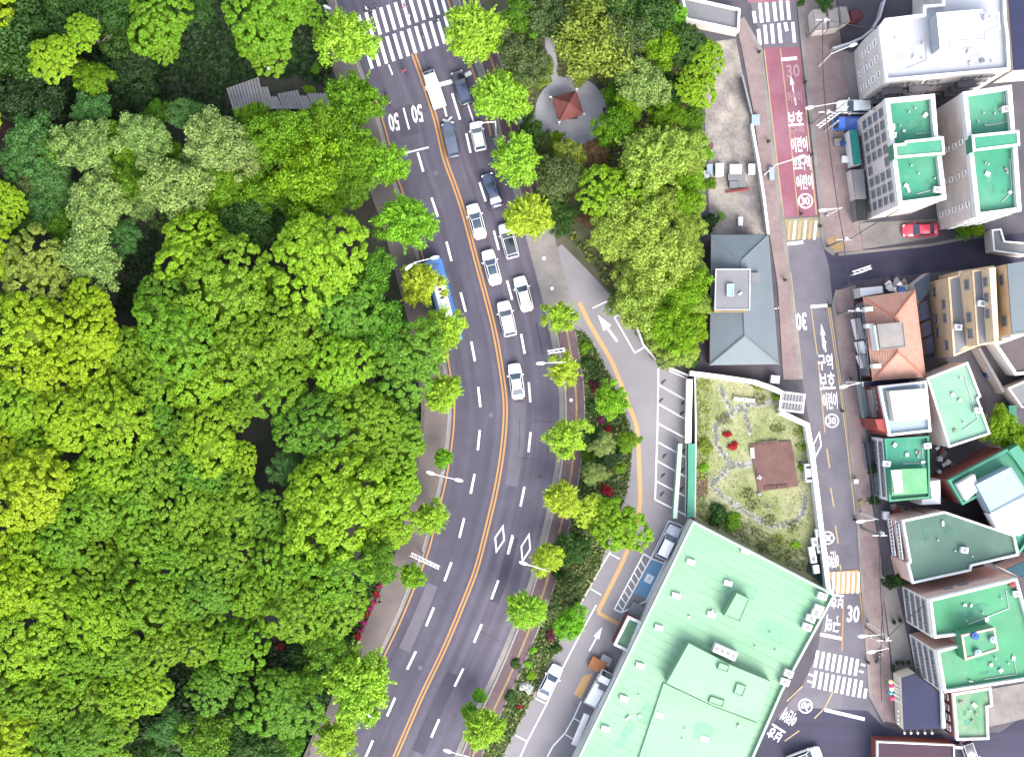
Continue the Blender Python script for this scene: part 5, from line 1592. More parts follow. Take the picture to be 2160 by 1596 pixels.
# street ginkgos
GIN = [
    (730, 85, 76, 7, 'spiky', 'ginkgo', 'big spiky ginkgo at the left end of the big crosswalk'),
    (750, 215, 72, 7, 'spiky', 'mid', 'green ginkgo beside the road just above the 50 markings'),
    (815, 350, 52, 6, 'spiky', 'vivid', 'ginkgo on the left pavement level with the stop line'),
    (855, 470, 68, 7, 'spiky', 'vivid', 'dense green ginkgo on the left pavement above the blue bus'),
    (890, 600, 52, 5, 'sparse', 'gold', 'sparse golden ginkgo leaning over the blue bus'),
    (930, 700, 56, 6, 'spiky', 'ginkgo', 'ginkgo covering the rear of the blue bus'),
    (935, 828, 46, 5, 'spiky', 'ginkgo', 'ginkgo on the left pavement right of the dark forest edge'),
    (935, 966, 26, 3.5, 'spiky', 'vivid', 'small green sapling on the left pavement by the double lamp'),
    (907, 1090, 46, 5, 'spiky', 'ginkgo', 'pale ginkgo on the left pavement level with the diamonds'),
    (870, 1215, 33, 4, 'spiky', 'vivid', 'small round street tree below the road sign gantry'),
    (760, 1440, 84, 7, 'spiky', 'ginkgo', 'largest spiky ginkgo low on the left pavement'),
    (712, 1560, 52, 6, 'spiky', 'ginkgo', 'ginkgo at the bottom edge of the left pavement'),
    (1003, 70, 72, 7, 'spiky', 'ginkgo', 'big ginkgo at the right end of the big crosswalk'),
    (1058, 205, 64, 6, 'spiky', 'ginkgo', 'ginkgo above the white hatchback in the right lane'),
    (1090, 340, 62, 6, 'spiky', 'ginkgo', 'ginkgo over the front of the navy sedan'),
    (1115, 458, 54, 6, 'spiky', 'gold', 'yellow ginkgo next to the white car with black roof'),
    (1182, 668, 46, 5, 'sparse', 'ginkgo', 'open ginkgo below the concrete driveway apron'),
    (1190, 782, 46, 5, 'sparse', 'gold', 'thin yellow ginkgo beside the lone white sedan'),
    (1195, 922, 48, 5, 'sparse', 'ginkgo', 'thin ginkgo on the red-brown pavement at the island top'),
    (1186, 1052, 45, 5, 'spiky', 'gold', 'round golden ginkgo left of the red azalea'),
    (1152, 1178, 42, 5, 'spiky', 'gold', 'golden ginkgo right of the diamond markings'),
    (1110, 1285, 44, 5, 'spiky', 'ginkgo', 'ginkgo left of the vivid round tree'),
    (1020, 1535, 50, 5, 'spiky', 'ginkgo', 'ginkgo at the bottom edge of the right pavement'),
    (990, 1500, 22, 3, 'spiky', 'vivid', 'green sapling beside the lower right ginkgo'),
    (1012, 1466, 17, 2.5, 'spiky', 'vivid', 'tiny sapling above the lower right ginkgo'),
]
for x, y, r, h, f, c, lb in GIN:
    plant('ginkgo_tree', lb, 'tree', x, y, r, h, f, c, 'street trees along the main road')
PLANT = [
    (1290, 842, 42, 4, 'soft', 'vivid', 'fresh green maple at the top of the planting island'), (1312, 1112, 58, 5, 'lobed', 'lime', 'large round lime tree low on the planting island'), (1248, 1078, 40, 4, 'lobed', 'gold', 'golden round tree left of the large lime tree'), (1205, 1312, 40, 4.5, 'soft', 'vivid', 'vivid green round tree beside the white arrow'),
    (1205, 1240, 36, 3, 'soft', 'grey', 'grey-green tree between the bays and the right pavement'), (1205, 1155, 40, 2.5, 'soft', 'dark', 'dark bushy tree under the golden ginkgo'), (1325, 930, 26, 3, 'soft', 'mid', 'small green tree at the island kerb'), (1282, 962, 30, 2.2, 'soft', 'shade', 'dark round tree in the middle of the island'), (1272, 938, 28, 3, 'soft', 'straw', 'straw-coloured tree beside the upper red azalea'), (1254, 998, 30, 3, 'soft', 'straw', 'straw-coloured tree left of the lower red azalea'),
]
for x, y, r, h, f, c, lb in PLANT:
    plant('island_tree', lb, 'tree', x, y, r, h, f, c, 'trees on the planting island')
PARK = [(1255, 80, 96, 8, 'soft', 'olive'), (1310, 70, 62, 8, 'soft', 'grey'), (1150, 30, 62, 7, 'soft', 'grey'), (1105, 125, 56, 7, 'soft', 'grey'), (1105, 40, 50, 7, 'soft', 'deep'), (1200, 20, 50, 6, 'soft', 'dark'), (1350, 20, 78, 8, 'soft', 'dark'), (1395, 95, 52, 7, 'soft', 'lime'), (1420, 40, 34, 6, 'lobed', 'vivid'), (1450, 105, 54, 7, 'lobed', 'dark'), (1490, 125, 42, 8, 'lobed', 'lime'), (1468, 185, 44, 8, 'lobed', 'lime'), (1355, 180, 58, 7, 'soft', 'pale'), (1335, 215, 40, 6, 'soft', 'lime'), (1140, 150, 34, 5, 'soft', 'olive'), (1295, 205, 30, 4, 'soft', 'deep'), (1300, 265, 46, 6, 'soft', 'mid'), (1405, 240, 44, 5, 'soft', 'mid'), (1375, 340, 82, 7, 'spiky', 'hay'), (1285, 405, 58, 7, 'lobed', 'lime'), (1180, 375, 56, 6, 'soft', 'grey'), (1205, 330, 38, 5, 'soft', 'olive'), (1150, 420, 38, 5, 'soft', 'dark'), (1120, 275, 30, 3, 'soft', 'dark'), (1340, 470, 72, 7, 'soft', 'hay'), (1290, 505, 50, 7, 'soft', 'hay'), (1390, 540, 70, 7, 'soft', 'hay'), (1335, 565, 50, 6, 'soft', 'olive'), (1350, 640, 66, 6, 'soft', 'hay'), (1410, 690, 56, 6, 'soft', 'lime'), (1445, 610, 50, 6, 'soft', 'lime'), (1455, 690, 42, 5, 'soft', 'lime'), (1440, 430, 40, 5, 'soft', 'lime'), (1450, 310, 44, 5, 'soft', 'hay'), (1462, 350, 34, 4, 'soft', 'hay'), (1448, 480, 40, 5, 'soft', 'hay'), (1462, 430, 30, 4, 'soft', 'hay'), (1440, 560, 44, 5, 'soft', 'hay'), (1470, 640, 34, 5, 'soft', 'hay'), (1440, 740, 36, 4, 'soft', 'hay'), (1395, 720, 34, 3, 'soft', 'hay'), (1400, 430, 44, 5, 'soft', 'hay'), (1360, 410, 40, 5, 'soft', 'lime'), (1425, 480, 38, 4, 'soft', 'grey'), (1405, 760, 24, 1.8, 'soft', 'straw'), (1480, 590, 26, 4, 'soft', 'lime'), (1458, 530, 30, 4, 'soft', 'hay'), (1250, 320, 28, 3, 'soft', 'brown'), (1285, 290, 24, 4, 'soft', 'deep'), (1185, 460, 34, 4, 'soft', 'dark'), (1240, 460, 24, 2, 'soft', 'brown'), (1300, 640, 26, 2.5, 'soft', 'straw'), (1460, 755, 18, 2, 'soft', 'dark'), (1398, 635, 46, 5, 'soft', 'mid'), (1222, 168, 18, 3, 'soft', 'olive'), (1150, 300, 24, 3, 'soft', 'grey'), (1172, 300, 26, 3.0, 'soft', 'mid'), (1420, 190, 34, 5, 'soft', 'dark'), (1410, 590, 44, 6, 'soft', 'lime'), (1455, 380, 30, 4, 'soft', 'lime'), (1462, 250, 28, 4, 'soft', 'deep')]
WORD.update({'hay': 'pale yellow-green', 'straw': 'straw-coloured', 'brown': 'brownish'})
for x, y, r, h, f, c in PARK:
    plant('park_tree', autolabel('park tree', c, r, x, y), 'tree', x, y, r, h, f, c, 'trees of the small park')
YARD = [(2112, 905, 44, 4, 'soft', 'lime', 'leafy yard tree right of the pale-green roof'), (2140, 925, 34, 4, 'soft', 'mid', 'darker yard tree at the right edge by the trellis'), (2035, 487, 20, 1.5, 'soft', 'mid', 'low green hedge bush at the foot of the outer tall block'), (2060, 486, 18, 1.5, 'soft', 'lime', 'lighter hedge bush beside the dark lane'), (1876, 1226, 18, 2, 'soft', 'shade', 'dark bush at the foot of the white window front'), (1895, 1222, 16, 2, 'soft', 'dark', 'green bush below the dark-green roofed house'), (1493, 325, 14, 2, 'soft', 'vivid', 'bright small tree left of the concrete yard'), (1497, 388, 16, 2, 'soft', 'mid', 'small tree below the yard storage boxes'), (1520, 456, 9, 1.2, 'lobed', 'deep', 'round clipped dark bush in the concrete yard corner'), (1495, 470, 22, 1.8, 'soft', 'shade', 'dark shrub behind the blue-grey hall'), (1690, 4, 10, 2, 'soft', 'dark', 'small dark tree at the top right pavement'), (1738, 6, 18, 3, 'soft', 'dark', 'dark tree above the translucent sheds'), (1840, 990, 12, 1.4, 'soft', 'shade', 'dark creeper bush left of the teal-green shop'), (1842, 1055, 13, 1.6, 'soft', 'shade', 'dark creeper bush by the pavement lamp')]
for x, y, r, h, f, c, lb in YARD:
    plant('yard_tree', lb, 'tree', x, y, r, h, f, c)
SHR = [(1284, 909, 12, 'red', 'crimson azalea in the upper part of the island'), (1279, 1036, 14, 'red', 'crimson azalea in the lower part of the island'), (1252, 815, 16, 'wine', 'wine-red shrub at the island top'), (1270, 888, 9, 'pink', 'small pink azalea above the crimson one'), (1097, 1490, 8, 'red', 'red azalea at the lower tip of the island'), (1109, 1452, 15, 'white', 'white flowering bush left of the parked white car'), (1125, 1372, 11, 'vivid', 'clipped lime ball shrub, topmost of three'), (1115, 1400, 10, 'vivid', 'clipped lime ball shrub, middle of three'), (1122, 1425, 12, 'lime', 'clipped lime ball shrub, lowest of three'), (1172, 1368, 14, 'dark', 'dark shrub below the vivid round tree'), (1534, 915, 10, 'red', 'scarlet shrub, upper of two on the dry lawn'), (1546, 940, 11, 'red', 'scarlet shrub, lower of two on the dry lawn'), (1490, 940, 17, 'olive', 'olive shrub inside the garden by the teal wall'), (1484, 988, 12, 'vivid', 'bright shrub above the little garden deck'), (1510, 1085, 26, 'dark', 'dark low shrub at the garden bottom'), (1545, 1100, 20, 'mid', 'green low shrub along the hall roof edge'), (1680, 1150, 11, 'vivid', 'bright shrub by the tank cover'), (1600, 805 + 9, 12, 'olive', 'low shrub under the white top wall'), (1635, 838, 10, 'lime', 'low shrub beside the garden gate'), (1700, 940, 9, 'mid', 'small shrub below the white street wall'), (1693, 985, 10, 'mid', 'small shrub beside the white cabinet'), (1241, 770, 20, 'dark', 'dark hedge shrub at the island tip'), (1236, 735, 16, 'mid', 'green shrub below the driveway'), (1250, 860, 18, 'dark', 'dark shrub left of the fresh green maple'), (1240, 920, 18, 'dark', 'dark shrub beside the brick pavement'), (1242, 960, 16, 'deep', 'deep green shrub beside the brick pavement'), (1308, 985, 14, 'mid', 'green shrub by the island kerb'), (590, 1365, 10, 'red', 'red-leaved shrub in the forest hollow'), (575, 1364, 8, 'wine', 'wine-leaved shrub beside the red-leaved one'), (665, 145, 14, 'mid', 'green shrub behind the upper left pavement'), (652, 188, 14, 'lime', 'lime shrub above the grey timber deck'), (620, 120, 16, 'dark', 'dark shrub in the shaded clearing'), (1160, 1340, 14, 'wine', 'brown-leaved shrub left of the vivid round tree'), (1235, 1170, 18, 'grey', 'grey-green low shrub above the island bays'), (1180, 1210, 16, 'dark', 'dark low shrub by the right pavement'), (1090, 1400, 12, 'dark', 'dark low shrub among white stones'), (1078, 1470, 14, 'dark', 'dark low shrub at the lower pavement')]
for x, y, r, c, lb in SHR:
    plant('shrub', lb, 'shrub', x, y, r, 0.4, 'shrub', c, 'shrubs and azaleas', squash=.85)
az = [p for p in offset(CENTRE, -176) if 1195 < p.y < 1345]
for i, p in enumerate(az):
    plant('azalea_bush', 'azalea bush of the pink hedge, ' + ('topmost' if i == 0 else ['second', 'third', 'fourth', 'fifth', 'sixth', 'seventh', 'eighth', 'ninth', 'tenth', 'eleventh', 'twelfth'][min(i, 11) - 1] + ' from its top end'), 'shrub', p.x - 2, p.y, 9, 0.4, 'shrub', 'pink' if i % 3 else 'red', 'pink azalea hedge', squash=.8)
# low ground cover
def cover(name, polypts, n, col, size=0.3, z=0.06, keep=()):
    xs = [p[0] for p in polypts]; ys = [p[1] for p in polypts]
    P = []
    while len(P) < n:
        x, y = random.uniform(min(xs), max(xs)), random.uniform(min(ys), max(ys))
        ins = False
        for i in range(len(polypts)):
            (x1, y1), (x2, y2) = polypts[i], polypts[i - 1]
            if (y1 > y) != (y2 > y) and x < (x2 - x1) * (y - y1) / (y2 - y1) + x1:
                ins = not ins
        if ins and not any(math.hypot((x - a) / rx, (y - b) / ry) < 1 for a, b, rx, ry in keep):
            P.append((*PX(x, y).xy, z + random.uniform(0, .35)))
    P = np.array(P)
    me = npmesh(name, *leaves(P, np.tile([0, 0, 1.0], (n, 1)), size * rng.uniform(.5, 1.4, n), np.clip(rng.normal(.5, .25, n), 0, 1), 1.4, .6))
    me.materials.append(LM[col])
    return stuff(link(name, me))
cover('ground_cover', [tuple(p) for p in isl_poly], 2600, 'dark', .28)
cover('ground_cover', [tuple(p) for p in isl_poly], 3200, 'drygreen', .25)
cover('ground_cover', [tuple(p) for p in isl_poly], 1500, 'straw', .2)
cover('ground_cover', [(1100, -20), (1440, -20), (1478, 100), (1475, 700), (1440, 770), (1350, 720), (1250, 560), (1180, 480), (1110, 300)], 5500, 'olive', .3, keep=((1205, 236, 80, 78), (1160, 110, 18, 70), (1230, 410, 26, 100), (1115, 258, 26, 18)))
cover('ground_cover', [(1100, -20), (1440, -20), (1478, 100), (1475, 700), (1440, 770), (1350, 720), (1250, 560), (1180, 480), (1110, 300)], 4500, 'grey', .3, keep=((1205, 236, 80, 78), (1160, 110, 18, 70), (1230, 410, 26, 100), (1115, 258, 26, 18)))
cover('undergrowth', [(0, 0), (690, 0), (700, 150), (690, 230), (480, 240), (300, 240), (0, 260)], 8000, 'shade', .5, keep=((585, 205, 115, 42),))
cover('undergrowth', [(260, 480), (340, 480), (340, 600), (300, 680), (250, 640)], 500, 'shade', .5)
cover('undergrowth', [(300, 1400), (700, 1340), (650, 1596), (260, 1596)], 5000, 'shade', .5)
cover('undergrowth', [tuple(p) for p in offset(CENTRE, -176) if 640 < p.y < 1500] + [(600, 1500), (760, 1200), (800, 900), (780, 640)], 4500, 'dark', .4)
cover('ground_cover', [(1380, 300), (1476, 300), (1474, 720), (1440, 765), (1360, 720), (1330, 560)], 4500, 'hay', .3)
cover('grass', [(1466, 800), (1560, 812), (1640, 850), (1700, 905), (1728, 1090), (1700, 1210), (1560, 1140), (1468, 1090)], 2600, 'straw', .13, 0.05, keep=((1632, 982, 62, 66),))
cover('grass', [(1466, 800), (1500, 800), (1490, 1090), (1468, 1090)], 600, 'olive', .2, 0.05)
cover('grass', [(1480, 1060), (1700, 1160), (1700, 1210), (1560, 1140), (1468, 1090)], 700, 'drygreen', .2, 0.05)

for k in range(26):
    x, y = random.uniform(1475, 1700), random.uniform(810, 1180)
    if math.hypot((x - 1632) / 66, (y - 982) / 70) < 1 or y > 1090 + (x - 1468) * .5 or x > 1640 and y < 905:
        continue
    cover('weeds', [(x + random.uniform(10, 24) * math.cos(a), y + random.uniform(8, 20) * math.sin(a)) for a in (0, .9, 1.8, 2.7, 3.6, 4.5, 5.4)], 70, random.choice(('drygreen', 'olive', 'drygreen', 'brown')), .2, .05)
# ------------------------------------------------------------------ vehicles
M_tyre = mat('tyre_rubber', (0.02, 0.02, 0.022), rough=0.8, var=0.1)
M_rim = gloss('wheel_rim', (0.35, 0.35, 0.37), 0.3, 0.2, 0.8)
M_carglass = gloss('car_glass', (0.025, 0.04, 0.06), 0.12, 0.15)
M_lampw = gloss('headlight_lens', (0.6, 0.62, 0.65), 0.1, 0.8)
M_lampr = gloss('tail_light_lens', (0.35, 0.02, 0.02), 0.15, 0.8)
PAINT = {
    'white': gloss('car_paint_white', (0.62, 0.62, 0.61), 0.3, 0.5), 'navy': gloss('car_paint_navy', (0.025, 0.035, 0.075), 0.2, 0.8), 'black': gloss('car_paint_black', (0.014, 0.015, 0.02), 0.18, 0.8),
    'slate': gloss('car_paint_slate', (0.045, 0.055, 0.085), 0.25, 0.7), 'silver': gloss('car_paint_silver', (0.34, 0.36, 0.4), 0.25, 0.7), 'red': gloss('car_paint_red', (0.42, 0.025, 0.05), 0.25, 0.7), 'blue': gloss('truck_paint_blue', (0.02, 0.09, 0.36), 0.3, 0.6), 'bus': gloss('bus_paint_blue', C(86, 146, 224, 2.9), 0.35, 0.4), 'roofglass': M_carglass,
}
def wheel(parent, x, y, r=0.33, w=0.22):
    b = MB()
    b.smooth = False
    b.tube([(x, y - w / 2, r), (x, y + w / 2, r)], r, 14)
    o = b.obj('wheel', M_tyre, parent)
    MB().tube([(x, y - w / 2 - .012, r), (x, y + w / 2 + .012, r)], r * .6, 10).obj('rim', M_rim, o)

def loft(st, closed=True):
    """body through cross sections: (x, half width, z bottom, z deck)"""
    mb = MB()
    mb.smooth = True
    rings = []
    for x, hw, zb, zt in st:
        zm = zb + (zt - zb) * .55
        half = [(hw * .88, zb), (hw, zb + .12), (hw * 1.0, zm), (hw * .97, zt - .12), (hw * .86, zt - .02), (hw * .45, zt + .025)]
        rings.append([(x, y, z) for y, z in half] + [(x, 0, zt + .035)] + [(x, -y, z) for y, z in reversed(half)])
    n = len(rings[0])
    vs = [p for r in rings for p in r]
    fs = []
    for i in range(len(rings) - 1):
        for k in range(n):
            a, b = i * n + k, i * n + (k + 1) % n
            fs.append((a, a + n, b + n, b))
    fs.append(tuple(range(n)))
    fs.append(tuple((len(rings) - 1) * n + k for k in reversed(range(n))))
    mb.add(vs, fs)
    return mb

def make_car(style, paint, roof, label, cat='car', name='car', group=None):
    t = thing(name, label, cat, group=group)
    if style == 'sedan':
        L, W = 4.75, 1.84; zb = .95
        st = [(-2.37, .60, .42, .70), (-2.28, .76, .32, .92), (-1.95, .87, .25, 1.0), (-1.2, .91, .2, 1.0), (0, .92, .2, .96), (.95, .91, .2, .95), (1.6, .88, .22, .90), (2.1, .80, .28, .80), (2.32, .66, .34, .66), (2.38, .5, .4, .6)]
        cab = dict(rb=-1.8, rt=-1.05, ft=.25, fb=1.05, zb=.95, zt=1.44, wb=.80, wt=.60)
    elif style == 'hatch':
        L, W = 3.9, 1.7; zb = 1.0
        st = [(-1.95, .62, .4, .8), (-1.88, .76, .3, 1.0), (-1.5, .84, .25, 1.02), (0, .86, .2, 1.0), (.9, .85, .2, .98), (1.4, .82, .24, .92), (1.8, .72, .3, .8), (1.95, .5, .4, .62)]
        cab = dict(rb=-1.85, rt=-1.5, ft=.25, fb=.95, zb=1.0, zt=1.52, wb=.76, wt=.62)
    elif style == 'suv':
        L, W = 4.7, 1.9; zb = 1.1
        st = [(-2.35, .7, .45, .9), (-2.28, .84, .35, 1.12), (-1.9, .92, .3, 1.14), (0, .95, .25, 1.1), (1.0, .94, .25, 1.08), (1.7, .91, .28, 1.04), (2.15, .82, .34, .94), (2.36, .6, .42, .74)]
        cab = dict(rb=-2.2, rt=-1.9, ft=.3, fb=1.05, zb=1.1, zt=1.7, wb=.84, wt=.70)
    loft(st).obj('body', PAINT[paint], t)
    c = cab
    P = lambda x, y, z: (x, y, z)
    z0, z1 = c['zb'] - .05, c['zt']
    base = [(c['rb'], -c['wb']), (c['fb'], -c['wb']), (c['fb'], c['wb']), (c['rb'], c['wb'])]
    top = [(c['rt'], -c['wt']), (c['ft'], -c['wt']), (c['ft'], c['wt']), (c['rt'], c['wt'])]
    k = MB()
    k.prism(base, z0, z1, pts_top=top)
    k.obj('cabin', PAINT[paint], t)
    xm, wm = (c['rt'] + c['ft']) / 2, c['wt']
    r = MB()
    r.smooth = True
    nx, ny = 5, 5
    vs = []
    for i in range(nx):
        for j in range(ny):
            u, v = i / (nx - 1), j / (ny - 1)
            x = c['rt'] + .04 + (c['ft'] - c['rt'] - .08) * u
            y = (-wm + .05) + (2 * wm - .1) * v
            vs.append((x, y, z1 + .012 + .07 * math.sin(math.pi * u) ** .5 * math.sin(math.pi * v) ** .5))
    r.add(vs, [(i * ny + j, (i + 1) * ny + j, (i + 1) * ny + j + 1, i * ny + j + 1) for i in range(nx - 1) for j in range(ny - 1)])
    r.obj('roof', PAINT[roof or paint], t)
    def patch(name, q, m, off):
        q = [Vector(p) for p in q]
        n = (q[1] - q[0]).cross(q[3] - q[0]).normalized()
        cc = sum(q, Vector()) / 4
        if n.dot(cc - Vector((xm, 0, (z0 + z1) / 2))) < 0:
            n = -n
            q = q[::-1]
        q = [cc + (p - cc) * .92 + n * off for p in q]
        bk = [p - n * .03 for p in q]
        MB().add(q + bk, [(0, 1, 2, 3), (0, 4, 5, 1), (1, 5, 6, 2), (2, 6, 7, 3), (3, 7, 4, 0)]).obj(name, m, t)
    zz = c['zb'] + .03
    patch('windscreen', [(c['fb'], -c['wb'], zz), (c['fb'], c['wb'], zz), (c['ft'], c['wt'], z1), (c['ft'], -c['wt'], z1)], M_carglass, .02)
    patch('rear_window', [(c['rb'], -c['wb'], zz), (c['rb'], c['wb'], zz), (c['rt'], c['wt'], z1), (c['rt'], -c['wt'], z1)], M_carglass, .02)
    for s in (-1, 1):
        patch('side_window', [(c['rb'] + .15, s * c['wb'], zz), (c['fb'] - .2, s * c['wb'], zz), (c['ft'] - .05, s * c['wt'], z1 - .02), (c['rt'] + .05, s * c['wt'], z1 - .02)], M_carglass, .015)
        MB().box((c['fb'] - .25, s * (W / 2 + .08), c['zb'] + .05), (.16, .2, .12)).obj('mirror', PAINT[paint], t)
        MB().box((L / 2 - .24, s * W * .34, .72 if style != 'suv' else .85), (.2, .3, .12), s * .6).obj('headlight', M_lampw, t)
        MB().box((-L / 2 + .12, s * W * .38, .85 if style != 'suv' else 1.0), (.12, .3, .14), -s * .35).obj('tail_light', M_lampr, t)
        for x in (-L * .29, L * .3):
            wheel(t, x, s * (W / 2 - .14))
    return t

def make_truck(paint, bedm, label, load=False, group=None):
    """one-tonne cab-over truck with a drop-side bed"""
    t = thing('pickup_truck', label, 'truck', group=group)
    b = MB()
    b.prism([(.95, -.85), (2.45, -.80), (2.5, -.5), (2.5, .5), (2.45, .80), (.95, .85)], .45, 1.25)
    b.obj('cab', PAINT[paint], t)
    MB().prism([(.98, -.83), (2.4, -.80), (2.4, .80), (.98, .83)], 1.25, 1.92, pts_top=[(1.02, -.72), (1.85, -.70), (1.85, .70), (1.02, .72)]).obj('cab_roof', PAINT[paint], t)
    q = [Vector(p) for p in ((2.40, -.72, 1.3), (2.40, .72, 1.3), (1.92, .64, 1.86), (1.92, -.64, 1.86))]
    n = Vector((.8, 0, .6)) * .04
    MB().add([p + n for p in q] + list(q), [(0, 1, 2, 3), (0, 4, 5, 1), (1, 5, 6, 2), (2, 6, 7, 3), (3, 7, 4, 0)]).obj('windscreen', M_carglass, t)
    bed = MB()
    bed.box((-.85, 0, .78), (3.3, 1.7, .12))
    for s in (-1, 1):
        bed.box((-.85, s * .84, 1.02), (3.3, .06, .38))
    bed.box((-2.48, 0, 1.02), (.06, 1.62, .38))
    bed.box((.78, 0, 1.12), (.06, 1.62, .58))
    bed.obj('bed', bedm, t)
    for s in (-1, 1):
        MB().box((2.45, s * .6, .8), (.12, .26, .16)).obj('headlight', M_lampw, t)
        MB().box((2.0, s * .98, 1.35), (.1, .2, .26)).obj('mirror', M_tyre, t)
        MB().box((-2.5, s * .7, .72), (.06, .24, .14)).obj('tail_light', M_lampr, t)
        for x in (1.75, -1.5):
            wheel(t, x, s * .72, .31, .2)
    if load:
        MB().box((-.9, 0, 1.05), (2.9, 1.5, .4)).obj('bed_cover', PAINT['white'], t)
    return t

def put(t, px, py, h):
    p = PX(px, py, 0.7)
    t.location = (p.x, p.y, 0.006)
    t.rotation_euler = (0, 0, h)
    return t
grp = 'vehicles queueing up the main road'
CARS = [
    ('truck', 'white', None, 916, 190, 'white pickup truck stopped across the stop line', 'up'),
    ('suv', 'black', 'navy', 974, 186, 'black four-wheel drive half under the ginkgo by the stop line', 'up'),
    ('suv', 'slate', None, 951, 296, 'dark slate sport utility car behind the white pickup truck', 'up'),
    ('hatch', 'white', None, 1008, 287, 'small white hatchback under the street lamp arm', 'up'),
    ('sedan', 'navy', None, 1038, 402, 'navy sedan with its front under a ginkgo', 'up'),
    ('sedan', 'white', 'roofglass', 1005, 467, 'white sedan with dark glass roof, upper of the two', 'up'),
    ('suv', 'white', 'black', 1073, 508, 'white car with black roof beside the yellow ginkgo', 'up'),
    ('sedan', 'white', 'roofglass', 1037, 564, 'white sedan with dark glass roof, lower of the two', 'up'),
    ('sedan', 'white', None, 1104, 620, 'all-white sedan in the right lane by the driveway apron', 'up'),
    ('suv', 'white', None, 1069, 672, 'large white car in the inner lane just ahead of the lone sedan', 'up'),
    ('sedan', 'white', None, 1089, 804, 'lone white sedan last in the queue', 'up'),
]
for st, pc, rc, x, y, lb, dr in CARS:
    h = heading(x, y, True)
    t = make_truck(pc, PAINT['white'], lb, group=grp) if st == 'truck' else make_car(st, pc, rc, lb, group=grp)
    put(t, x, y, h)
put(make_car('suv', 'silver', 'white', 'silver-white car parked in the bay by the mint-green hall'), 1409, 1143, math.atan2(45, 22))
put(make_car('sedan', 'white', None, 'white sedan parked in the bay beside the white flowering bush'), 1160, 1437, math.atan2(50, 26))
put(make_car('sedan', 'red', None, 'bright red sedan parked between the twin blocks'), 1941, 485, math.pi + .04)
put(make_car('suv', 'white', None, 'white van parked against the foot of the white-roofed block', 'van', 'van'), 1802, 226, math.pi)
put(make_car('suv', 'white', 'black', 'white car on the lower street at the bottom edge'), 1696, 1597, R(20))
put(make_car('hatch', 'silver', 'black', 'pale car below the annex at the bottom edge'), 2046, 1588, R(-70))
tb = make_truck('blue', PAINT['blue'], 'bright blue small truck nosing out beside the teal awning')
put(tb, 1795, 262, math.pi)
put(make_truck('white', M_metalwhite, 'white truck loaded with pale panels beside the hall wall', True), 1262, 1450, math.atan2(60, 32))

# bus
bus = thing('bus', 'blue city bus with a white roof panel partly under ginkgos', 'bus', group=None)
o = MB()
def rrect(l, w, r, n=3):
    out = []
    for cx_, cy_, a0 in ((l / 2 - r, w / 2 - r, 0), (-l / 2 + r, w / 2 - r, 90), (-l / 2 + r, -w / 2 + r, 180), (l / 2 - r, -w / 2 + r, 270)):
        for k in range(n + 1):
            a = R(a0 + 90 * k / n)
            out.append((cx_ + r * math.cos(a), cy_ + r * math.sin(a)))
    return out
o.prism(rrect(10.9, 2.5, .3), .35, 2.95)
o.prism(rrect(10.9, 2.5, .3), 2.95, 3.12, pts_top=rrect(10.6, 2.2, .3))
o.obj('body', PAINT['bus'], bus)
MB().prism(rrect(5.4, 1.5, .1), 3.12, 3.24).obj('roof_panel', PAINT['white'], bus)
for i in range(4):
    MB().box((-1.6 - .0 + i * .55 - .3, .0, 3.26), (.26, .42, .05)).obj('roof_number_mark', M_black, bus)
MB().box((-3.6, 0, 3.2), (1.9, 1.5, .22)).obj('air_conditioner', PAINT['bus'], bus)
for s in (-1, 1):
    for i in range(6):
        MB().box((-4.2 + i * 1.6, s * 1.252, 2.1), (1.4, .03, .95)).obj('window', M_carglass, bus)
    for x in (-3.1, 3.2):
        wheel(bus, x, s * 1.1, .48, .28)
    MB().box((5.44, s * .9, .8), (.06, .4, .22)).obj('headlight', M_lampw, bus)
MB().box((5.44, 0, 2.05), (.05, 2.1, 1.3)).obj('windscreen', M_carglass, bus)
p = PX(934, 632, 3.0)
bus.location = (p.x, p.y, .006)
bus.rotation_euler = (0, 0, heading(934, 632, False) )

# motorcycle
def motorbike(px, py, h, label, m, name='motorcycle'):
    t = thing(name, label, 'motorcycle')
    for x in (-.68, .68):
        b = MB()
        b.tube([(x, -.06, .3), (x, .06, .3)], .3, 12)
        b.obj('wheel', M_tyre, t)
    MB().box((-.1, 0, .62), (.9, .3, .3), taper=.7).obj('body', m, t)
    MB().box((-.45, 0, .82), (.7, .28, .1)).obj('seat', M_black, t)
    MB().tube([(.45, -.36, 1.0), (.5, 0, .95), (.45, .36, 1.0)], .03, 6).obj('handlebar', M_metalgrey, t)
    MB().tube([(.5, 0, .95), (.68, 0, .3)], .05, 6).obj('fork', M_metalgrey, t)
    put(t, px, py, h)
    return t
motorbike(819, 210, heading(819, 210, False), 'black motorcycle at the left kerb above the 50 markings', PAINT['black'])
motorbike(1665 + 190, 1385, 1.2, 'dark scooter standing on the right pavement', PAINT['slate'], 'scooter')

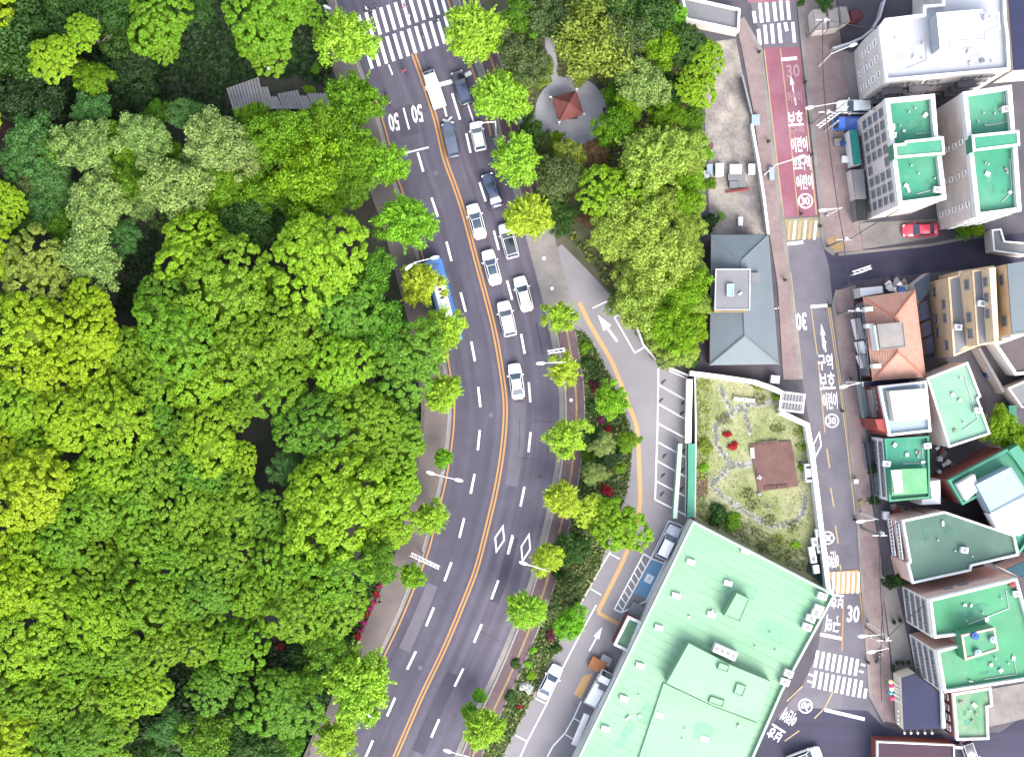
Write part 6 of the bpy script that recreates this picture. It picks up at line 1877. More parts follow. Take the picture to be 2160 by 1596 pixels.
# ------------------------------------------------------------------ people
M_skin = mat('skin', (0.42, 0.26, 0.18), rough=0.6, var=0.05)
M_hair = mat('hair', (0.015, 0.012, 0.012), rough=0.6, var=0.1)
CL = {n: mat('cloth_' + n, c, rough=0.9, var=0.1) for n, c in (('black', (0.02, 0.02, 0.025)), ('white', (0.55, 0.55, 0.54)), ('red', (0.42, 0.05, 0.07)), ('navy', (0.03, 0.04, 0.09)), ('grey', (0.2, 0.2, 0.21)), ('denim', (0.08, 0.12, 0.22)))}
def person_mesh(step, sit=False):
    """one skinned figure; shirt, trousers and skin follow the height of each face"""
    bm = bmesh.new()
    sl = bm.verts.layers.skin.verify()
    def v(x, y, z, r):
        q = bm.verts.new((x, y, z))
        q[sl].radius = (r, r * .85)
        return q
    s = step
    pel = v(0, 0, .95, .15)
    pel[sl].use_root = True
    wa, ch, nk, hd, tp = v(0, 0, 1.12, .13), v(0, 0, 1.34, .16), v(.01, 0, 1.5, .06), v(.02, 0, 1.60, .095), v(.02, 0, 1.71, .08)
    E = [(pel, wa), (wa, ch), (ch, nk), (nk, hd), (hd, tp)]
    for sd in (-1, 1):
        if sit:
            hp, kn, an, ft = v(.05, sd * .1, .92, .09), v(.48, sd * .12, .92, .075), v(.5, sd * .12, .5, .05), v(.66, sd * .12, .46, .045)
        else:
            hp, kn, an, ft = v(0, sd * .1, .86, .09), v(sd * s * .22 + .04, sd * .1, .48, .065), v(sd * s * .38 - .03, sd * .1, .09, .045), v(sd * s * .38 + .14, sd * .11, .04, .04)
        sh, el, ha = v(0, sd * .2, 1.42, .065), v(-sd * s * .12 - .02, sd * .27, 1.14, .045), v(-sd * s * .26 + .08, sd * .27, .9, .035)
        E += [(pel, hp), (hp, kn), (kn, an), (an, ft), (ch, sh), (sh, el), (el, ha)]
    for a, b in E:
        bm.edges.new((a, b))
    me = bpy.data.meshes.new('person_frame')
    bm.to_mesh(me)
    bm.free()
    o = bpy.data.objects.new('person_frame', me)
    COL.objects.link(o)
    o.modifiers.new('skin', 'SKIN')
    sb = o.modifiers.new('sub', 'SUBSURF')
    sb.levels = sb.render_levels = 1
    bpy.context.view_layer.update()
    out = bpy.data.meshes.new_from_object(o.evaluated_get(bpy.context.evaluated_depsgraph_get()))
    bpy.data.objects.remove(o)
    out.materials.clear()
    for m in (M_skin, CL['grey'], CL['black']):
        out.materials.append(m)
    for p in out.polygons:
        c = p.center
        p.use_smooth = True
        p.material_index = 0 if c.z > 1.48 or (abs(c.y) > .2 and c.z < 1.05) else 1 if c.z > .93 else 2
    out.name = 'person'
    return out
PM = [person_mesh(1.0), person_mesh(.5), person_mesh(0, True)]
HAIR = MB()
HAIR.smooth = True
HAIR.ball((0.0, 0, 1.685), (.115, .10, .10), 10, 6)
HAIR = HAIR.mesh('hair', M_hair)
BAG = MB().box((-.2, 0, 1.22), (.16, .3, .4), taper=.85).mesh('backpack', CL['black'])
def person(px, py, h, label, shirt, trousers, k=0, bag=False, z=0.0, dz=0.0):
    t = link('person', PM[k])
    tag(t, label, 'person')
    p = PX(px, py, 1.0)
    t.location = (p.x, p.y, z)
    t.rotation_euler = (0, 0, h)
    for i, c in ((1, shirt), (2, trousers)):
        t.material_slots[i].link = 'OBJECT'
        t.material_slots[i].material = CL[c]
    hr = link('hair', HAIR, None, t)
    if bag:
        link('backpack', BAG, None, t)
    return t
person(772, 17, .3, 'person in black and white at the left end of the big crosswalk', 'white', 'black')
person(782, 24, .3, 'person in black beside the one in black and white', 'black', 'black', 1)
person(792, 12, .2, 'person in navy at the top left of the crosswalk', 'navy', 'black', 1)
person(853, 13, 3.3, 'person in a red top in the middle of the crosswalk', 'red', 'grey')
person(862, 32, 3.3, 'person in white on a stripe of the crosswalk', 'white', 'grey', 1)
person(921, 43, 3.2, 'person in black near the right end of the crosswalk', 'black', 'navy')
person(890, 76, 3.2, 'person in dark clothes on the lower stripes', 'black', 'grey', 1)
person(853, 150, 2.0, 'person with dark backpack crossing the road below the stripes', 'red', 'black', 0, True)
person(801, 1268, 1.2, 'person in black walking on the left pavement by the azaleas', 'black', 'grey', 0, False, .12)
person(1637, 650, 1.6, 'person in white and black on the pavement by the blue-grey hall', 'white', 'black', 0, False, .12)
person(1795, 797, 1.5, 'person in dark clothes on the pavement near the tiled house', 'black', 'black', 1, True, .12)
person(1620, 1068, .5, 'person in dark top standing on the dry lawn', 'grey', 'black', 1, False, .05)
person(1687, 975, 2.4, 'person in black by the right side of the timber terrace', 'black', 'navy', 1, False, .05)

# ------------------------------------------------------------------ lamps, poles, cables
def lamp(pole, heads, h, label, m=None, group='street lamps'):
    m = m or M_metalwhite
    b = PX(*pole, h)
    t = thing('street_lamp', label, 'street lamp', (b.x, b.y, 0), 0, group)
    MB().tube([(0, 0, 0), (0, 0, h * .5), (0, 0, h)], [.11, .085, .06], 8).obj('pole', m, t)
    MB().tube([(0, 0, 0), (0, 0, .5)], .17, 8).obj('base', M_metalgrey, t)
    for q in heads:
        e = PX(*q, h) - Vector((b.x, b.y, 0))
        MB().tube([(0, 0, h - .5), (e.x * .3, e.y * .3, h - .12), (e.x * .9, e.y * .9, h)], .05, 6).obj('arm', m, t)
        hd = MB()
        hd.smooth = True
        hd.ball((0, 0, 0), (.62, .24, .12), 10, 6)
        ho = hd.obj('lamp_head', M_metalwhite, t)
        ho.location = (e.x, e.y, h)
        ho.rotation_euler = (0, 0, math.atan2(e.y, e.x))
    return t
lamp((874, 553), [(917, 543), (862, 563)], 9, 'double-armed street lamp just above the blue bus')
lamp((927, 1003), [(967, 1012), (908, 997)], 9, 'double-armed street lamp by the small sapling')
lamp((1193, 763), [(1140, 766)], 9, 'street lamp reaching over the road near the lone white sedan')
lamp((1152, 1203), [(1104, 1187)], 9, 'street lamp reaching over the road below the right diamond')
lamp((755, 1493), [(783, 1510)], 9, 'street lamp poking out of the largest spiky ginkgo')
lamp((990, 1597), [(944, 1583)], 9, 'street lamp at the bottom of the right pavement')
lamp((1045, 256), [(1010, 260)], 9, 'street lamp over the white hatchback')
lamp((682, 12), [(690, 16)], 6, 'short white lamp on the upper left pavement')
lamp((1638, 347), [(1662, 336), (1690, 331)][1:], 8, 'white street lamp arching over the red surface')
lamp((1789, 212), [(1708, 227)], 8, 'white street lamp beside the white van')
lamp((1776, 438), [(1736, 443)], 8, 'white street lamp by the dark green hut')
lamp((1820, 806), [(1780, 815)], 8, 'white street lamp beside the white and blue roof')
lamp((1852, 1095), [(1815, 1099)], 8, 'white street lamp left of the dark-green roofed house')
lamp((1874, 1368), [(1838, 1374)], 8, 'white street lamp right of the lower crosswalk')
lamp((1868, 1338), [(1819, 1341)], 8, 'thin street lamp just above the lower right one')
lamp((1755, 112), [(1800, 95)], 7, 'street lamp at the bend of the curved grey wall')
def signbeam(pole, a, b, h, label, name='sign_gantry', m=None):
    q = PX(*pole, h)
    t = thing(name, label, 'sign', (q.x, q.y, 0))
    MB().tube([(0, 0, 0), (0, 0, h)], .12, 8).obj('pole', M_metalgrey, t)
    A, B = PX(*a, h) - Vector((q.x, q.y, 0)), PX(*b, h) - Vector((q.x, q.y, 0))
    for dy in (-.2, .2):
        n = Vector((-(B - A).y, (B - A).x, 0)).normalized() * dy
        MB().tube([A + n, B + n], .06, 6).obj('beam', M_metalwhite, t)
    k = int((B - A).length / .5)
    s = MB()
    for i in range(k):
        n = Vector((-(B - A).y, (B - A).x, 0)).normalized() * .2
        p1, p2 = A.lerp(B, i / k), A.lerp(B, (i + 1) / k)
        s.tube([p1 + n, p2 - n], .035, 4)
    s.obj('bracing', M_metalwhite, t)
    mid = A.lerp(B, .78)
    d = B - A
    MB().box((mid.x, mid.y, h - .9), (d.length * .4, .1, 1.6), math.atan2(d.y, d.x)).obj('sign_panel', M or M_metalgrey, t) if False else MB().box((mid.x, mid.y, h - .9), (d.length * .4, .1, 1.6), math.atan2(d.y, d.x)).obj('sign_panel', M_metalgrey, t)
    return t
signbeam((884, 1182), (866, 1168), (927, 1197), 6.5, 'white truss road sign gantry over the left kerb')
signbeam((1822, 572), (1799, 576), (1838, 563), 6.5, 'white truss sign frame over the dark side street')
signbeam((1190, 738), (1192, 737), (1155, 743), 6.0, 'thin white sign arm over the road beside the lone sedan')
signbeam((1768, 255), (1725, 268), (1788, 222), 7.0, 'white cable bracket on the utility pole by the blue truck')
def upole(px, py, h, label):
    q = PX(px, py, h)
    t = thing('utility_pole', label, 'utility pole', (q.x, q.y, 0), 0, 'utility poles')
    MB().tube([(0, 0, 0), (0, 0, h)], [.17, .11], 8).obj('pole', M_concrete, t)
    MB().box((0, 0, h - .5), (1.8, .12, .12)).obj('crossarm', M_metalgrey, t)
    MB().tube([(.5, .2, h - 2), (.5, .2, h - 1)], .25, 8).obj('transformer', M_metalgrey, t)
    return t, Vector((q.x, q.y, h))
poles = [upole(1738, 40, 9, 'utility pole by the translucent sheds')[1], upole(1744, 235, 9, 'utility pole between the lamp and the white van')[1], upole(1782, 505, 9, 'utility pole at the side street corner')[1], upole(1806, 655, 9, 'utility pole left of the tiled house')[1], upole(1858, 1130, 9, 'utility pole left of the dark-green roofed house')[1], upole(1868, 1352, 9, 'utility pole by the two lower lamps')[1]]
def cable(a, b, label, sag=.7):
    pts = [a.lerp(b, t / 10) - Vector((0, 0, sag * 4 * (t / 10) * (1 - t / 10) + .5)) for t in range(11)]
    o = MB().tube(pts, .05, 4).obj('power_cable', M_black)
    tag(o, label, 'cable', 'power cables over the right pavement')
cable(poles[0], poles[1], 'black power cable along the top right pavement')
cable(poles[1], poles[2], 'black power cable from the white van down to the side street')
cable(poles[2], poles[3], 'black power cable crossing the dark side street')
cable(poles[4], poles[5], 'black power cable along the lower right pavement')
cable(PX(1866, 1270, 9), PX(1862, 1480, 9), 'thin black cable along the lower right forecourt')
WIRES = [(poles[0], poles[1], 0.6), (poles[1], poles[2], 0.6)]
cable(poles[1] + Vector((.7, 0, 0)), PX(1880, 225, 11), 'thin cable from the pole by the white van to the narrow tall block', .5)
cable(poles[2] + Vector((.6, 0, 0)), PX(1900, 440, 11), 'thin cable from the corner pole to the narrow tall block', .5)
cable(poles[3], PX(1830, 640, 5.5), 'short cable from the pole to the tiled house', .3)
cable(poles[3], poles[4], 'long black cable running down the right pavement', 1.0)
cable(poles[4], PX(1905, 1100, 7), 'short cable from the pole to the dark-green roofed house', .3)
cable(poles[5], PX(1965, 1268, 9), 'cable from the lower pole to the white window front', .5)
cable(poles[0] + Vector((.7, 0, 0)), PX(1870, 60, 10), 'cable from the top pole to the white-roofed block', .5)
cable(PX(1985, 1000, 5), PX(2110, 925, 6), 'cable bundle over the dark alley by the teal-green shop', .4)
cable(PX(1985, 1012, 5), PX(2100, 940, 6), 'lower cable over the dark alley by the teal-green shop', .5)
cable(PX(1890, 1065, 6), PX(2120, 1125, 7), 'cable above the lane behind the dark-green roofed house', .5)
def bollard(px, py, label, h=1.0, m=None, r=.16, group='bollards and posts along the street'):
    p = PX(px, py, h)
    t = thing('bollard', label, 'bollard', (p.x, p.y, 0), 0, group)
    MB().tube([(0, 0, 0), (0, 0, h)], r, 8).obj('post', m or M_black, t)
    MB().ball((0, 0, h), r * 1.15, 8, 5).obj('cap', m or M_black, t)
for px, py, lb in ((1753, 645, 'black post at the end of the stop line above the turn arrow'), (1779, 867, 'black post right of the upper grey roundel'), (1806, 1097, 'black post at the kerb left of the dark-green house'), (1833, 1398, 'black post at the right end of the lower crosswalk'), (1732, 476, 'black post at the right end of the upper hump'), (1658, 590, 'black post at the kerb by the blue-grey hall'), (1700, 172, 'black box post beside the red surface'), (1714, 325, 'black box post right of the red surface lettering'), (1623, 297, 'black post left of the red surface'), (1603, 108, 'dark post at the upper left street corner'), (1692, 450, 'small dark post at the end of the red surface')):
    bollard(px, py, lb)
for i, (px, py) in enumerate(((1891, 1396), (1902, 1396), (1914, 1395), (1881, 1404), (1881, 1411), (1884, 1311), (1897, 1307))):
    t = thing('planter_pot', ('dark round pot on the forecourt, ' + ['left of the row of three', 'middle of the row of three', 'right of the row of three', 'above the navy roof corner', 'touching the navy roof corner', 'left of the upper pair', 'right of the upper pair'][i]), 'pot', (*PX(px, py).xy, .05), 0, 'dark pots on the forecourt')
    MB().prism([(math.cos(a) * .2, math.sin(a) * .2) for a in [k * .628 for k in range(10)]], 0, .45, pts_top=[(math.cos(a) * .28, math.sin(a) * .28) for a in [k * .628 for k in range(10)]]).obj('pot', M_black, t)
    MB().ball((0, 0, .55), .22, 7, 5).obj('plant', LM['shade'], t)
# flags and globes on the navy shop
FC = [mat('flag_' + n, c, var=.05) for n, c in (('yellow', (.6, .45, .2)), ('red', (.5, .03, .1)), ('white', (.6, .6, .6)), ('teal', (.05, .2, .25)), ('crimson', (.5, .04, .1)))]
for i, (px, py) in enumerate(((1879, 1437), (1881, 1446), (1881, 1452), (1879, 1460), (1882, 1472))):
    nm = ['yellow', 'red', 'white', 'teal', 'crimson'][i]
    q = PX(px, py, 2.4)
    t = thing('shop_flag', nm + ' round sign on an arm left of the navy roof', 'sign', (q.x, q.y, 0), 0, 'coloured round signs of the navy-roofed shop')
    b = MB()
    b.smooth = True
    b.ball((0, 0, 2.4), .32, 10, 6).obj('sign_globe', FC[i], t)
    MB().tube([(0, 0, 2.4), (1.0, -.5, 2.9)], .05, 5).obj('arm', M_metalwhite, t)
    MB().tube([(0, 0, 0), (0, 0, 2.2)], .04, 5).obj('post', M_metalgrey, t)
for i, px in enumerate((1908, 1921.5, 1936, 1951, 1966)):
    q = PX(px, 1545, 3.0)
    t = thing('wall_light', 'white globe light below the navy roof, ' + ['first from the left', 'second from the left', 'third from the left', 'fourth from the left', 'fifth from the left'][i], 'light', (q.x, q.y, 0), 0, 'globe lights of the navy-roofed shop')
    MB().ball((0, 0, 3.0), .17, 8, 5).obj('globe', M_metalwhite, t)
    MB().tube([(0, 0, 2.9), (0, .45, 2.8)], .03, 5).obj('bracket', M_metalgrey, t)
for i, py in enumerate((1498, 1508, 1517, 1524)):
    q = PX(1895, py, 2.6)
    t = thing('wall_light', 'white globe light left of the navy roof, ' + ['topmost', 'second', 'third', 'lowest'][i], 'light', (q.x, q.y, 0), 0, 'globe lights of the navy-roofed shop')
    MB().ball((0, 0, 2.6), .15, 8, 5).obj('globe', M_metalwhite, t)
    MB().tube([(0, 0, 2.5), (.4, 0, 2.4)], .03, 5).obj('bracket', M_metalgrey, t)

# ------------------------------------------------------------------ garden, pavilion, decks, roof plant
terr = thing('timber_terrace', 'square reddish timber terrace in the dry garden', 'terrace', (*PX(1641, 980).xy, .05))
tp = [(1580, 937), (1668, 929), (1683, 1024), (1600, 1036)]
MB().prism([(p.x - terr.location.x, p.y - terr.location.y) for p in pxs(tp)], 0, .22).obj('joists', M_wood, terr)
bd = None
tq = [PX(1580, 937), PX(1668, 929), PX(1683, 1024), PX(1600, 1036)]
for i in range(15):
    p1, p2 = tq[0].lerp(tq[1], (i + .5) / 15), tq[3].lerp(tq[2], (i + .5) / 15)
    c = (p1 + p2) / 2 - terr.location
    d = p2 - p1
    MB().box((c.x, c.y, .26), (d.length, .345, .08), math.atan2(d.y, d.x)).obj('deck_board', M_wood, terr)
def bench(px, py, ang, L, label, m=M_wood, z=.05, n=2, name='bench', group='benches in the garden'):
    p = PX(px, py, z + .4)
    t = thing(name, label, 'bench', (p.x, p.y, z), ang, group)
    for k in range(n):
        off = (k - (n - 1) / 2) * (L / n)
        for j in range(3):
            MB().box((off, -.17 + j * .17, .44), (L / n * .94, .13, .05)).obj('slat', m, t)
        for e in (-.38, .38):
            MB().box((off + e * L / n, 0, .21), (.08, .42, .42)).obj('leg', M_metalgrey, t)
    return t
bench(1570, 843, R(-6), 2.9, 'white-topped double bench by the upper stone path', M_parapet)
bench(1620, 934, R(6), 2.9, 'timber bench on the top edge of the terrace')
bench(1638, 1027, R(5), 3.2, 'timber bench on the bottom edge of the terrace')
bench(1587, 955, R(94), 1.5, 'short white bench on the left edge of the terrace', M_parapet, n=1)
bench(1266, 188, R(-55), 1.6, 'dark bench at the upper right of the round plaza', M_black, .03, 1, group='benches on the plaza')
bench(1275, 240, R(88), 1.8, 'dark bench at the right rim of the round plaza', M_black, .03, 1, group='benches on the plaza')
person(1600, 1005, R(-30), 'person in white sitting at the left corner of the terrace', 'white', 'white', 2, False, -.2)
st = thing('stone_lantern', 'small pale boulder below the terrace corner', 'boulder', (*PX(1601, 1041).xy, .03))
MB().ball((0, 0, .2), (.32, .26, .26), 8, 5).obj('stone', M_stone, st)
dk = thing('garden_deck', 'small brown timber deck at the left garden fence', 'deck', (*PX(1480, 1025).xy, .05))
for i in range(8):
    MB().box((-.72 + i * .205, 0, .15), (.18, 2.3, .08)).obj('deck_board', M_wood, dk)
MB().box((0, 0, .06), (1.6, 2.25, .1)).obj('joists', M_wood, dk)
pg = thing('garden_gate', 'white pergola gate with two dark slatted panels', 'pergola', (*PX(1671, 848, 2.3).xy, 0))
for sx in (-1, 1):
    for sy in (-1, 1):
        MB().box((sx * 1.5, sy * 1.15, 1.1), (.14, .14, 2.2)).obj('post', M_parapet, pg)
for sy in (-1.15, 0, 1.15):
    MB().box((0, sy, 2.27), (3.2, .24, .12)).obj('beam', M_parapet, pg)
for sx in (-1.5, 1.5):
    MB().box((sx, 0, 2.26), (.22, 2.2, .12)).obj('beam', M_parapet, pg)
for sy in (-.58, .58):
    for i in range(7):
        MB().box((-1.2 + i * .4, sy, 2.2), (.28, .85, .05)).obj('slat', M_framed, pg)
pg.rotation_euler = (0, 0, R(-7))
cb = thing('utility_cabinet', 'white cabinet with dark openings inside the street wall', 'cabinet', (*PX(1706, 997, 1.2).xy, .05), R(5))
MB().box((0, 0, .7), (1.0, 2.4, 1.4)).obj('body', M_metalwhite, cb)
for y in (-.7, .75):
    MB().box((-.05, y, 1.415), (.7, .3, .03)).obj('opening', M_black, cb)
kb = thing('utility_cabinet', 'white box cabinet on the pavement above the garden gate', 'cabinet', (*PX(1635, 800, 1.4).xy, .12), R(-6))
MB().box((0, 0, .7), (1.1, 1.0, 1.4)).obj('body', M_metalwhite, kb)
MB().box((0, -.1, 1.42), (.6, .5, .04)).obj('lid', M_metalgrey, kb)

pv = thing('pavilion', 'square open pavilion with brown-red hipped roof on the round plaza', 'pavilion', (*PX(1199, 222, 2.6).xy, .03))
pc = [PX(1163, 206, 2.6), PX(1216, 191, 2.6), PX(1231, 240, 2.6), PX(1180, 257, 2.6)]
pcen = Vector((pv.location.x, pv.location.y, 0))
M_pav = mat('pavilion_shingle', C(156, 92, 88), var=.14, scale=1.2, var2=.14, scale2=9)
pl = [p - pcen for p in pc]
ap = Vector((0, 0, 3.9))
for i in range(4):
    u, v = pl[i], pl[(i + 1) % 4]
    q = [u, v, ap]
    n = (v - u).cross(ap - u)
    MB().add([u, v, ap, u - Vector((0, 0, .12)), v - Vector((0, 0, .12))], [(0, 1, 2) if n.z > 0 else (2, 1, 0), (0, 3, 4, 1)]).obj('roof_face', M_pav, pv)
    MB().tube([u + Vector((0, 0, .05)), ap + Vector((0, 0, .05))], .09, 5).obj('ridge', M_pav, pv)
    MB().tube([u * .96 + Vector((0, 0, -.0)) - Vector((0, 0, 0)), Vector((u.x * .94, u.y * .94, 0))], .12, 6).obj('post', M_parapet, pv)
    e = MB()
    e.box((u.x * 1.0, u.y * 1.0, 2.68), (.5, .2, .1), math.atan2(u.y, u.x))
    e.obj('eave_end', M_parapet, pv)
MB().box((0, 0, .25), (2.6, 2.6, .5)).obj('seat_platform', M_wood, pv)

# grey timber deck in the clearing
gd = thing('timber_deck', 'weathered grey timber deck with stepped edge in the clearing', 'deck', (*PX(585, 205).xy, .4))
for i in range(34):
    x = 482 + i * 6.3
    top = 188 - (i * 2.2 if i < 11 else 0) if i < 11 else (186 if i < 14 else 206 if i < 17 else 200 - (i - 17) * 1.2 if i < 24 else 204 if i < 27 else 199)
    bot = 232
    p1, p2 = PX(x, top), PX(x + 14, bot)
    c = (p1 + p2) / 2 - gd.location
    d = p2 - p1
    MB().box((c.x, c.y, .2 + (.02 if i % 2 else 0)), (d.length, .33, .08), math.atan2(d.y, d.x)).obj('deck_board', M_woodgrey, gd)
gl = thing('garden_lamp', 'small white globe lamp above the grey timber deck', 'lamp', (*PX(567, 145, 2).xy, 0))
MB().tube([(0, 0, 0), (0, 0, 2)], .05, 6).obj('post', M_metalgrey, gl)
MB().ball((0, 0, 2.1), .28, 10, 6).obj('globe', M_metalwhite, gl)
rc = thing('court_edge', 'dark maroon court corner at the left edge behind trees', 'court', (*PX(12, 245).xy, 0))
MB().prism([(p.x - rc.location.x, p.y - rc.location.y) for p in pxs([(-120, 190), (0, 212), (42, 228), (12, 280), (-10, 320), (-120, 330)])], 0, .05).obj('surface', mat('court_maroon', C(94, 52, 58), var=.15), rc)

# rooftop units
def unit_box(px, py, z, s, ang, label, fans=1, m=None, cat='air conditioner', name='air_conditioner', group='rooftop and yard air conditioners'):
    p = PX(px, py, z + s[2])
    t = thing(name, label, cat, (p.x, p.y, z), ang, group)
    MB().box((0, 0, s[2] / 2 + .06), s).obj('casing', m or M_metalwhite, t)
    for k in (-1, 1):
        MB().box((k * s[0] * .35, 0, .03), (.08, s[1], .06)).obj('foot', M_metalgrey, t)
    for k in range(fans):
        x = (k - (fans - 1) / 2) * s[0] / max(fans, 1)
        rr = min(s[1], s[0] / fans) * .36
        MB().prism([(x + rr * math.cos(a), rr * math.sin(a)) for a in [i * .5236 for i in range(12)]], s[2] + .06, s[2] + .10).obj('fan', M_framed, t)
    return t
unit_box(1530, 1375, 4.45, (3.1, 1.1, 1.5), R(-24), 'long white unit with four fans beside the raised hall storey', 4)
AC = [(1735, 1257, 'white unit with two dark fans at the right hall corner', 2), (1728, 1283, 'second white unit below the hall corner', 0), (1722, 1294, 'third white unit below the hall corner', 1), (1711, 1304, 'white unit with brown fan, upper of two at the hall edge', 1), (1703, 1322, 'white unit with brown fan, lower of two at the hall edge', 1), (1664, 1420, 'white unit by the hall edge near the lower crosswalk', 1), (1656, 1438, 'lowest white unit by the hall edge near the lower crosswalk', 1)]
for x, y, lb, f in AC:
    unit_box(x, y, 4.45, (1.15, .85, .9), R(-20), lb, f)
for i, (x, y) in enumerate(((1727, 1124), (1719, 1143), (1713, 1162), (1716, 1178), (1722, 1200), (1730, 1157))):
    unit_box(x, y, .35, (.8, 1.1, .9), R(8), 'white unit on the dark tank cover, ' + ['topmost', 'second from top', 'at its left side', 'in its middle', 'lowest', 'against the street wall'][i], 1 if i % 2 else 0)
for x, y, z, lb in ((1880, 268, 13.1, 'white unit on the inner twin block, upper left'), (1883, 285, 13.1, 'white unit on the inner twin block, below the upper left one'), (1978, 400, 13.1, 'white unit at the lower right of the inner twin block'), (2122, 230, 13.1, 'white unit at the right rim of the outer twin block'), (2146, 1252, 10.3, 'small white unit near the right rim of the big green roof'), (1957, 940, 5.7, 'white box on the right rim of the teal-green roof'), (1871, 978, 5.7, 'small white box on the left rim of the teal-green roof'), (2064, 865, 6.65, 'white unit on the right rim of the pale-green roof'), (2035, 1160, 7.05, 'grey unit standing on the dark-green roof'), (2086, 35, 14.2, 'small unit on the white roof house'), (2072, 640, 11.4, 'white canopy unit on the middle grey terrace'), (2022, 690, 7.6, 'white unit on the lowest grey terrace')):
    unit_box(x, y, z, (.9, .7, .7), R(random.uniform(-8, 8)), lb, 1)
def tank(px, py, z, r, h, m, label):
    p = PX(px, py, z + h)
    t = thing('water_tank', label, 'water tank', (p.x, p.y, z), 0, 'water tanks')
    b = MB()
    ring = [(math.cos(a), math.sin(a)) for a in [i * math.pi / 8 for i in range(16)]]
    b.prism([(x * r, y * r) for x, y in ring], 0, h).obj('tank', m, t)
    MB().prism([(x * r * .4, y * r * .4) for x, y in ring], h, h + .1).obj('lid', m, t)
tank(2137, 1232, 10.3, .38, .7, M_redsheet, 'red round tank at the corner of the big green roof')
tank(2058, 1341, 13.1, .45, .6, M_blue, 'blue tank on the roof house, upper left')
tank(2096, 1349, 13.1, .42, .6, M_roofblue, 'pale blue tank on the roof house, right')
tank(2064, 1377, 13.1, .42, .6, M_roofblue, 'pale blue tank on the roof house, lower')
tank(2086, 790, .0, .4, 1.0, M_blue, 'blue barrel beside the long grey yard wall')
tank(1902, 611, .0, .5, 1.1, M_blue, 'blue barrel above the tiled house')
tank(1778, 302, .1, .35, .8, M_blue, 'light blue barrel beside the teal awning')
# yard clutter
CLM = [M_metalwhite, M_concrete, M_wallbrick, M_metalgrey, M_wood, M_parapet, M_roofgrey]
def crate(px, py, s, h, m, ang, label, cat='box', name='storage_box', group=None):
    p = PX(px, py, h)
    t = thing(name, label, cat, (p.x, p.y, 0.02), ang, group)
    MB().box((0, 0, h / 2), (s[0], s[1], h)).obj('box', m, t)
    MB().box((0, 0, h + .03), (s[0] + .06, s[1] + .06, .06)).obj('lid', m, t)
    return t
crate(1518, 358, (1.0, 1.6, 0), .9, M_parapet, 0, 'pale yellow-white box at the left of the concrete yard', group='boxes in the concrete yard')
crate(1552, 357, (1.5, 1.2, 0), .8, M_metalwhite, 0, 'white box in the middle of the concrete yard', group='boxes in the concrete yard')
crate(1586, 357, (.8, 1.3, 0), .8, M_metalwhite, 0, 'white box at the right wall of the concrete yard', group='boxes in the concrete yard')
crate(1545, 374, (1.1, .8, 0), .7, M_roofgrey, 0, 'grey crate, upper left of four in the yard', group='boxes in the concrete yard')
crate(1563, 374, (1.0, .8, 0), .7, M_roofgrey, 0, 'grey crate, upper right of four in the yard', group='boxes in the concrete yard')
crate(1548, 389, (1.1, .8, 0), .7, M_roofgrey, 0, 'grey crate, lower left of four in the yard', group='boxes in the concrete yard')
crate(1565, 388, (1.0, .8, 0), .7, M_roofgrey, 0, 'grey crate, lower right of four in the yard', group='boxes in the concrete yard')
crate(1562, 467, (.55, 1.1, 0), .9, M_metalwhite, 0, 'white upright box on the lower yard stain')
crate(1497, 357, (.7, 1.3, 0), .9, M_roofblue, 0, 'pale blue crate left of the yard boxes')
crate(1489, 367, (.6, .9, 0), .7, M_metalwhite, .2, 'small white crate beside the pale blue one')
crate(1556, 402, (3.0, .22, 0), .3, M_redsheet, R(8), 'red and navy pole lying below the yard crates')
crate(1783, 336, (.8, .8, 0), .8, M_metalwhite, 0, 'white square box on the pavement by the teal awning')
crate(1768, 300, (1.0, .9, 0), .6, M_concrete, .1, 'pale stall table beside the light blue barrel')
crate(1594, 253, (1.0, 1.3, 0), .8, M_roofblue, 0, 'pale blue-grey box at the top yard fence')
crate(1628, 366, (.6, 1.6, 0), .7, M_roofblue, R(3), 'pale blue scooter cover on the left pavement')
crate(1260, 1402, (1.6, 2.0, 0), .8, mat('orange_ply', C(214, 140, 92), var=.2), R(63), 'orange pallet stack beside the hall wall')
crate(1278, 1392, (1.2, 1.4, 0), .7, M_framed, R(63), 'dark pallet stack beside the hall wall')
crate(1280, 1440, (2.2, 1.4, 0), 1.6, M_roofgrey, R(63), 'grey canopy box between truck and hall')
crate(1340, 1288, (2.0, 1.6, 0), .5, M_framed, R(63), 'dark skip below the blue bay')
crate(2137, 876, (.9, 2.6, 0), 1.6, M_greenwall, R(6), 'green upright container at the right edge yard')
crate(1806, 1000 + 15, (.5, .5, 0), .8, M_metalwhite, 0, 'small white box on the pavement by the teal-green shop')
crate(1817, 1060, (.6, .6, 0), .3, M_tan, .7, 'round tan sign base on the right pavement')
crate(1870, 1087, (.7, 1.0, 0), 1.0, M_metalwhite, 0, 'white box by the pavement lamp above the dark-green house')
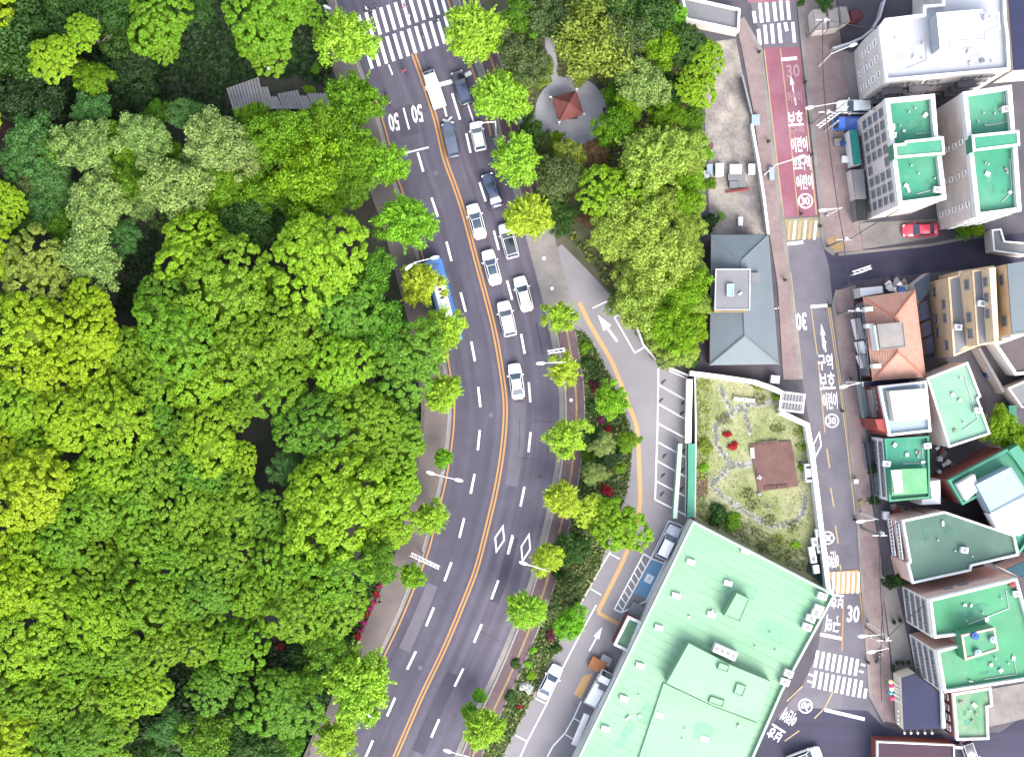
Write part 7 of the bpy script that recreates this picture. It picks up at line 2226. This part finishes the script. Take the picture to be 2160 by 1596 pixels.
ORD = ['first', 'second', 'third', 'fourth', 'fifth', 'sixth', 'seventh', 'eighth', 'ninth', 'tenth', 'eleventh', 'twelfth']
CLN = ['white', 'pale grey', 'brick-red', 'grey', 'brown', 'bright white', 'blue-grey']
for n, (x0, x1, y0, y1), zone, axis in ((22, (1868, 1910, 590, 612), 'above the tiled house', 0), (10, (1972, 2010, 925, 1000), 'in the dark alley by the teal-green shop', 1), (8, (1488, 1502, 285, 345), 'left of the concrete yard', 1), (6, (1884, 1902, 1068, 1092), 'above the dark-green house', 0)):
    pts = sorted([(random.uniform(x0, x1), random.uniform(y0, y1)) for _ in range(n)], key=lambda p: p[axis])
    cnt = {}
    for x, y in pts:
        k = random.randrange(7)
        cnt[k] = cnt.get(k, 0) + 1
        crate(x, y, (random.uniform(.3, .9), random.uniform(.3, .8), 0), random.uniform(.3, .9), CLM[k], random.uniform(0, 3), f"{CLN[k]} clutter box {zone}, {ORD[cnt[k] - 1]} {'from the left' if axis == 0 else 'from the top'}", 'clutter', 'clutter_box', 'clutter ' + zone)
for i, (x, y) in enumerate(((1393, 843), (1398, 820 - 16), (1400, 960), (1397, 1001), (1395, 1040), (1440, 848), (1437, 870), (1440, 950), (1439, 990), (1436, 1030))):
    struct(sheet('oil_stain', [(x - 4, y + 5), (x - 2, y - 1), (x + 5, y - 5), (x + 7, y - 2), (x + 2, y + 3), (x - 1, y + 7)], 0.004, mat('oil_stain_dark', C(92, 88, 96), var=.2)))
for i in range(9):
    p = offset(CENTRE, 139)
    q = [v for v in p if 300 < v.y < 1560][i * 5]
    t = thing('manhole_cover', ['pale round cover on the brown pavement, ' + w for w in ('topmost', 'second from the top', 'third from the top', 'fourth from the top', 'fifth from the top', 'fourth from the bottom', 'third from the bottom', 'second from the bottom', 'lowest')][i], 'cover', (*PX(q.x, q.y).xy, .121), 0, 'round covers along the right pavement')
    MB().prism([(math.cos(a) * .24, math.sin(a) * .24) for a in [k * .5236 for k in range(12)]], 0, .03).obj('cover', M_parapet, t)
